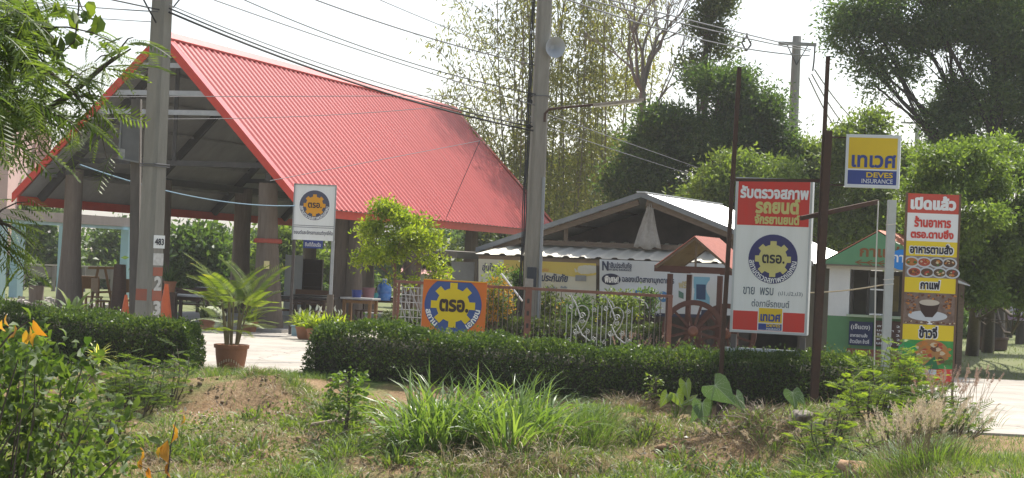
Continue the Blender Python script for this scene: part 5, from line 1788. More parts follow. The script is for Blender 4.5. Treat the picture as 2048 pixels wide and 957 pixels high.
# --- bright mid trees
btree('light green leafy tree directly above the shed ridge and big sign', 1470, 60, [(1440, 360, 46, 44), (1500, 400, 60, 50), (1400, 395, 40, 34), (1545, 370, 44, 50), (1480, 335, 26, 24)], 62, lm=lf_bright, n=16000, leaf=(.15, .068), crad=.27, cl=390, grp='light green trees behind the signs')
btree('light green leafy tree around the foot of the far crossarm pole', 1600, 66, [(1590, 330, 44, 50), (1640, 360, 50, 60), (1600, 420, 60, 50), (1660, 300, 30, 30)], 63, lm=lf_bright, n=14000, leaf=(.16, .072), crad=.27, cl=330, grp='light green trees behind the signs')
btree('light green tree with a rounded top behind the square insurance sign', 1740, 64, [(1730, 262, 54, 40), (1690, 320, 56, 60), (1785, 320, 44, 50), (1740, 390, 90, 60), (1700, 450, 70, 50), (1780, 460, 60, 50)], 64, lm=lf_bright, n=26000, leaf=(.16, .072), crad=.27, cl=570, grp='light green trees behind the signs')
btree('shaded dark tree low between the big sign and the insurance sign', 1680, 72, [(1680, 470, 60, 50), (1640, 440, 40, 50), (1720, 500, 60, 40)], 65, lm=lf_dark, n=10000, leaf=(.16, .072), crad=.27, cl=270, grp='light green trees behind the signs')
# --- big dark tree top right
BT = 62
btree('huge dark tree with thick limbs filling the upper right corner', 1990, BT,
      [(1900, 30, 110, 70), (1740, 20, 80, 44), (1700, 70, 46, 40), (1830, 70, 80, 60), (2010, 80, 100, 90), (1990, 190, 80, 60), (1922, 175, 50, 36), (1790, 128, 52, 32), (1730, 128, 30, 30),
       (2060, 230, 80, 70), (1930, 250, 70, 46), (1893, 228, 38, 36), (1752, 178, 16, 24), (1900, 290, 50, 34), (2000, -30, 160, 70), (1800, -40, 120, 60), (2140, 120, 120, 160)],
      66, lm=lf_big, n=88000, leaf=(.15, .06), crad=.29, cl=1700, tr=.36, puffs=10, top=(1985, 40), barkm=bark_dark, grp=None, name='big_tree')
# --- spreading light trees over the lawn on the right
def lawn_tree(label, px, py, D, blobs, seed):
    return tree('lawn_tree', label, 'tree', ong(px, py), [bl(b[0], b[1], D + b[4], b[2], b[3], b[2] * b[3], rd=1.3) for b in blobs], (.115, .052), 700, 42000, lf_right, bark, .17,
                trunk_top=at(px + 26, 330, D), group='trees on the lawn', seed=seed, crad=.17, up=.05, flat=.45, puffs=5, minh=.42)
lawn_tree('lawn tree with light layered crown just right of the food banner', 1944, 712, 44.5,
          [(1880, 330, 50, 30, -1), (1900, 378, 60, 34, 0), (1955, 362, 60, 34, 1), (1860, 470, 40, 30, 1), (1960, 310, 60, 30, 0), (1850, 390, 40, 26, 0), (1930, 425, 80, 34, -1), (1980, 400, 60, 40, 1), (1900, 500, 50, 30, 0), (1930, 540, 60, 30, 1), (1990, 480, 60, 44, 1), (1840, 440, 30, 30, 1), (1960, 575, 50, 30, 1)], 70)
lawn_tree('lawn tree at the right frame edge behind the round planter', 1975, 706, 46.5,
          [(2040, 330, 60, 40, 0), (2040, 420, 70, 40, -1), (2060, 500, 80, 50, 0), (2000, 560, 60, 40, 1), (2100, 380, 80, 70, 0), (2040, 590, 70, 30, 0), (2120, 560, 80, 60, 0), (2000, 300, 40, 20, 1)], 71)
# far trees right below the crowns
btree('dim far tree under the crowns at the right frame edge', 2040, 84, [(2010, 570, 50, 40), (2070, 560, 60, 50), (1960, 585, 40, 36)], 72, lm=lf_dark, n=4200, leaf=(.28, .12), grp='dim trees beyond the lawn')
btree('dim far tree right behind the bamboo hut', 1900, 90, [(1890, 570, 60, 46), (1940, 600, 40, 36), (1850, 560, 50, 50)], 73, lm=lf_dark, n=4200, leaf=(.28, .12), grp='dim trees beyond the lawn')
for i, (px, D, lab) in enumerate(((2022, 78, 'thin dark trunk standing alone on the far lawn near the white van'), (2046, 70, 'thin dark trunk cut by the right frame edge on the lawn'))):
    b = gp(px, D)
    tt = thing('thin_tree', lab, 'tree', b, 'thin trees beyond the lawn')
    V, F = tubes([(bez(b, b + Vector((.1, 0, 4.4)), 0, k=6), np.linspace(.17, .1, 6))], 7)
    np_obj('trunk', V, F, bark_dark, tt, smooth=True)
    g = np.random.default_rng(i + 3)
    P = np.array(b) + [0.1, 0, 4.3] + g.normal(size=(900, 3)) * [.9, .9, .6]
    V, F = leaves(P, rdir(900, 0, g), .24, .10, g=g)
    np_obj('crown', V, F, lf_dark, tt)

# --- clipped hedges
def hedge(name, label, pts, depth, hgt, lm, seed, n_per, leaf=(.052, .030), zb=0., end=.25):
    """pts: front base line in plan (x,y); hgt(u) crest height; rounded front shoulder"""
    g = np.random.default_rng(seed)
    pts = np.array(pts, float)
    seg = np.linalg.norm(np.diff(pts, axis=0), axis=1)
    L = seg.sum()
    cum = np.concatenate([[0], np.cumsum(seg)])
    def pos(u):
        i = np.clip(np.searchsorted(cum, u, side='right') - 1, 0, len(seg) - 1)
        f = ((u - cum[i]) / seg[i])[:, None]
        p = pts[i] * (1 - f) + pts[i + 1] * f
        t = (pts[i + 1] - pts[i]) / seg[i][:, None]
        return p, np.stack([-t[:, 1], t[:, 0]], 1)
    base = Vector((*pts[0], 0))
    t = thing(name, label, 'hedge', base)
    def surf(u, s):
        """s in 0..1 round the section: front bottom -> top -> back bottom ; returns offset across, height, normal"""
        H = hgt(u)
        per = 2 * H + depth
        q = s * per
        ac = np.where(q < H, 0., np.where(q < H + depth, q - H, depth))
        z = np.where(q < H, q, np.where(q < H + depth, H, per - q))
        na = np.where(q < H, -1., np.where(q < H + depth, 0., 1.))
        nz = np.where((q >= H) & (q < H + depth), 1., 0.)
        # rounded shoulders
        k = .30
        for side in (0, 1):
            d_ac = ac if side == 0 else depth - ac
            m_ = (d_ac < k) & (z > H - k)
            ca, cz_ = k, H - k
            va, vz = d_ac - ca, z - cz_
            ln = np.maximum(np.hypot(va, vz), 1e-6)
            sc_ = np.where(m_, k / ln, 1.)
            d2_ = np.where(m_, ca + va * np.minimum(sc_, 1), d_ac)
            z = np.where(m_, cz_ + vz * np.minimum(sc_, 1), z)
            ac = d2_ if side == 0 else depth - d2_
            na = np.where(m_, va / ln * (1 if side == 0 else -1), na)
            nz = np.where(m_, vz / ln, nz)
        return ac, z, na, nz
    N = int(n_per * L * (depth + 1.2 * float(hgt(np.array([L / 2]))[0])))
    u = g.random(N) * L
    s = g.random(N) ** 1.0 * .82
    ac, z, na, nz = surf(u, s)
    p, nr = pos(u)
    lump = (vnoise(u * 2.2 + seed, z * 2.6 + ac * 2) - .5) * .16 + (vnoise(u * .7, ac * .9 + 7) - .5) * .14
    e = np.minimum(u, L - u)
    inset = np.where(e < end, (end - e) * .5, 0)
    dep = -np.abs(g.normal(size=N)) * .05 + lump * (.4 + .6 * np.minimum(1, z)) + np.where(g.random(N) < .05, g.random(N) * .12, 0)
    ac2 = ac + na * dep + np.where(ac < depth / 2, inset, -inset)
    z2 = np.maximum(.02, z * (1 - inset * .35) + nz * dep + (vnoise(u * 3.3, ac * 3 + 3) - .5) * .07 * nz)
    P = np.stack([p[:, 0] + nr[:, 0] * ac2, p[:, 1] + nr[:, 1] * ac2, z2], 1)
    P[:, 2] = zb + P[:, 2] * (float(hgt(np.array([L / 2]))[0]) - zb) / float(hgt(np.array([L / 2]))[0])
    nrm = np.stack([nr[:, 0] * na, nr[:, 1] * na, nz], 1)
    Dd = unit(nrm * .7 + rdir(N, .35, g) * 1.0)
    # end caps
    gs = [leaves(P, Dd, leaf[0] * (.7 + .7 * g.random(N)), leaf[1] * (.7 + .6 * g.random(N)), g=g)]
    for uu, sg in ((0., -1), (L, 1)):
        M_ = int(n_per * depth * .9)
        pp, nn = pos(np.full(M_, np.clip(uu, 0, L - 1e-4)))
        a_ = g.random(M_) * depth
        zz_ = g.random(M_) * float(hgt(np.array([uu]))[0]) * .96
        tt_ = np.stack([nn[:, 1], -nn[:, 0]], 1) * sg
        b_ = -np.abs(g.normal(size=M_)) * .05 + .06 * np.sin(zz_ * 6) - .12 * (zz_ > .6) * (zz_ - .6)
        Pc = np.stack([pp[:, 0] + nn[:, 0] * a_ + tt_[:, 0] * b_, pp[:, 1] + nn[:, 1] * a_ + tt_[:, 1] * b_, zz_ * 1.0 + .02 + zb * (1 - zz_ / float(hgt(np.array([uu]))[0]))], 1)
        gs.append(leaves(Pc, unit(np.concatenate([tt_, np.zeros((M_, 1))], 1) * .7 + rdir(M_, .3, g)), leaf[0] * (.7 + .7 * g.random(M_)), leaf[1], g=g))
    ns = int(L * 16)
    u = g.random(ns) * L
    pp, nn = pos(np.clip(u, 0, L - 1e-4))
    a_ = .1 + g.random(ns) * (depth - .2)
    hs = .05 + .11 * g.random(ns)
    Ps = np.stack([pp[:, 0] + nn[:, 0] * a_, pp[:, 1] + nn[:, 1] * a_, hgt(u) - .03 - .35 * np.clip(.25 - a_, 0, 1)], 1)
    Ps = np.repeat(Ps, 9, 0) + np.concatenate([g.normal(size=(ns * 9, 2)) * .012, (np.repeat(hs, 9) * g.random(ns * 9))[:, None]], 1)
    gs.append(leaves(Ps, unit(rdir(ns * 9, .7, g)), leaf[0] * 1.15, leaf[1], g=g))
    V, F = cat_geo(gs)
    np_obj('foliage', V, F, lm, t)
    # opaque dark core added to give the hedge its inner shade, then stems
    K = max(4, int(L / .5))
    us = np.linspace(.12, L - .12, K)
    p, nr = pos(us)
    H = hgt(us)
    rows = []
    for fr, fz in ((.10, .10), (.08, .62), (.22, .84), (.78, .84), (.92, .62), (.90, .10)):
        rows.append(np.stack([p[:, 0] + nr[:, 0] * depth * fr, p[:, 1] + nr[:, 1] * depth * fr, H * fz + zb * (1 - fz)], 1))
    Vc = np.stack(rows, 1).reshape(-1, 3)
    Fq = [(i * 6 + j, i * 6 + (j + 1) % 6, (i + 1) * 6 + (j + 1) % 6, (i + 1) * 6 + j) for i in range(K - 1) for j in range(6)]
    np_obj('shade_core', Vc, [np.array(Fq), np.array([tuple(range(6)), tuple(range((K - 1) * 6, K * 6))[::-1]])], mat('dark_hedge_core', (.035, .034, .022), .95, (.06, .055, .035), 30, .4), t)
    st = []
    for k in range(int(L * 5)):
        uu = g.random() * L
        p_, n_ = pos(np.array([uu]))
        a_ = g.random() * depth * .8 + .05
        b_ = np.array([p_[0, 0] + n_[0, 0] * a_, p_[0, 1] + n_[0, 1] * a_, -.12 + zb])
        st.append((bez(b_, b_ + [g.normal() * .08, g.normal() * .05, .45], 0, k=3), np.array([.013, .011, .008])))
    V, F = tubes(st, 4)
    np_obj('stems', V, F, bark, t)['kind'] = 'stuff'
    return t
def hb(px, py):
    q = at(px, py, 1.0)
    a, b = ray(px, py)
    D = -CAMH / b
    return (a * D, D)
h0, h1, h2_ = hb(618, 745), hb(1100, 768), hb(1752, 800)
hedge('clipped_hedge', 'long dark clipped hedge across the middle in front of the iron fence', [(h0[0] + .05, 33.3), (h1[0], 32.6), (h2_[0] - .25, 32.3)], 1.3,
      lambda u: .80 + .04 * np.cos(u * .7) - .016 * u, lf_hedge, 21, 2100, zb=-.24)
l0, l1 = hb(-60, 722), hb(386, 742)
hedge('clipped_hedge', 'shorter clipped hedge at the left in front of the utility pole and cones', [(-9.6, 32.9), (l1[0], 32.7)], 1.25,
      lambda u: .92 - .025 * u + .04 * np.sin(u * 1.3), lf_hedge, 22, 2100)
i0, i1 = gp(955, 42.0), gp(1325, 40.2)
hedge('clipped_hedge', 'lighter inner hedge behind the iron fence under the banners', [(i0.x, 41.6), (i1.x, 40.4)], .8, lambda u: .82 + .05 * np.sin(u * 2), lf_hedge2, 23, 1500, leaf=(.06, .034))
i0, i1 = gp(762, 44.5), gp(842, 44.0)
hedge('clipped_hedge', 'short inner hedge stump behind the white lattice of the fence', [(i0.x, 44.5), (i1.x, 44.0)], .7, lambda u: .85 + 0 * u, lf_hedge2, 24, 1500, leaf=(.06, .034))
# ------------------------------------------------------------------ foreground plants
lf_leu = leafmat('leucaena_leaf', (.075, .125, .022), (.17, .23, .04), .45, clump=1.5, c=(.30, .32, .05))
lf_leu2 = leafmat('dark_fern_leaf', (.055, .095, .022), (.12, .17, .04), .4, clump=1.5)  # darker, less yellow green than the leucaena leaf
lf_grass = leafmat('tall_grass_blade', (.075, .14, .030), (.20, .28, .085), .35, clump=1.5, rough=.4)
lf_grass2 = leafmat('soft_grass_blade', (.065, .12, .03), (.16, .23, .07), .35, clump=2)
lf_straw = leafmat('straw', (.27, .20, .11), (.46, .38, .24), .2, tcol=(1, .95, .8), clump=2)
lf_cover = leafmat('ground_weed', (.07, .115, .025), (.19, .25, .06), .35, clump=1.2)
lf_yel = leafmat('yellow_green_leaf', (.11, .17, .018), (.30, .36, .035), .45, clump=2.2, c=(.46, .46, .05))
lf_palm = leafmat('palm_leaf', (.068, .108, .024), (.165, .205, .048), .4, clump=2, c=(.33, .30, .07))
lf_shrub = leafmat('broad_shrub_leaf', (.034, .068, .018), (.10, .15, .036), .42, clump=2, rough=.6, c=(.17, .20, .045))
lf_albizia = leafmat('feathery_leaf', (.055, .095, .026), (.14, .19, .05), .48, clump=1.6)
lf_cotton = leafmat('lobed_leaf', (.055, .095, .025), (.15, .20, .04), .42, clump=3)
lf_orange = leafmat('orange_leaf', (.40, .17, .02), (.52, .34, .04), .45, tcol=(1.4, 1.2, .7), clump=3)
lf_flower = leafmat('orange_flower', (.50, .24, .02), (.62, .42, .06), .3, tcol=(1.2, 1.1, .7), clump=4)
dry_twig = mat('dry_twig', (.22, .17, .12), .95, (.12, .09, .065), 12)
FROND = frond_proto()
PINN = pinnate_proto()
def on(P):
    P[:, 2] = gz(P[:, 0], P[:, 1])
    return P

def fern_bush(name, label, base, sticks, n_fr, size, lm, seed, hgt, group=None):
    """leggy shrub of compound leaves: sticks = plan offsets of its shoots"""
    g = np.random.default_rng(seed)
    t = thing(name, label, 'shrub', base, group)
    b = np.array(base)
    paths, P, Dd = [], [], []
    for dx, dy, h in sticks:
        s = b + [dx * .55, dy * .55, 0]
        s[2] = float(gz(s[0], s[1]))
        e = b + [dx, dy, 0]
        e[2] = float(gz(e[0], e[1])) + h
        pts = bez(s, e, 0, side=g.normal(size=3) * [.06, .06, 0], k=6)
        paths.append((pts, np.linspace(.013, .004, 6)))
        m = max(3, int(n_fr * h / hgt))
        for k in range(m):
            f = .22 + .78 * (k + g.random()) / m
            q = pts[min(4, int(f * 5))] * (1 - (f * 5) % 1) + pts[min(5, int(f * 5) + 1)] * ((f * 5) % 1)
            a = k * 2.4 + g.random()
            P.append(q + g.normal(size=3) * .03)
            Dd.append([math.cos(a), math.sin(a), .35 + .5 * g.random() * f])
    P, Dd = np.array(P), unit(np.array(Dd))
    V, F = inst(FROND, P, Dd, np.tile([0, 0, 1.], (len(P), 1)) + g.normal(size=(len(P), 3)) * .25, size * (.65 + .6 * g.random(len(P))))
    np_obj('foliage', V, F, lm, t)
    V, F = tubes(paths, 4)
    np_obj('stems', V, F, bark, t)
    return t
def ring(n, rx, ry, h0, h1, g):
    o = []
    for k in range(n):
        a, r = g.random() * 6.28, math.sqrt(g.random())
        o.append((rx * r * math.cos(a), ry * r * math.sin(a), (h0 + (h1 - h0) * g.random()) * (1 - .35 * r)))
    return o
g = np.random.default_rng(77)
# the yellow-green thicket at the right, five bushes
RB = 'yellow green fern-leaved bushes at the right'
for i, (px, D, rx, h, n, lab) in enumerate((
        (1800, 29.2, .75, 1.25, 44, 'tallest yellow green fern-leaved bush right at the foot of the food banner'),
        (1752, 28.0, .50, .80, 26, 'yellow green fern-leaved bush around the bottom of the white string'),
        (1668, 27.0, .50, .62, 24, 'small yellow green fern-leaved bush beside the double rusty post foot'),
        (1880, 27.6, .60, .70, 30, 'green fern-leaved bush in front of the driveway edge'),
        (1800, 25.6, .75, .55, 34, 'low fern-leaved bush right behind the pale plume grass'),
        (1610, 24.6, .55, .40, 20, 'low yellow green sprig bush left of the pale plume grass'),
        (1930, 26.2, .5, .50, 22, 'low dark green bush where the plume grass meets the sandy verge'))):
    fern_bush('fern_leaved_bush', lab, gp(px, D), ring(n, rx, .5, h * .55, h, g), 17, .20, lf_leu if i not in (3, 6) else lf_leu2, 100 + i, 1.0, RB)
# left mid fern bush
LB = 'green fern-leaved bushes at the left'
for i, (px, D, rx, h, n, lab) in enumerate((
        (275, 29.0, .62, 1.05, 34, 'feathery green bush before the left hedge, right of the striped plant'),
        (200, 27.0, .6, .85, 26, 'lower feathery green bush in front of the left end of the hedge'),
        (345, 30.2, .35, .95, 12, 'thin feathery sprays reaching up over the end of the left hedge'))):
    fern_bush('fern_leaved_bush', lab, gp(px, D), ring(n, rx, .45, h * .5, h, g), 15, .24, lf_leu2, 120 + i, 1.0, LB)
# seedling with whorled leaves before the hedge
def sapling(label, base, h, r, n, lm, seed, leaf=(.09, .05), tiers=5, thick=.02):
    g = np.random.default_rng(seed)
    t = thing('sapling', label, 'sapling', base)
    b = np.array(base)
    paths = [(bez(b, b + [.03, 0, h], 0, side=[.03, 0, 0], k=6), np.linspace(thick, .006, 6))]
    P, Dd = [], []
    for k in range(tiers):
        z = h * (.34 + .66 * k / (tiers - 1))
        for j in range(5):
            a = j * 1.26 + k * .7 + g.random() * .4
            e = b + [math.cos(a) * r * (1 - .5 * k / tiers), math.sin(a) * r * (1 - .5 * k / tiers), z + .05]
            s = b + [.02, 0, z - .05]
            paths.append((bez(s, e, .03, k=4), np.array([.006, .005, .004, .003])))
            m = n // (tiers * 5)
            P.append(s + (e - s) * (.35 + .7 * g.random(m))[:, None] + g.normal(size=(m, 3)) * .04)
            Dd.append(unit(np.array([math.cos(a), math.sin(a), 0]) + g.normal(size=(m, 3)) * .6))
    P, Dd = np.concatenate(P), np.concatenate(Dd)
    V, F = leaves(P, Dd, leaf[0] * (.7 + .6 * g.random(len(P))), leaf[1], g=g, hexa=True)
    np_obj('foliage', V, F, lm, t)
    V, F = tubes(paths, 5)
    np_obj('stem', V, F, bark, t)
    return t
sapling('small green sapling in front of the left end of the long hedge', ong(688, 876), .82, .34, 420, leafmat('sapling_leaf', (.06, .115, .022), (.15, .22, .045), .4, clump=3), 8, thick=.035)
sapling('leafy sprig of a small shrub just behind the dry grass mound', ong(1305, 830), .50, .16, 110, lf_cover, 9, (.07, .035), 4)

def tussock(label, centres, n, L, Wd, bend, lm, seed, spread=.30, name='grass_clump', cat='grass clump', group=None, dry=0, lean=.55, k=5):
    g = np.random.default_rng(seed)
    base = centres[0]
    t = thing(name, label, cat, base, group)
    def mk(n, L, Wd, bend, ln):
        c = np.array([tuple(q) for q in centres])[g.integers(0, len(centres), n)]
        a = g.random(n) * 6.283
        r = spread * np.sqrt(g.random(n))
        P = c + np.stack([r * np.cos(a), r * np.sin(a) * .8, 0 * a], 1)
        on(P)
        Dd = unit(np.stack([np.cos(a) * ln * r / spread + g.normal(size=n) * .18, np.sin(a) * ln * r / spread + g.normal(size=n) * .18, np.ones(n)], 1))
        return strips(P, Dd, L * (.55 + .6 * g.random(n)), Wd * (.7 + .6 * g.random(n)), bend * (.6 + .8 * g.random(n)), k, g)
    V, F = mk(n, L, Wd, bend, lean)
    np_obj('blades', V, F, lm, t)
    if dry:
        V, F = mk(dry, L * .62, Wd * .6, bend * 1.8, lean * 1.7)
        np_obj('dry_blades', V, F, lf_straw, t)
    return t
TG = 'grass clumps on the bank'
tussock('biggest clump of tall arching green grass in front of the long hedge', [ong(835, 905), ong(880, 890), ong(925, 900), ong(880, 915)], 420, 1.15, .046, 1.7, lf_grass, 31, .34, group=TG, dry=240)
tussock('second tall arching green grass clump to the right of the biggest one', [ong(990, 895), ong(1035, 885), ong(1075, 895), ong(1020, 915)], 400, 1.12, .046, 1.7, lf_grass, 32, .34, group=TG, dry=300)
tussock('lower drooping grass tuft at the left foot of the biggest grass clump', [ong(800, 912), ong(850, 925)], 90, .85, .038, 2.2, lf_grass, 33, .26, group=TG, dry=60, lean=.9)
tussock('short bushy fine green grass clump left of the dry mound', [ong(1165, 890), ong(1195, 875), ong(1150, 870)], 700, .62, .013, 1.6, lf_grass2, 34, .30, group=TG, dry=120)
tussock('dry straw coloured grass tuft on top of the soil mound', [ong(1232, 822), ong(1262, 818), ong(1285, 826)], 420, .42, .010, 2.2, lf_straw, 35, .24, group=TG, lean=.9)
tussock('tangle of dry grass below the two tall green clumps', [ong(905, 940), ong(985, 945), ong(1060, 942), ong(1110, 930)], 480, .50, .012, 2.6, lf_straw, 36, .40, group=TG, lean=1.1)
tussock('dry brown weeds on the mound right of the spotted leaves', [ong(1480, 850), ong(1540, 845), ong(1450, 880), ong(1590, 860)], 420, .42, .008, 1.8, leafmat('brown_weed', (.16, .115, .07), (.30, .23, .15), .2, tcol=(1, .95, .8)), 37, .42, group=TG, lean=1.0)
# plume grasses
def plumes(label, centres, n, h, seed, pm, blades=400, spread=.4, group='plume grasses at the right', pl=.20):
    g = np.random.default_rng(seed)
    t = thing('plume_grass', label, 'plume grass', centres[0], group)
    c = np.array([tuple(q) for q in centres])[g.integers(0, len(centres), n)]
    a = g.random(n) * 6.283; r = spread * np.sqrt(g.random(n))
    P = on(c + np.stack([r * np.cos(a), r * np.sin(a) * .7, 0 * a], 1))
    H = h * (.7 + .45 * g.random(n))
    lean_ = np.stack([np.cos(a) * r * .5 + g.normal(size=n) * .05 + .03, np.sin(a) * r * .4, 0 * a], 1)
    paths, hv, hf, off = [], [], [], 0
    for i in range(n):
        e = P[i] + lean_[i] + [0, 0, H[i]]
        pts = bez(P[i], e, 0, side=-lean_[i] * .3 * np.array([1, 1, 0]), k=4)
        paths.append((pts, np.array([.004, .0035, .003, .0025])))
    V, F = tubes(paths, 3)
    np_obj('stalks', V, F, lf_straw, t)
    # bottle brush heads of fine hairs
    m = 46
    E_ = np.array([p[0][-1] for p in paths]); dr = unit(np.array([p[0][-1] - p[0][-2] for p in paths]))
    tt = g.random((n, m))
    hp = E_[:, None, :] + dr[:, None, :] * (tt * pl)[..., None]
    rd = rdir(n * m, 0, g).reshape(n, m, 3)
    hd = unit(dr[:, None, :] * 1.0 + rd * .75)
    V, F = leaves(hp.reshape(-1, 3), hd.reshape(-1, 3), (.050 * (1 - .5 * tt)).ravel(), .007, g=g)
    np_obj('plume_heads', V, F, pm, t)
    if blades:
        c2 = np.array([tuple(q) for q in centres])[g.integers(0, len(centres), blades)]
        a = g.random(blades) * 6.283; r = (spread + .1) * np.sqrt(g.random(blades))
        P = on(c2 + np.stack([r * np.cos(a), r * np.sin(a) * .8, 0 * a], 1))
        V, F = strips(P, unit(np.stack([np.cos(a) * .5, np.sin(a) * .5, np.ones(blades)], 1)), h * .8 * (.5 + .6 * g.random(blades)), .012, 1.6, 4, g)
        np_obj('blades', V, F, lf_grass2, t)
plume_pale = leafmat('pale_plume', (.50, .41, .29), (.66, .57, .43), .35, tcol=(1, .95, .85))
plume_pink = leafmat('pinkish_plume', (.36, .25, .19), (.50, .38, .30), .3, tcol=(1, .9, .85))
plumes('thick clump of pale feathery plume grass near the right bottom corner', [ong(1790, 925), ong(1835, 920), ong(1875, 925), ong(1830, 935)], 120, .50, 41, plume_pale, 900, .36)
plumes('thin pinkish plume grass standing up against the bright driveway', [ong(1905, 860), ong(1945, 856), ong(1880, 862)], 46, .66, 42, plume_pink, 160, .30, pl=.15)
plumes('few small straw plumes left of the fern-leaved thicket', [ong(1560, 905), ong(1490, 915), ong(1630, 912)], 34, .26, 43, plume_pale, 120, .5, pl=.10)
plumes('dry plumes standing inside the fence end by the gazebo', [gp(1268, 39.4), gp(1312, 39.0)], 26, .62, 44, plume_pink, 60, .35, pl=.14)

# spotted big leaves (caladium)
def arrow_leaf(P, d, up, L, Wd):
    """heart/arrow leaf: P stalk joint, d tip direction"""
    d = Vector(d).normalized(); n = Vector(up); n = (n - d * n.dot(d)).normalized(); s = d.cross(n)
    out = [(-.30, .30), (-.20, .42), (.0, .48), (.25, .42), (.55, .26), (.80, .10), (1.0, 0)]
    ctr = [(-.02, 0), (.25, 0), (.6, 0), (1.0, 0)]
    right = [P + d * (a * L) + s * (b * Wd) + n * (-.10 * b * L) for a, b in out]
    left = [P + d * (a * L) - s * (b * Wd) + n * (-.10 * b * L) for a, b in out]
    c0 = P + n * (.02 * L)
    vs = [c0] + right + left[:-1]
    n_ = len(out)
    fs = [(0, i, i + 1) for i in range(1, n_)]
    L0 = n_ + 1
    fs += [(0, L0 + i + 1, L0 + i) for i in range(n_ - 2)] + [(0, n_, L0 + n_ - 2)]
    return [tuple(v) for v in vs], fs
def spotted_leaf_mat():
    m = leafmat('spotted_leaf', (.06, .12, .055), (.13, .20, .085), .42, clump=3, rough=.6)
    n, l = m.node_tree.nodes, m.node_tree.links
    p = n['Principled BSDF']
    geo = n.new('ShaderNodeNewGeometry')
    vo = n.new('ShaderNodeTexVoronoi'); vo.inputs['Scale'].default_value = 44
    l.new(geo.outputs['Position'], vo.inputs['Vector'])
    r_ = n.new('ShaderNodeValToRGB')
    r_.color_ramp.elements[0].position, r_.color_ramp.elements[1].position = .22, .30
    r_.color_ramp.elements[0].color, r_.color_ramp.elements[1].color = (1, 1, 1, 1), (0, 0, 0, 1)
    l.new(vo.outputs['Distance'], r_.inputs['Fac'])
    mx = n.new('ShaderNodeMix'); mx.data_type = 'RGBA'
    l.new(r_.outputs[0], mx.inputs['Factor'])
    src = p.inputs['Base Color'].links[0].from_socket
    l.new(src, mx.inputs['A']); mx.inputs['B'].default_value = (.30, .36, .26, 1)
    l.new(mx.outputs['Result'], p.inputs['Base Color'])
    return m
lf_spot = spotted_leaf_mat()
lf_back = leafmat('painted_backlit_leaf', (.11, .18, .025), (.24, .32, .05), .45, clump=9, rough=.35)  # backlight put into the leaf colour, brighter than on the other plants
def caladium(label, base, spec, lm=lf_spot, k=.9):
    t = thing('spotted_plant', label, 'plant', base, 'spotted big-leaved plants before the hedge')
    b = Vector(base)
    for (dx, dz, tip, L, W, up) in spec:
        j = b + Vector((dx, -.05, dz))
        pts = bez(b, j, 0, side=[-dx * .12, 0, 0], k=5)
        V, F = tubes([(pts, np.linspace(.013, .008, 5))], 5)
        np_obj('stalk', V, F, lf_cover, t)
        vs, fs = arrow_leaf(j, tip, up, L * k, W * k)
        lo = MB().add(vs, fs).build('leaf', lm, t)
        nn_ = Vector(up).normalized() * .004
        vm = MB()
        C0 = Vector(vs[0])
        for q, wv in ((7, .006), (3, .003), (4, .003), (5, .003), (10, .003), (11, .003), (12, .003), (1, .003), (8, .003)):
            if q < len(vs):
                E_ = C0.lerp(Vector(vs[q]), .93)
                sd_ = (E_ - C0).cross(Vector(up)).normalized() * wv
                vm.add([tuple(C0 - sd_ + nn_), tuple(C0 + sd_ + nn_), tuple(E_ + sd_ * .3 + nn_), tuple(E_ - sd_ * .3 + nn_)], [(0, 1, 2, 3)])
        vm.build('vein', mat('pale_vein', (.36, .42, .24), .6), lo)
px_m = 29.2 / FOC
b = ong(1352, 845)
caladium('spotted big-leaved plant with leaves coloured backlit yellow green standing upright on the soil mound', b,
         [(-.16, .42, (-.5, -.3, -.9), .27, .22, (.2, -1, .5)), (.12, .62, (.2, -.2, -1.0), .34, .30, (.55, -.8, .3)), (-.02, .44, (.35, -.3, -.7), .30, .28, (-.3, -1, .3)), (.28, .38, (-.9, -.3, -.42), .34, .20, (0, -.8, .8))], lf_back)
b = ong(1418, 860)
caladium('largest spotted plant with broad grey green leaves in front of the left rusty post', b,
         [(.05, .62, (.75, -.3, -.65), .46, .50, (-.2, -1, .55)), (-.12, .36, (.12, -.3, -1), .38, .34, (0, -1, .3)), (.36, .48, (.5, -.2, -.9), .34, .26, (.4, -1, .2)), (-.16, .30, (-.5, -.2, -1), .30, .2, (0, -1, .2))])
b = ong(1590, 835)
caladium('single heart-shaped green leaf plant between the two rusty posts at the hedge foot', b, [(-.06, .34, (.15, -.4, -.9), .28, .30, (0, -1, .45)), (.02, .30, (.5, -.2, -.6), .2, .2, (.2, -1, .4))])

# striped strap-leaved plant by the left hedge
b = ong(196, 735)
b = Vector((b.x, 32.2, float(gz(b.x, 32.2))))
b = at(196, 712, 31.5)
t = thing('striped_plant', 'yellow edged strap-leaved plant in front of the left hedge', 'plant', (b.x, 31.5, float(gz(b.x, 31.5))))
g = np.random.default_rng(3)
lf_edge = leafmat('yellow_leaf_edge', (.42, .44, .10), (.60, .58, .22), .35, clump=3)
lf_in = leafmat('green_leaf_heart', (.10, .16, .04), (.20, .26, .07), .35, clump=3)
for k in range(26):
    a = k * 2.4
    el_ = 1.15 - 1.35 * (k / 26) ** .8
    d = np.array([[math.cos(a) * math.cos(el_), math.sin(a) * math.cos(el_) * .8, math.sin(el_)]])
    P0 = np.array([[b.x, 31.5, b.z - .04 + .004 * k * 0]])
    V1, F1 = strips(P0, d.copy(), .36, .075, 1.1, 5, np.random.default_rng(k), .05)
    V2, F2 = strips(P0 + [[0, -.004, .004]], d.copy(), .34, .035, 1.1, 5, np.random.default_rng(k), .05)
    lfo = np_obj('leaf', V1, F1, lf_edge, t)
    sub = np_obj('leaf_heart', V2, F2, lf_in, lfo)
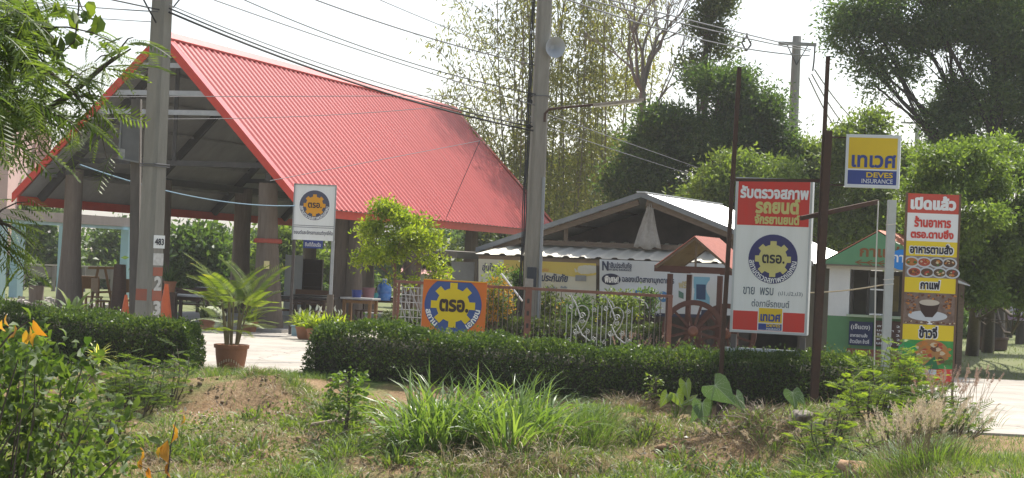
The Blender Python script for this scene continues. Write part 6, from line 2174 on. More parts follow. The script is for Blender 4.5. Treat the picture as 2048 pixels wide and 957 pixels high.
V, F = tubes([(bez((b.x, 31.5, float(gz(b.x, 31.5)) - .05), (b.x, 31.5, b.z), 0, k=4), np.linspace(.03, .022, 4))], 6)
np_obj('stem', V, F, bark, t)

# potted palm
pb = ong(461, 740)
pot_mat = mat('terracotta', (.34, .15, .075), .75, (.26, .12, .065), 6, .5, .2)
pp = thing('potted_palm', 'feathery palm in a round terracotta pot at the yard entrance between the hedges', 'potted palm', pb)
MB().lathe([(.20, 0), (.235, .05), (.265, .25), (.275, .36), (.275, .365), (.30, .37), (.305, .43), (.285, .435), (.27, .40), (.0, .385)], pb, 26).build('pot', pot_mat, pp, smooth=True)
m = MB()
for k in range(9):
    a = -1.57 + (k - 4) * .16
    m.box((pb.x + .272 * math.cos(a), pb.y + .272 * math.sin(a), pb.z + .10 + .075 * math.sin(k / 8 * math.pi)), (.02, .012, .05), rz=a + 1.57)
m.build('relief', mat('pale_glaze', (.45, .33, .20), .7), pp)
g = np.random.default_rng(15)
top = np.array(pb) + [0, 0, .40]
paths, P, X, S = [], [], [], []
for k in range(9):
    a = k * 2.4
    s = top + [.10 * math.cos(a), .10 * math.sin(a), 0]
    e = s + [.10 * math.cos(a) + g.normal() * .05, .10 * math.sin(a), .55 + .4 * g.random()]
    paths.append((bez(s, e, 0, k=5), np.linspace(.022, .012, 5)))
    for j in range(3):
        aa = a + g.normal() * .9
        P.append(e - [0, 0, .08 * j]); X.append([math.cos(aa), math.sin(aa), (2.2, 1.3, .7, .3)[j] + .3 * g.random()]); S.append((.78, .72, .62, .6)[j] * (.8 + .35 * g.random()))
for k in range(9):
    a = k * 2.4 + 1
    P.append(top + [.08 * math.cos(a), .08 * math.sin(a), .15 + .3 * g.random()]); X.append([math.cos(a), math.sin(a), .25 + .4 * g.random()]); S.append(.62)
PALM = pinnate_proto(26, .30, .030, .45)
V, F = inst(PALM, np.array(P), unit(np.array(X)), np.tile([0, 0, 1.], (len(P), 1)) + g.normal(size=(len(P), 3)) * .15, np.array(S))
np_obj('fronds', V, F, lf_palm, pp)
V, F = tubes(paths, 6)
np_obj('canes', V, F, mat('palm_cane', (.20, .17, .07), .7, (.14, .11, .06), 8), pp, smooth=True)

# small tree with yellow green leaves in the yard
yb = gp(792, 44.0)
tree('yard_tree', 'small yard tree with bright yellow green leaves and slim forked trunks before the hall', 'tree', yb,
     [bl(770, 440, 44, 48, 34, 5), bl(740, 480, 44, 36, 40, 4), bl(800, 490, 43.6, 46, 42, 5), bl(835, 455, 44.2, 30, 26, 2), bl(860, 500, 43.8, 30, 30, 2.2), bl(780, 520, 43.6, 50, 24, 2.4), bl(765, 412, 44, 26, 16, 1.6), bl(870, 545, 43.6, 18, 16, .6), bl(800, 560, 43.6, 26, 12, .5), bl(725, 510, 44, 20, 22, 1)],
     (.105, .042), 330, 7200, lf_yel, mat('slim_trunk', (.22, .13, .09), .9, (.15, .09, .065), 8), .062, trunk_top=at(786, 470, 44), seed=90, crad=.11, up=.1, fork=.1, puffs=4, flat=.8)

# orange flowered shrub, climbers and plants at the banners
def leaf_shrub(name, label, px, py, D, rx, ry, n, lm, leaf, seed, flower=None, group=None, cat='shrub', nf=0):
    g = np.random.default_rng(seed)
    c = np.array(at(px, py, D)); r = np.array((rx * D / FOC, rx * D / FOC * .7, ry * D / FOC))
    b = gp(px, D)
    t = thing(name, label, cat, b, group)
    cl = blob_pts(c, r, max(12, n // 40), g, .4)
    m = n // len(cl)
    P = np.repeat(cl, m, 0) + g.normal(size=(len(cl) * m, 3)) * .09
    P[:, 2] = np.maximum(P[:, 2], .02 + gz(P[:, 0], P[:, 1]))
    V, F = leaves(P, unit(rdir(len(P), .35, g)), leaf[0] * (.7 + .6 * g.random(len(P))), leaf[1], g=g, hexa=leaf[0] > .07)
    np_obj('foliage', V, F, lm, t)
    paths = [(bez(b, q, 0, side=g.normal(size=3) * .03, k=4), np.array([.012, .009, .006, .003])) for q in cl[::2]]
    V, F = tubes(paths, 4)
    np_obj('stems', V, F, bark, t)
    if flower is not None:
        P = blob_pts(c, r * 1.05, nf, g, .7)
        P = np.repeat(P, 4, 0) + g.normal(size=(nf * 4, 3)) * .02
        V, F = leaves(P, rdir(len(P), .3, g), .05, .04, g=g)
        np_obj('flowers', V, F, flower, t)
    return t
leaf_shrub('flowering_shrub', 'shrub with many orange yellow flowers beside the blue and yellow gear board', 994, 600, 41.0, 34, 44, 1500, lf_cover, (.06, .03), 51, lf_flower, nf=240)
leaf_shrub('garden_plant', 'thin bright green plant in front of the left end of the cream banner', 993, 560, 42.5, 16, 28, 300, lf_yel, (.07, .035), 52)
leaf_shrub('garden_plant', 'dark leafy plant left of the middle pole before the cream banner', 1040, 575, 44.5, 26, 34, 900, lf_dark, (.09, .04), 53)
leaf_shrub('garden_plant', 'green plant under the cream banner right of the middle pole', 1105, 620, 43.5, 34, 36, 1000, lf_olive, (.08, .035), 54, lf_flower, nf=12)
leaf_shrub('garden_plant', 'leafy plant behind the white scroll panels, brightest at its top', 1235, 622, 43.0, 50, 36, 1400, lf_cover, (.09, .04), 55, leafmat('yellow_bloom', (.6, .55, .05), (.65, .6, .1), .3), nf=16)
leaf_shrub('garden_plant', 'dark green plant spreading in front of the white banner circles', 1290, 606, 43.5, 30, 18, 600, lf_dark, (.09, .04), 56)
leaf_shrub('garden_plant', 'shaded plant filling the gap behind the first scroll panel', 1160, 625, 43.0, 36, 30, 900, lf_dark, (.08, .035), 57)
# white spathe lilies in pots
PL = 'potted white lilies by the hall'
def lily(label, px, D, seed, w=.34, n=170, fl=5):
    g = np.random.default_rng(seed)
    b = gp(px, D)
    t = thing('potted_lily', label, 'potted plant', b, PL)
    MB().lathe([(.15, 0), (.2, .05), (.24, .26), (.26, .27), (.26, .32), (.23, .32), (.22, .29), (0, .28)], b, 18).build('pot', pot_mat, t, smooth=True)
    P = np.array(b) + [0, 0, .29] + g.normal(size=(n, 3)) * [.09, .07, .01]
    Dd = unit(np.stack([g.normal(size=n), g.normal(size=n) * .8, .7 + g.random(n)], 1))
    V, F = strips(P, Dd, .34 + .2 * g.random(n), .075, 1.3, 4, g, .3)
    np_obj('leaves', V, F, lf_yel, t)
    vs = MB()
    for k in range(fl):
        q = np.array(b) + [g.normal() * w * .6, g.normal() * .1, .55 + .18 * g.random()]
        V, F = leaves(q[None], np.array([[.12 * g.normal(), 0, 1.]]), .16, .075, g=g, hexa=True)
        np_obj('flower', V, F, mat('white_petal', (.68, .68, .60), .5), t)
    return t
lily('potted lily with white blooms under the left half of the white inspection sign', 618, 47.5, 61)
lily('potted lily with white blooms under the right post of the white inspection sign', 640, 46.6, 62, fl=3)
lily('potted lily at the foot of the twin trunk pillar', 672, 47.0, 63, fl=3)

# ------------------------------------------------------------------ near left tree, shrub and yellowing leaves
def near_tree():
    g = np.random.default_rng(19)
    D = 13.0
    b = gp(-420, D)
    t = thing('feathery_tree', 'feathery-leaved tree reaching in from the left edge in front of the hall', 'tree', b)
    A = lambda px, py, dd=0: np.array(at(px, py, D + dd))
    trunk = [np.array(b), A(-400, 480), A(-360, 260), A(-320, 40), A(-300, -160)]
    paths = [(np.array(trunk), np.array([.20, .17, .15, .12, .08]))]
    limbs = [(A(-370, 330), A(-120, 330, .2), A(20, 262, .3), A(120, 205, .3), A(215, 128, .4), A(262, 98, .4)),
             (A(-330, 90), A(-140, 120), A(-20, 110), A(70, 130), A(140, 175, .2), A(180, 230, .3)),
             (A(-320, 40), A(-150, 0), A(0, 10), A(70, 40), A(110, 80)),
             (A(-380, 420), A(-160, 470), A(-60, 450), A(-10, 440), A(22, 455)),
             (A(-360, 260), A(-160, 240), A(-30, 205), A(40, 205), A(90, 220), A(135, 262))]
    P, X, S = [], [], []
    def dress(pts, f0, f1, n, sz, dr=.2):
        for i in range(n):
            f = f0 + (f1 - f0) * (i + g.random()) / n
            k = min(len(pts) - 2, int(f * (len(pts) - 1)))
            ff = f * (len(pts) - 1) - k
            q = pts[k] * (1 - ff) + pts[k + 1] * ff
            a = g.random() * 6.28
            d = unit(pts[k + 1] - pts[k])
            P.append(q + g.normal(size=3) * .03); X.append(d * .55 + np.array([math.cos(a), math.sin(a) * .6, .25 * math.sin(a * 2) - dr])); S.append(sz * (.65 + .6 * g.random()))
    for li, l in enumerate(limbs):
        pts = np.array(l)
        paths.append((pts, np.linspace(.05, .006, len(pts))))
        dress(pts, .38, 1., (26, 16, 14, 7, 12)[li], .30)
        for j in range(9):
            f = .40 + .55 * g.random()
            k = min(len(pts) - 2, int(f * (len(pts) - 1)))
            s = pts[k] + (pts[k + 1] - pts[k]) * g.random()
            e = s + np.array([g.normal() * .25 + .05, g.normal() * .2, -.05 + g.normal() * .22])
            sub = bez(s, e, .04, k=4)
            paths.append((sub, np.array([.008, .006, .005, .003])))
            dress(sub, .2, 1., 6, .23)
    # dense mass at the very left edge
    for k in range(300):
        px, py = -60 + 140 * g.random() ** 1.2 + 0, -20 + 320 * g.random()
        if px > 30 and py > 215 and g.random() < .75: continue
        P.append(A(px, py, g.normal() * .5)); X.append(np.array([g.normal() + .5, g.normal() * .6, -.3 + .5 * g.normal()])); S.append(.26 * (.7 + .6 * g.random()))
    V, F = tubes(paths, 6)
    np_obj('branches', V, F, bark, t, smooth=True)
    # bipinnate leaf: fronds of thin leaflets
    V, F = inst(frond_proto(9, .36, .055, .30), np.array(P), unit(np.array(X)), np.tile([0, -.3, 1.], (len(P), 1)) + g.normal(size=(len(P), 3)) * .3, np.array(S))
    np_obj('foliage', V, F, lf_albizia, t)
    # climbing vine with lobed leaves, upper left
    v = thing('climbing_vine', 'vine with broad lobed leaves hanging in the top left corner', 'vine', A(60, 20))
    pathv = [np.array([A(-60, -40), A(30, 10), A(80, 70), A(120, 110), A(150, 82), A(158, 12), A(150, -30)])]
    V, F = tubes([(p, np.full(len(p), .006)) for p in pathv] + [(np.array([A(150, -20), A(165, 20), A(190, 34)]), np.array([.005, .004, .003]))], 5)
    np_obj('stem', V, F, bark, v)
    cs = [(130, 8), (150, 18), (112, 4), (175, 26), (190, 38), (200, 30), (172, 4), (88, 66), (100, 72), (112, 64), (124, 70), (134, 78), (104, 88), (150, 66), (142, 60), (92, 84),
          (60, 18), (40, 30), (70, 40), (20, 20), (30, 55), (52, 62), (10, 80), (28, 104), (60, 90), (75, 20), (8, 40), (45, 5), (15, 130), (48, 120)]
    P = np.array([A(x + g.normal() * 3, y + g.normal() * 3, .1 * g.normal()) for x, y in cs for _ in range(2)])
    Dd = unit(np.stack([g.normal(size=len(P)) * .5, g.normal(size=len(P)) * .4, -np.ones(len(P))], 1))
    V, F = leaves(P, Dd, .125 * (.7 + .6 * g.random(len(P))), .085, g=g, hexa=True)
    np_obj('foliage', V, F, lf_cotton, v)
near_tree()
def near_shrub():
    g = np.random.default_rng(23)
    D = 15.0
    b = gp(20, D)
    t = thing('broadleaf_shrub', 'dense broad-leaved shrub in the lower left corner in front of everything', 'shrub', b)
    A = lambda px, py, dd=0: np.array(at(px, py, D + dd))
    cl = []
    for (px, py, rx, ry, n) in ((30, 760, 80, 90, 46), (110, 800, 90, 80, 26), (20, 870, 90, 80, 36), (140, 890, 80, 60, 14), (60, 690, 50, 36, 14), (165, 740, 40, 40, 6), (-60, 800, 60, 160, 30), (220, 870, 60, 60, 5), (200, 930, 60, 30, 8), (60, 930, 90, 40, 22)):
        for _ in range(n):
            a, r = g.random() * 6.28, math.sqrt(g.random())
            cl.append(A(px + rx * r * math.cos(a), py + ry * r * math.sin(a), g.normal() * .5))
    cl = np.array(cl)
    P = np.repeat(cl, 9, 0) + g.normal(size=(len(cl) * 9, 3)) * [.055, .055, .045]
    P[:, 2] = np.maximum(P[:, 2], gz(P[:, 0], P[:, 1]) + .02)
    Dd = unit(rdir(len(P), -.05, g) + [.1, -.2, -.25])
    V, F = leaves(P, Dd, .085 * (.6 + .9 * g.random(len(P))), .052 * (.6 + .7 * g.random(len(P))), g=g, hexa=True)
    np_obj('foliage', V, F, lf_shrub, t)
    paths = []
    for q in cl[::4]:
        s = np.array(b) + [g.normal() * .3, g.normal() * .3, 0]
        paths.append((bez(s, q, .05, side=g.normal(size=3) * .05, k=5), np.array([.012, .010, .008, .006, .004])))
    V, F = tubes(paths, 4)
    np_obj('stems', V, F, bark, t)
    # yellowing twig
    y = thing('yellowing_shoot', 'shoot with big yellow and orange leaves above the lower left shrub', 'shoot', A(30, 700))
    V, F = tubes([(np.array([A(-20, 720, -1.5), A(20, 670, -1.5), A(60, 640, -1.5)]), np.array([.008, .006, .004]))], 5)
    np_obj('stem', V, F, bark, y)
    pts = [(4, 640, .09), (30, 650, .10), (60, 652, .10), (78, 662, .11), (14, 628, .08), (52, 660, .10), (66, 640, .13)]
    P = np.array([A(x, y_, -1.5) for x, y_, _ in pts])
    Dd = unit(np.array([[.25 * g.normal(), .3 * g.normal(), -1.] for _ in pts])); Dd[6] = unit(np.array([.75, -.1, -.8]))
    V, F = leaves(P, Dd, np.array([p[2] for p in pts]) * 1.15, np.array([p[2] for p in pts]) * .55, g=g, hexa=True)
    np_obj('foliage', V, F, lf_orange, y)
    # nearer yellow sapling at the bottom
    s = thing('yellow_sapling', 'slender sapling with a few yellow orange leaves at the bottom edge', 'sapling', gp(330, 14.0))
    V, F = tubes([(np.array([gp(335, 14.0), A(338, 930, -1), A(342, 890, -1), A(352, 842, -1)]), np.array([.007, .006, .005, .003])), (np.array([A(338, 940, -1), A(305, 945, -1), A(278, 930, -1)]), np.array([.004, .003, .003]))], 5)
    np_obj('stem', V, F, bark, s)
    pts = [(344, 868, .14, 0), (336, 905, .17, .1), (322, 905, .10, -.3), (280, 910, .11, .05), (282, 930, .08, .1), (364, 840, .085, -.2), (340, 940, .12, .1), (300, 948, .09, .3)]
    P = np.array([A(x, y_, -1) for x, y_, *_ in pts])
    Dd = unit(np.array([[p[3], -.1, -1.] for p in pts])) * 1.0
    P = P - Dd * np.array([p[2] for p in pts])[:, None] * .5
    V, F = leaves(P, Dd, np.array([p[2] for p in pts]), np.array([p[2] for p in pts]) * .55, g=g, hexa=True)
    np_obj('foliage', V, F, lf_orange, s)
near_shrub()

# ------------------------------------------------------------------ ground cover (nobody could count it)
g = np.random.default_rng(101)
def cover(name, n, xr, yr, L, Wd, bend, m, thr, sc, seed, k=3, invert=False, cond=None):
    g = np.random.default_rng(seed)
    x = xr[0] + (xr[1] - xr[0]) * g.random(n * 3); y = yr[0] + (yr[1] - yr[0]) * g.random(n * 3)
    v = vnoise(x * sc + seed, y * sc) * .65 + vnoise(x * sc * 3, y * sc * 3 + seed) * .35
    ok = (v < thr) if invert else (v > thr)
    if cond is not None:
        ok &= cond(x, y)
    x, y = x[ok][:n], y[ok][:n]
    P = np.stack([x, y, gz(x, y) - .01], 1)
    Dd = unit(np.stack([g.normal(size=len(x)) * .5, g.normal(size=len(x)) * .5, np.ones(len(x))], 1))
    V, F = strips(P, Dd, L * (.4 + .9 * g.random(len(x))), Wd * (.6 + .8 * g.random(len(x))), bend, k, g, .6)
    o = np_obj(name, V, F, m)
    o['kind'] = 'stuff'
    return o
bank = lambda x, y: (y < 32.0) & ~((x > 5.0) & (y > 26.6)) & ~((x > 4.5) & (y < 18.5 + (x - 4.5) * 1.3))
cover('bank_grass', 34000, (-8, 6.2), (20, 32.2), .16, .012, 1.0, lf_cover, .49, .8, 11, cond=bank)
cover('short_verge_grass', 30000, (-8, 7.5), (17.5, 33.2), .08, .010, .9, lf_grass2, .47, .6, 12, cond=bank)
cover('dry_grass', 24000, (-7, 6), (19.5, 32.3), .17, .007, 2.2, lf_straw, .50, 1.3, 13, invert=True, cond=bank)
cover('lawn_grass', 26000, (6.0, 34), (42.7, 78), .11, .016, .7, leafmat('lawn_blade', (.075, .115, .03), (.17, .21, .065), .3), .25, .3, 14, cond=lambda x, y: x > 8)
cover('edge_grass', 3500, (-5.3, -2.9), (32.6, 33.75), .14, .010, 1.2, lf_grass2, .2, 1, 15)
def weed_clumps(name, n, per, xr, yr, L, Wd, bend, m, seed, spread=.10, cond=bank):
    g = np.random.default_rng(seed)
    x = xr[0] + (xr[1] - xr[0]) * g.random(n * 3); y = yr[0] + (yr[1] - yr[0]) * g.random(n * 3)
    v = vnoise(x * .8 + seed, y * .8 + 3)
    ok = (v > .42) & cond(x, y)
    x, y = x[ok][:n], y[ok][:n]
    sz = .5 + .9 * g.random(len(x))
    C = np.repeat(np.stack([x, y, sz], 1), per, 0)
    k = len(C)
    off = g.normal(size=(k, 2)) * spread * C[:, 2:]
    P = np.stack([C[:, 0] + off[:, 0], C[:, 1] + off[:, 1], 0 * C[:, 0]], 1)
    P = on(P)
    Dd = unit(np.concatenate([off / spread * .45 + g.normal(size=(k, 2)) * .25, np.ones((k, 1))], 1))
    V, F = strips(P, Dd, L * C[:, 2] * (.6 + .6 * g.random(k)), Wd * (.6 + .8 * g.random(k)), bend, 4, g, .5)
    o = np_obj(name, V, F, m); o['kind'] = 'stuff'
weed_clumps('grass_tufts', 150, 34, (-7.5, 5.5), (19.5, 31.5), .34, .016, 1.5, lf_grass2, 31)
weed_clumps('broad_weeds', 380, 26, (-7.5, 3.5), (19.5, 31), .20, .045, 1.3, lf_cover, 32)
weed_clumps('dark_weeds', 240, 30, (-7.5, 4.5), (19.5, 31.5), .26, .022, 1.7, lf_leu2, 33)
weed_clumps('straw_tufts', 210, 30, (-6.5, 5), (20, 31.6), .30, .009, 2.4, lf_straw, 34)
# broad small weeds and dead leaves
def litter(name, n, xr, yr, L, Wd, m, thr, seed, lift, up, cond=bank):
    g = np.random.default_rng(seed)
    x = xr[0] + (xr[1] - xr[0]) * g.random(n * 3); y = yr[0] + (yr[1] - yr[0]) * g.random(n * 3)
    v = vnoise(x * 1.2 + seed, y * 1.2) * .6 + vnoise(x * 4, y * 4 + seed) * .4
    ok = (v > thr) & cond(x, y)
    x, y = x[ok][:n], y[ok][:n]
    P = np.stack([x, y, gz(x, y) + lift * g.random(len(x))], 1)
    V, F = leaves(P, rdir(len(x), up, g), L * (.6 + .8 * g.random(len(x))), Wd, g=g)
    o = np_obj(name, V, F, m); o['kind'] = 'stuff'
litter('low_weeds', 12000, (-8, 3.5), (20, 31), .055, .034, lf_cover, .54, 21, .16, .5)
litter('fallen_leaves', 3600, (-7, 5.5), (20, 32), .065, .036, leafmat('dead_leaf', (.20, .13, .08), (.42, .34, .24), .1, tcol=(1, .9, .7)), .40, 22, .015, -.0)
litter('pale_litter', 260, (-6, 3), (21, 30), .08, .05, leafmat('pale_dead_leaf', (.45, .42, .37), (.62, .60, .55), .1, tcol=(1, 1, 1)), .45, 23, .02, 0)
g = np.random.default_rng(91)
CV, CF = [], []
for k in range(4200):
    x, y = -7 + 12.3 * g.random(), 20 + 12 * g.random()
    if vnoise(x * .9 + 5, y * .9) < .40: continue
    r_ = .008 + .018 * g.random() ** 2
    z = float(gz(x, y))
    o8 = np.array([[i, j, q] for q in (-.6, .6) for i, j in ((-1, -1), (1, -1), (1, 1), (-1, 1))]) * r_ * (1 + .35 * g.normal(size=(8, 3)))
    CF.append(np.array([(3, 2, 1, 0), (4, 5, 6, 7), (0, 1, 5, 4), (1, 2, 6, 5), (2, 3, 7, 6), (3, 0, 4, 7)]) + 8 * len(CV))
    CV.append(o8 + [x, y, z + r_ * .3])
np_obj('soil_clods', np.concatenate(CV), np.concatenate(CF), mat('clod_soil', (.33, .25, .165), .95, (.22, .16, .10), 9))['kind'] = 'stuff'
# twigs on the mound, logs, rocks
def twigs(label, px, py, n, L, seed, rx=.6):
    g = np.random.default_rng(seed)
    c = np.array(ong(px, py))
    paths = []
    for k in range(n):
        p = c + [g.normal() * rx, g.normal() * .3, 0]; p[2] = float(gz(p[0], p[1])) + .02
        e = p + np.array([g.normal(), g.normal() * .4, abs(g.normal()) * .35 + .05]) * L * .5
        paths.append((bez(p, e, .04, side=g.normal(size=3) * .03, k=4), np.array([.009, .007, .005, .003])))
    V, F = tubes(paths, 4)
    np_obj('brushwood', V, F, dry_twig)['kind'] = 'stuff'
twigs('heap of dry twigs on the mound below the big white and red sign', 1530, 850, 90, .55, 31, .62)
twigs('bent dry twigs sticking out of the straw mound near the hedge', 1250, 815, 40, .45, 32, .25)
twigs('sparse dry sticks on the bare soil before the sapling', 760, 885, 26, .5, 33, .9)
def rock(label, px, py, r, m, seed, sq=.6, grp='rocks and soil lumps'):
    g = np.random.default_rng(seed)
    c = ong(px, py)
    n, k = 14, 8
    V = []
    for i in range(k):
        ph = math.pi * i / (k - 1)
        for j in range(n):
            th = 2 * math.pi * j / n
            d = np.array([math.sin(ph) * math.cos(th), math.sin(ph) * math.sin(th), math.cos(ph) * sq])
            V.append(np.array(c) + [0, 0, r * .22] + d * r * (1 + .25 * math.sin(2 * th + seed + ph * 2) * math.sin(ph) + .24 * g.normal() * math.sin(ph)))
    F = [(i * n + j, i * n + (j + 1) % n, (i + 1) * n + (j + 1) % n, (i + 1) * n + j) for i in range(k - 1) for j in range(n)]
    tag(np_obj('rock', np.array(V), np.array(F), m), label, 'rock', grp)
clay = mat('red_clay_lump', (.40, .26, .15), .95, (.30, .18, .10), 8, .5, .8, 30)
stone = mat('grey_stone', (.30, .27, .23), .95, (.20, .17, .14), 7, .5, .6, 25)
rock('reddish soil lump at the bottom edge under the fern-leaved thicket', 1712, 955, .22, clay, 1)
rock('grey brown boulder half buried near the foot of the double rusty post', 1600, 842, .17, stone, 2)
rock('smaller stone beside the boulder on the mound', 1640, 858, .13, stone, 3)
rock('small clay lump on the bare patch under the straw mound', 1325, 900, .09, clay, 4)
a, b = ong(612, 862), ong(770, 852)
tag(MB().tube([a + Vector((0, 0, .05)), a.lerp(b, .4) + Vector((0, 0, .09)), b + Vector((0, 0, .05))], [.025, .04, .03], 7).build('fallen_branch', mat('bleached_wood', (.34, .28, .22), .9, (.22, .17, .13), 9)), 'pale fallen branch lying on the soil behind the sapling', 'branch')
a, b = ong(338, 730), ong(372, 748)
tag(MB().tube([at(338, 722, 31.6), at(354, 730, 31.6), at(372, 745, 31.6)], [.02, .03, .02], 7).build('tree_stub', mat('bleached_wood', (0, 0, 0))), 'pale curved root at the foot of the left hedge end', 'root')
a, b = ong(1740, 938), ong(1830, 952)
tag(MB().tube([a + Vector((0, 0, .10)), a.lerp(b, .5) + Vector((0, 0, .14)), b + Vector((0, 0, .02))], [.006, .008, .006], 5).build('dry_stick', dry_twig), 'long thin dry stick curving over the soil lump at the bottom right', 'stick')
# ------------------------------------------------------------------ furniture and small things around the hall
def cone(label, px, D, h):
    b = gp(px, D); b.z = .10
    t = thing('traffic_cone', label, 'traffic cone', b, 'orange traffic cones')
    om = mat('cone_orange', (.62, .13, .035), .55, (.52, .11, .04), 6)
    MB().box((b.x, b.y, b.z + .02), (h * .5, h * .5, .04)).build('base', om, t, bev=.01)
    MB().lathe([(h * .19, .04), (h * .18, .07), (h * .045, h), (h * .03, h)], b, 18).build('body', om, t, smooth=True)
    return t
cone('larger orange traffic cone just right of the left utility pole', 335, 49.5, 1.05)
cone('smaller orange traffic cone between the grey post and the hall, left of the utility pole', 255, 49.5, .74)
def table(label, p0, u, L, W, H, top_m, leg_m, group='tables in the hall'):
    """table with its long side along the unit plan vector u"""
    c = Vector(p0)
    t = thing('table', label, 'table', c, group)
    u = Vector((u[0], u[1], 0)).normalized(); v = Vector((-u.y, u.x, 0))
    rz = math.atan2(u.y, u.x)
    MB().box(c + Vector((0, 0, H)), (L, W, .05), rz=rz).build('tabletop', top_m, t, bev=.006)
    for a in (-1, 1):
        for b in (-1, 1):
            MB().box(c + u * a * (L / 2 - .1) + v * b * (W / 2 - .08) + Vector((0, 0, H / 2 - .02)), (.08, .08, H - .04), rz=rz).build('leg', leg_m, t)
    MB().box(c + Vector((0, 0, H - .09)), (L - .24, W - .16, .08), rz=rz).build('apron', leg_m, t)
    return t
def bench(label, p0, u, L, leg_m, back=True, H=.44, group='benches in the hall', facing=1, cat='bench', name='bench', W=.42, bh=.45):
    c = Vector(p0)
    t = thing(name, label, cat, c, group)
    u = Vector((u[0], u[1], 0)).normalized(); v = Vector((-u.y, u.x, 0)) * facing
    rz = math.atan2(u.y, u.x)
    MB().box(c + Vector((0, 0, H)), (L, W, .045), rz=rz).build('seat', leg_m, t, bev=.006)
    if back:
        MB().box(c + v * (W / 2 - .03) + Vector((0, 0, H + bh * .66)), (L, .04, bh * .6), rz=rz).build('backrest', leg_m, t, bev=.006)
    for a in (-1, 1):
        for b in (-1, 1):
            hh = H + (bh * .9 if (back and b == 1) else 0) - .02
            MB().box(c + u * a * (L / 2 - .05) + v * b * (W / 2 - .04) + Vector((0, 0, hh / 2)), (.055, .055, hh), rz=rz).build('leg', leg_m, t)
    return t
fz = .10
def fl(px, D):
    q = gp(px, D); q.z = fz
    return q
yellow_wood = mat('varnished_wood', (.22, .115, .04), .5, (.15, .08, .03), 8, stretch=(8, 2, 2))
black_top = mat('dark_tabletop', (.03, .024, .022), .3, (.05, .038, .032), 3)
pale_top = mat('worn_pale_tabletop', (.42, .42, .41), .35, (.34, .34, .33), 3)
ux = _g
table('long dark table right behind the front pillar with papers on its end', fl(600, 54.5), ux, 2.0, .8, .76, black_top, dark_wood)
table('second long dark table between the white sign posts and the twin trunks', fl(655, 57.0), ux, 1.8, .8, .76, black_top, dark_wood)
table('dark table right of the twin trunks under the yard tree', fl(770, 58.0), ux, 1.7, .8, .78, black_top, dark_wood)
table('small brown table with a pale top just right of the twin trunks', fl(724, 54.5), ux, .95, .6, .80, pale_top, yellow_wood)
table('pale topped table between the larger cone and the palm', fl(398, 52.5), ux, 1.5, .8, .72, pale_top, dark_wood)
table('dark table deep in the hall behind the palm', fl(455, 62.0), ux, 1.8, .8, .76, black_top, dark_wood)
bench('brown bench with a broad backrest behind the dark tables', fl(640, 60.5), ux, 1.7, brown_wood)
bench('backless dark bench in front of the long dark table by the front pillar', fl(590, 52.9), ux, 1.6, dark_wood, back=False)
bench('backless dark bench before the table under the yard tree', fl(765, 55.8), ux, 1.4, dark_wood, back=False)
bench('dark bench with backrest behind the pale topped table', fl(400, 54.5), ux, 1.6, dark_wood)
bench('varnished wooden chair left of the smaller cone', fl(205, 54.0), (-.5, .8), .55, yellow_wood, group='wooden chairs in the hall', cat='chair', name='chair', bh=.62)
bench('varnished wooden chair behind the grey post, nearest the dark carved stump', fl(262, 55.5), (.9, .3), .55, yellow_wood, group='wooden chairs in the hall', cat='chair', name='chair', bh=.62)
bench('varnished wooden chair right behind the big-leaved potted plant', fl(186, 58.0), (.8, .5), .55, yellow_wood, group='wooden chairs in the hall', cat='chair', name='chair', bh=.62)
# A frame stand
q = fl(212, 55.5)
t = thing('wooden_stand', 'slanted varnished wooden easel stand left of the grey post', 'stand', q)
for a, b in ((( -.42, 0, 0), (-.22, .1, 1.35)), ((.30, 0, 0), (-.05, .1, 1.35))):
    MB().beam(q + Vector(a), q + Vector(b), .07, .05, up=(0, 1, 0)).build('leg', yellow_wood, t)
MB().beam(q + Vector((-.5, .05, 1.3)), q + Vector((.55, .05, 1.33)), .06, .07).build('crossbar', yellow_wood, t)
MB().beam(q + Vector((-.38, .0, .62)), q + Vector((.75, .0, .70)), .06, .06).build('crossbar', yellow_wood, t)
# carved dark stump
V, F = log_pillar(fl(240, 53.5), 1.45, .20, 77)
np_obj_ = np_obj('carved_stump', V, F, dark_wood, smooth=True)
tag(np_obj_, 'dark carved wooden stump standing left of the grey post', 'wood carving')
V, F = log_pillar(gp(76, 60.0), .75, .22, 78)
tag(np_obj('tree_stump', V, F, old_wood, smooth=True), 'weathered grey tree stump beside the leftmost pale blue column', 'stump')
# cabinet, shelf
q = fl(588, 63)
t = thing('partition_panel', 'pale upright panel behind the white inspection sign posts', 'panel', q)
MB().box((q.x, q.y, 1.05), (.50, .05, 1.9)).build('board', mat('pale_panel', (.42, .43, .41), .6, (.36, .37, .35), 2), t)
for s in (-.26, .26):
    MB().box((q.x + s, q.y, 1.05), (.03, .07, 1.94)).build('frame_post', pale_steel, t)
q = fl(626, 64)
t = thing('shelf_cabinet', 'tall dark shelf cabinet right of the pale upright panel', 'cabinet', q)
MB().box((q.x, q.y + .2, 1.0), (.62, .03, 1.8)).build('back_board', dark_wood, t)
for s in (-.31, .31):
    MB().box((q.x + s, q.y, 1.0), (.03, .4, 1.8)).build('side_board', dark_wood, t)
for z in (.15, .58, 1.0, 1.42, 1.86):
    MB().box((q.x, q.y, z), (.6, .38, .03)).build('shelf', dark_wood, t)
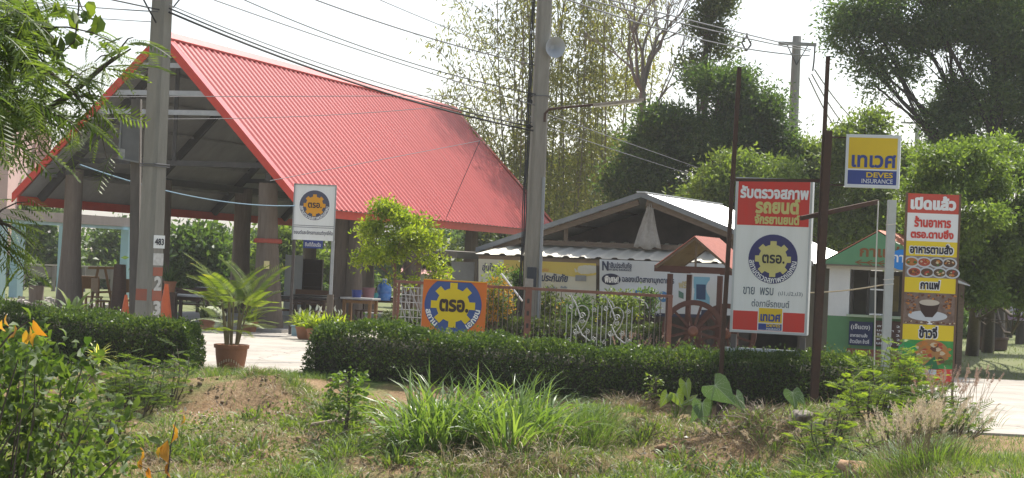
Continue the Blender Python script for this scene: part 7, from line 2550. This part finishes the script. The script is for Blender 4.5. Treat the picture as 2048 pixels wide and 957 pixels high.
# drinking water bottle, tubs
def bottle(label, p, r, h, m):
    t = thing('water_bottle', label, 'bottle', p)
    MB().lathe([(r * .9, 0), (r, .03), (r, h * .30), (r * .94, h * .33), (r, h * .36), (r, h * .62), (r * .85, h * .74), (r * .35, h * .86), (r * .3, h * .95), (r * .3, h)], p, 20).build('body', m, t, smooth=True)
    MB().lathe([(r * .33, h * .95), (r * .33, h * 1.03), (0, h * 1.03)], p, 14).build('cap', mat('white_cap', (.6, .62, .65), .5), t)
wb = mat('blue_clear_plastic', (.03, .13, .42), .15, (.06, .22, .55), 9, spec=.6)
p = fl(771, 57.6); p.z = .81
bottle('big blue drinking water bottle on the dark table under the yard tree', p, .21, .62, wb)
def tub(label, p, r, h, m):
    t = thing('plastic_tub', label, 'tub', p, 'plastic tubs in the hall')
    MB().lathe([(r * .8, 0), (r * .98, h * .95), (r * 1.05, h * .95), (r * 1.05, h), (r * .95, h), (r * .78, .02), (0, .02)], p, 20).build('body', m, t, smooth=True)
    MB().tube([p + Vector((r, 0, h * .8)), p + Vector((r * 1.12, 0, h * .7)), p + Vector((r * 1.0, 0, h * .6))], .012, 5).build('handle', m, t)
p = fl(736, 56.9); p.z = .81
tub('dusky pink plastic tub beside the blue water bottle', p, .24, .36, mat('pink_plastic', (.24, .12, .14), .4))
p = fl(716, 54.5); p.z = .83
tub('dark blue plastic tub on the small brown table', p, .14, .30, mat('navy_plastic', (.03, .05, .22), .4))
p = fl(752, 57.2); p.z = .81
tub('small turquoise plastic tub between the pink tub and the water bottle', p, .10, .22, mat('teal_plastic', (.03, .25, .28), .4))
p = gp(96, 47.0)
tub('dark blue plastic tub on the ground left of the first pavilion trunk', p, .22, .30, mat('navy_plastic', (0, 0, 0)))
# blue grey box beside the sign post
p = gp(604, 49.3)
t = thing('crate', 'pale blue grey plastic box at the foot of the white sign post', 'crate', p)
cm = mat('blue_grey_plastic', (.26, .36, .38), .6, (.21, .30, .32), 5)
MB().prism([(p.x - .17, p.y - .13, p.z), (p.x + .17, p.y - .13, p.z), (p.x + .17, p.y + .13, p.z), (p.x - .17, p.y + .13, p.z)], (0, 0, .25)).build('body', cm, t, bev=.01)
MB().box((p.x, p.y, p.z + .26), (.40, .31, .025)).build('rim', cm, t)
# potted plants in the shade
def pot_plant(label, px, D, n, L, Wd, bend, lm, seed, z0=0., r=.20, h=.3, group='potted plants round the hall', pm=None):
    g = np.random.default_rng(seed)
    b = gp(px, D); b.z = z0
    t = thing('potted_plant', label, 'potted plant', b, group)
    MB().lathe([(r * .75, 0), (r, h * .85), (r * 1.1, h * .86), (r * 1.1, h), (r * .9, h), (r * .85, h * .9), (0, h * .9)], b, 18).build('pot', pm or pot_mat, t, smooth=True)
    P = np.array(b) + [0, 0, h * .9] + g.normal(size=(n, 3)) * [r * .3, r * .3, .005]
    Dd = unit(np.stack([g.normal(size=n) * .7, g.normal(size=n) * .7, .8 + .5 * g.random(n)], 1))
    V, F = strips(P, Dd, L * (.7 + .5 * g.random(n)), Wd, bend, 5, g, .2)
    np_obj('leaves', V, F, lm, t)
pot_plant('big-leaved plant in a long brown planter before the leftmost trunk', 150, 45.0, 16, .95, .22, 1.3, lf_shrub, 1, r=.30, h=.22, pm=brown_wood)
pot_plant('spiky grey green plant on a stand right of the left utility pole', 342, 52.0, 34, .62, .05, .5, lf_dark, 2, z0=.9, r=.16, h=.28)
MB_ = MB().box((gp(342, 52).x, 52, .48), (.34, .34, .84)).build('plant_stand', dark_wood)
tag(MB_, 'dark wooden stand under the spiky grey green plant', 'stand')
pot_plant('arching green plant in a pot behind the palm by the hall edge', 420, 50.0, 40, .7, .06, 1.2, lf_olive, 3, r=.2, h=.3)
pot_plant('leafy pot plant at the left foot of the front pillar', 505, 50.5, 40, .55, .07, 1.2, lf_yel, 4, r=.2, h=.28)
# rubble heap
g = np.random.default_rng(8)
V, F, n0 = [], [], 0
P = []
for i in range(520):
    x = gp(-60 + 330 * g.random(), 60).x; y = 58 + 8 * g.random()
    P.append((x, y, .02 + .26 * g.random() * (1 if x < gp(90, 60).x else .5)))
m = MB()
for x, y, z in P:
    d = .06 + .13 * g.random()
    m.box((x, y, z), (d, d * .8, d * .6), M=Matrix.Rotation(g.random() * 3, 3, 'Z') @ Matrix.Rotation(g.normal() * .5, 3, 'X'))
rb = m.build('rubble', mat('pale_rubble', (.42, .40, .36), .9, (.25, .22, .19), 5))
rb['kind'] = 'stuff'
# round planter on the lawn
p = ong(1986, 702)
t = thing('round_planter', 'dark round brick planter with a tall yellow flower on the lawn', 'planter', p)
MB().lathe([(.34, 0), (.42, .05), (.44, .34), (.47, .35), (.47, .42), (.40, .42), (.38, .36), (0, .36)], p, 22).build('pot', mat('dark_brick', (.10, .06, .045), .9, (.07, .045, .035), 9), t, smooth=True)
V, F = tubes([(bez(p + Vector((0, 0, .36)), p + Vector((-.04, 0, 1.0)), 0, k=4), np.array([.02, .017, .014, .01]))], 6)
np_obj('stem', V, F, lf_cover, t)
g = np.random.default_rng(2)
P = np.array(p) + [0, 0, .5] + g.normal(size=(90, 3)) * [.1, .1, .18]
V, F = leaves(P, rdir(90, 0, g), .15, .09, g=g, hexa=True)
np_obj('foliage', V, F, lf_shrub, t)
c = np.array(p) + [-.04, -.06, 1.02]
a = np.linspace(0, 6.28, 18, endpoint=False)
V, F = leaves(np.repeat(c[None], 18, 0), unit(np.stack([np.cos(a), -.2 + 0 * a, np.sin(a)], 1)), .13, .05, g=g)
np_obj('flower', V, F, lf_flower, t)
# far stall and small far house
p = gp(2034, 70)
t = thing('roadside_stall', 'small far stall with white and lilac panels beyond the lawn at the right edge', 'stall', p)
zz = lambda py: at(2034, py, 70).z
MB().box((p.x + .1, 70, (zz(641) + zz(612)) / 2), (.62, .5, zz(612) - zz(641))).build('counter', mat('white_lilac_panel', (.55, .54, .60), .6, (.42, .36, .48), 1.2), t)
MB().box((p.x + .1, 70, (zz(628) + zz(641)) / 2), (.64, .52, zz(630) - zz(641))).build('skirt', mat('lilac_panel', (.26, .17, .30), .6), t)
MB().box((p.x + .1, 70.2, (zz(598) + zz(583)) / 2), (.7, .05, zz(583) - zz(598))).build('sign_board', mat('ochre_panel', (.42, .27, .12), .6), t)
MB().box((p.x + .1, 70.2, (zz(575) + zz(555)) / 2), (.9, .6, zz(555) - zz(575))).build('roof', mat('dull_blue_roof', (.13, .20, .28), .6), t)
for s in (-.35, .42):
    MB().box((p.x + .1 + s, 70.2, zz(570) / 2), (.07, .07, zz(570))).build('post', plank, t)
p = gp(880, 82)
t = thing('far_house', 'far low house with a faded pink roof seen between the yard tree and the annex', 'house', p)
zz = lambda py: at(880, py, 82).z
MB().box((p.x, 83, zz(548) / 2), (2.6, 2, zz(548))).build('wall', mat('white_render', (.56, .57, .56), .9, (.48, .49, .48), 1), t)
V, F, nrm = corrugated(Vector((p.x - 1.6, 84.4, zz(526))), Vector((p.x + 1.5, 84.4, zz(536))), Vector((p.x - 1.6, 81.6, zz(548))), Vector((p.x + 1.5, 81.6, zz(556))), .25, .04)
np_obj('roof', V, F, mat('faded_pink_roof', (.50, .28, .24), .6, (.42, .22, .19), 3), t)
a = gp(869, 52)
tag(MB().tube([a, a + Vector((0, 0, 1.9)), a + Vector((-.03, 0, 2.12)), a + Vector((-.12, 0, 2.22)), a + Vector((-.25, 0, 2.2))], .055, 8).build('black_pipe', mat('black_pipe', (.02, .02, .02), .4)), 'black bent pipe standing left of the gear board top', 'pipe')
# undergrowth that closes the view under the far trees
for i, (px, D, rx, lab) in enumerate(((30, 92, 70, 'low bush behind the low grey fence, left of the first trunk'), (190, 95, 60, 'low bush behind the low grey fence, right of the first trunk'), (330, 98, 70, 'low bush behind the tables left of the palm'),
        (470, 92, 70, 'low bush beyond the hall straight behind the palm'), (600, 90, 60, 'low bush beyond the hall behind the white sign'), (720, 92, 60, 'low bush beyond the hall behind the yard tree'), (850, 90, 60, 'low bush in front of the far pink roofed house'),
        (1880, 74, 60, 'low dark bush beyond the lawn behind the hut'), (1960, 80, 60, 'low dark bush beyond the lawn between the lawn tree trunks'), (2050, 84, 70, 'low dark bush beyond the lawn behind the far stall'))):
    yb_ = 530 + .044 * (px - 1024) + 8000 / D
    leaf_shrub('bush', lab, px, yb_ - 20, D, rx, 34, 2600, lf_far if px < 1000 else lf_dark, (.24, .11), 200 + i, group='low bushes in the far background')
# ------------------------------------------------------------------ air
hz_ = MB().box((0, 380, 24), (900, 800, 60)).build('haze', None or bpy.data.materials.new('warm_haze'))
hz_['kind'] = 'stuff'
hm = hz_.data.materials[0]
hm.use_nodes = True
n, l = hm.node_tree.nodes, hm.node_tree.links
n.remove(n['Principled BSDF'])
pvol = n.new('ShaderNodeVolumePrincipled')
pvol.inputs['Color'].default_value = (.93, .95, .97, 1)
pvol.inputs['Density'].default_value = HAZE
pvol.inputs['Anisotropy'].default_value = .35
l.new(pvol.outputs[0], n['Material Output'].inputs['Volume'])
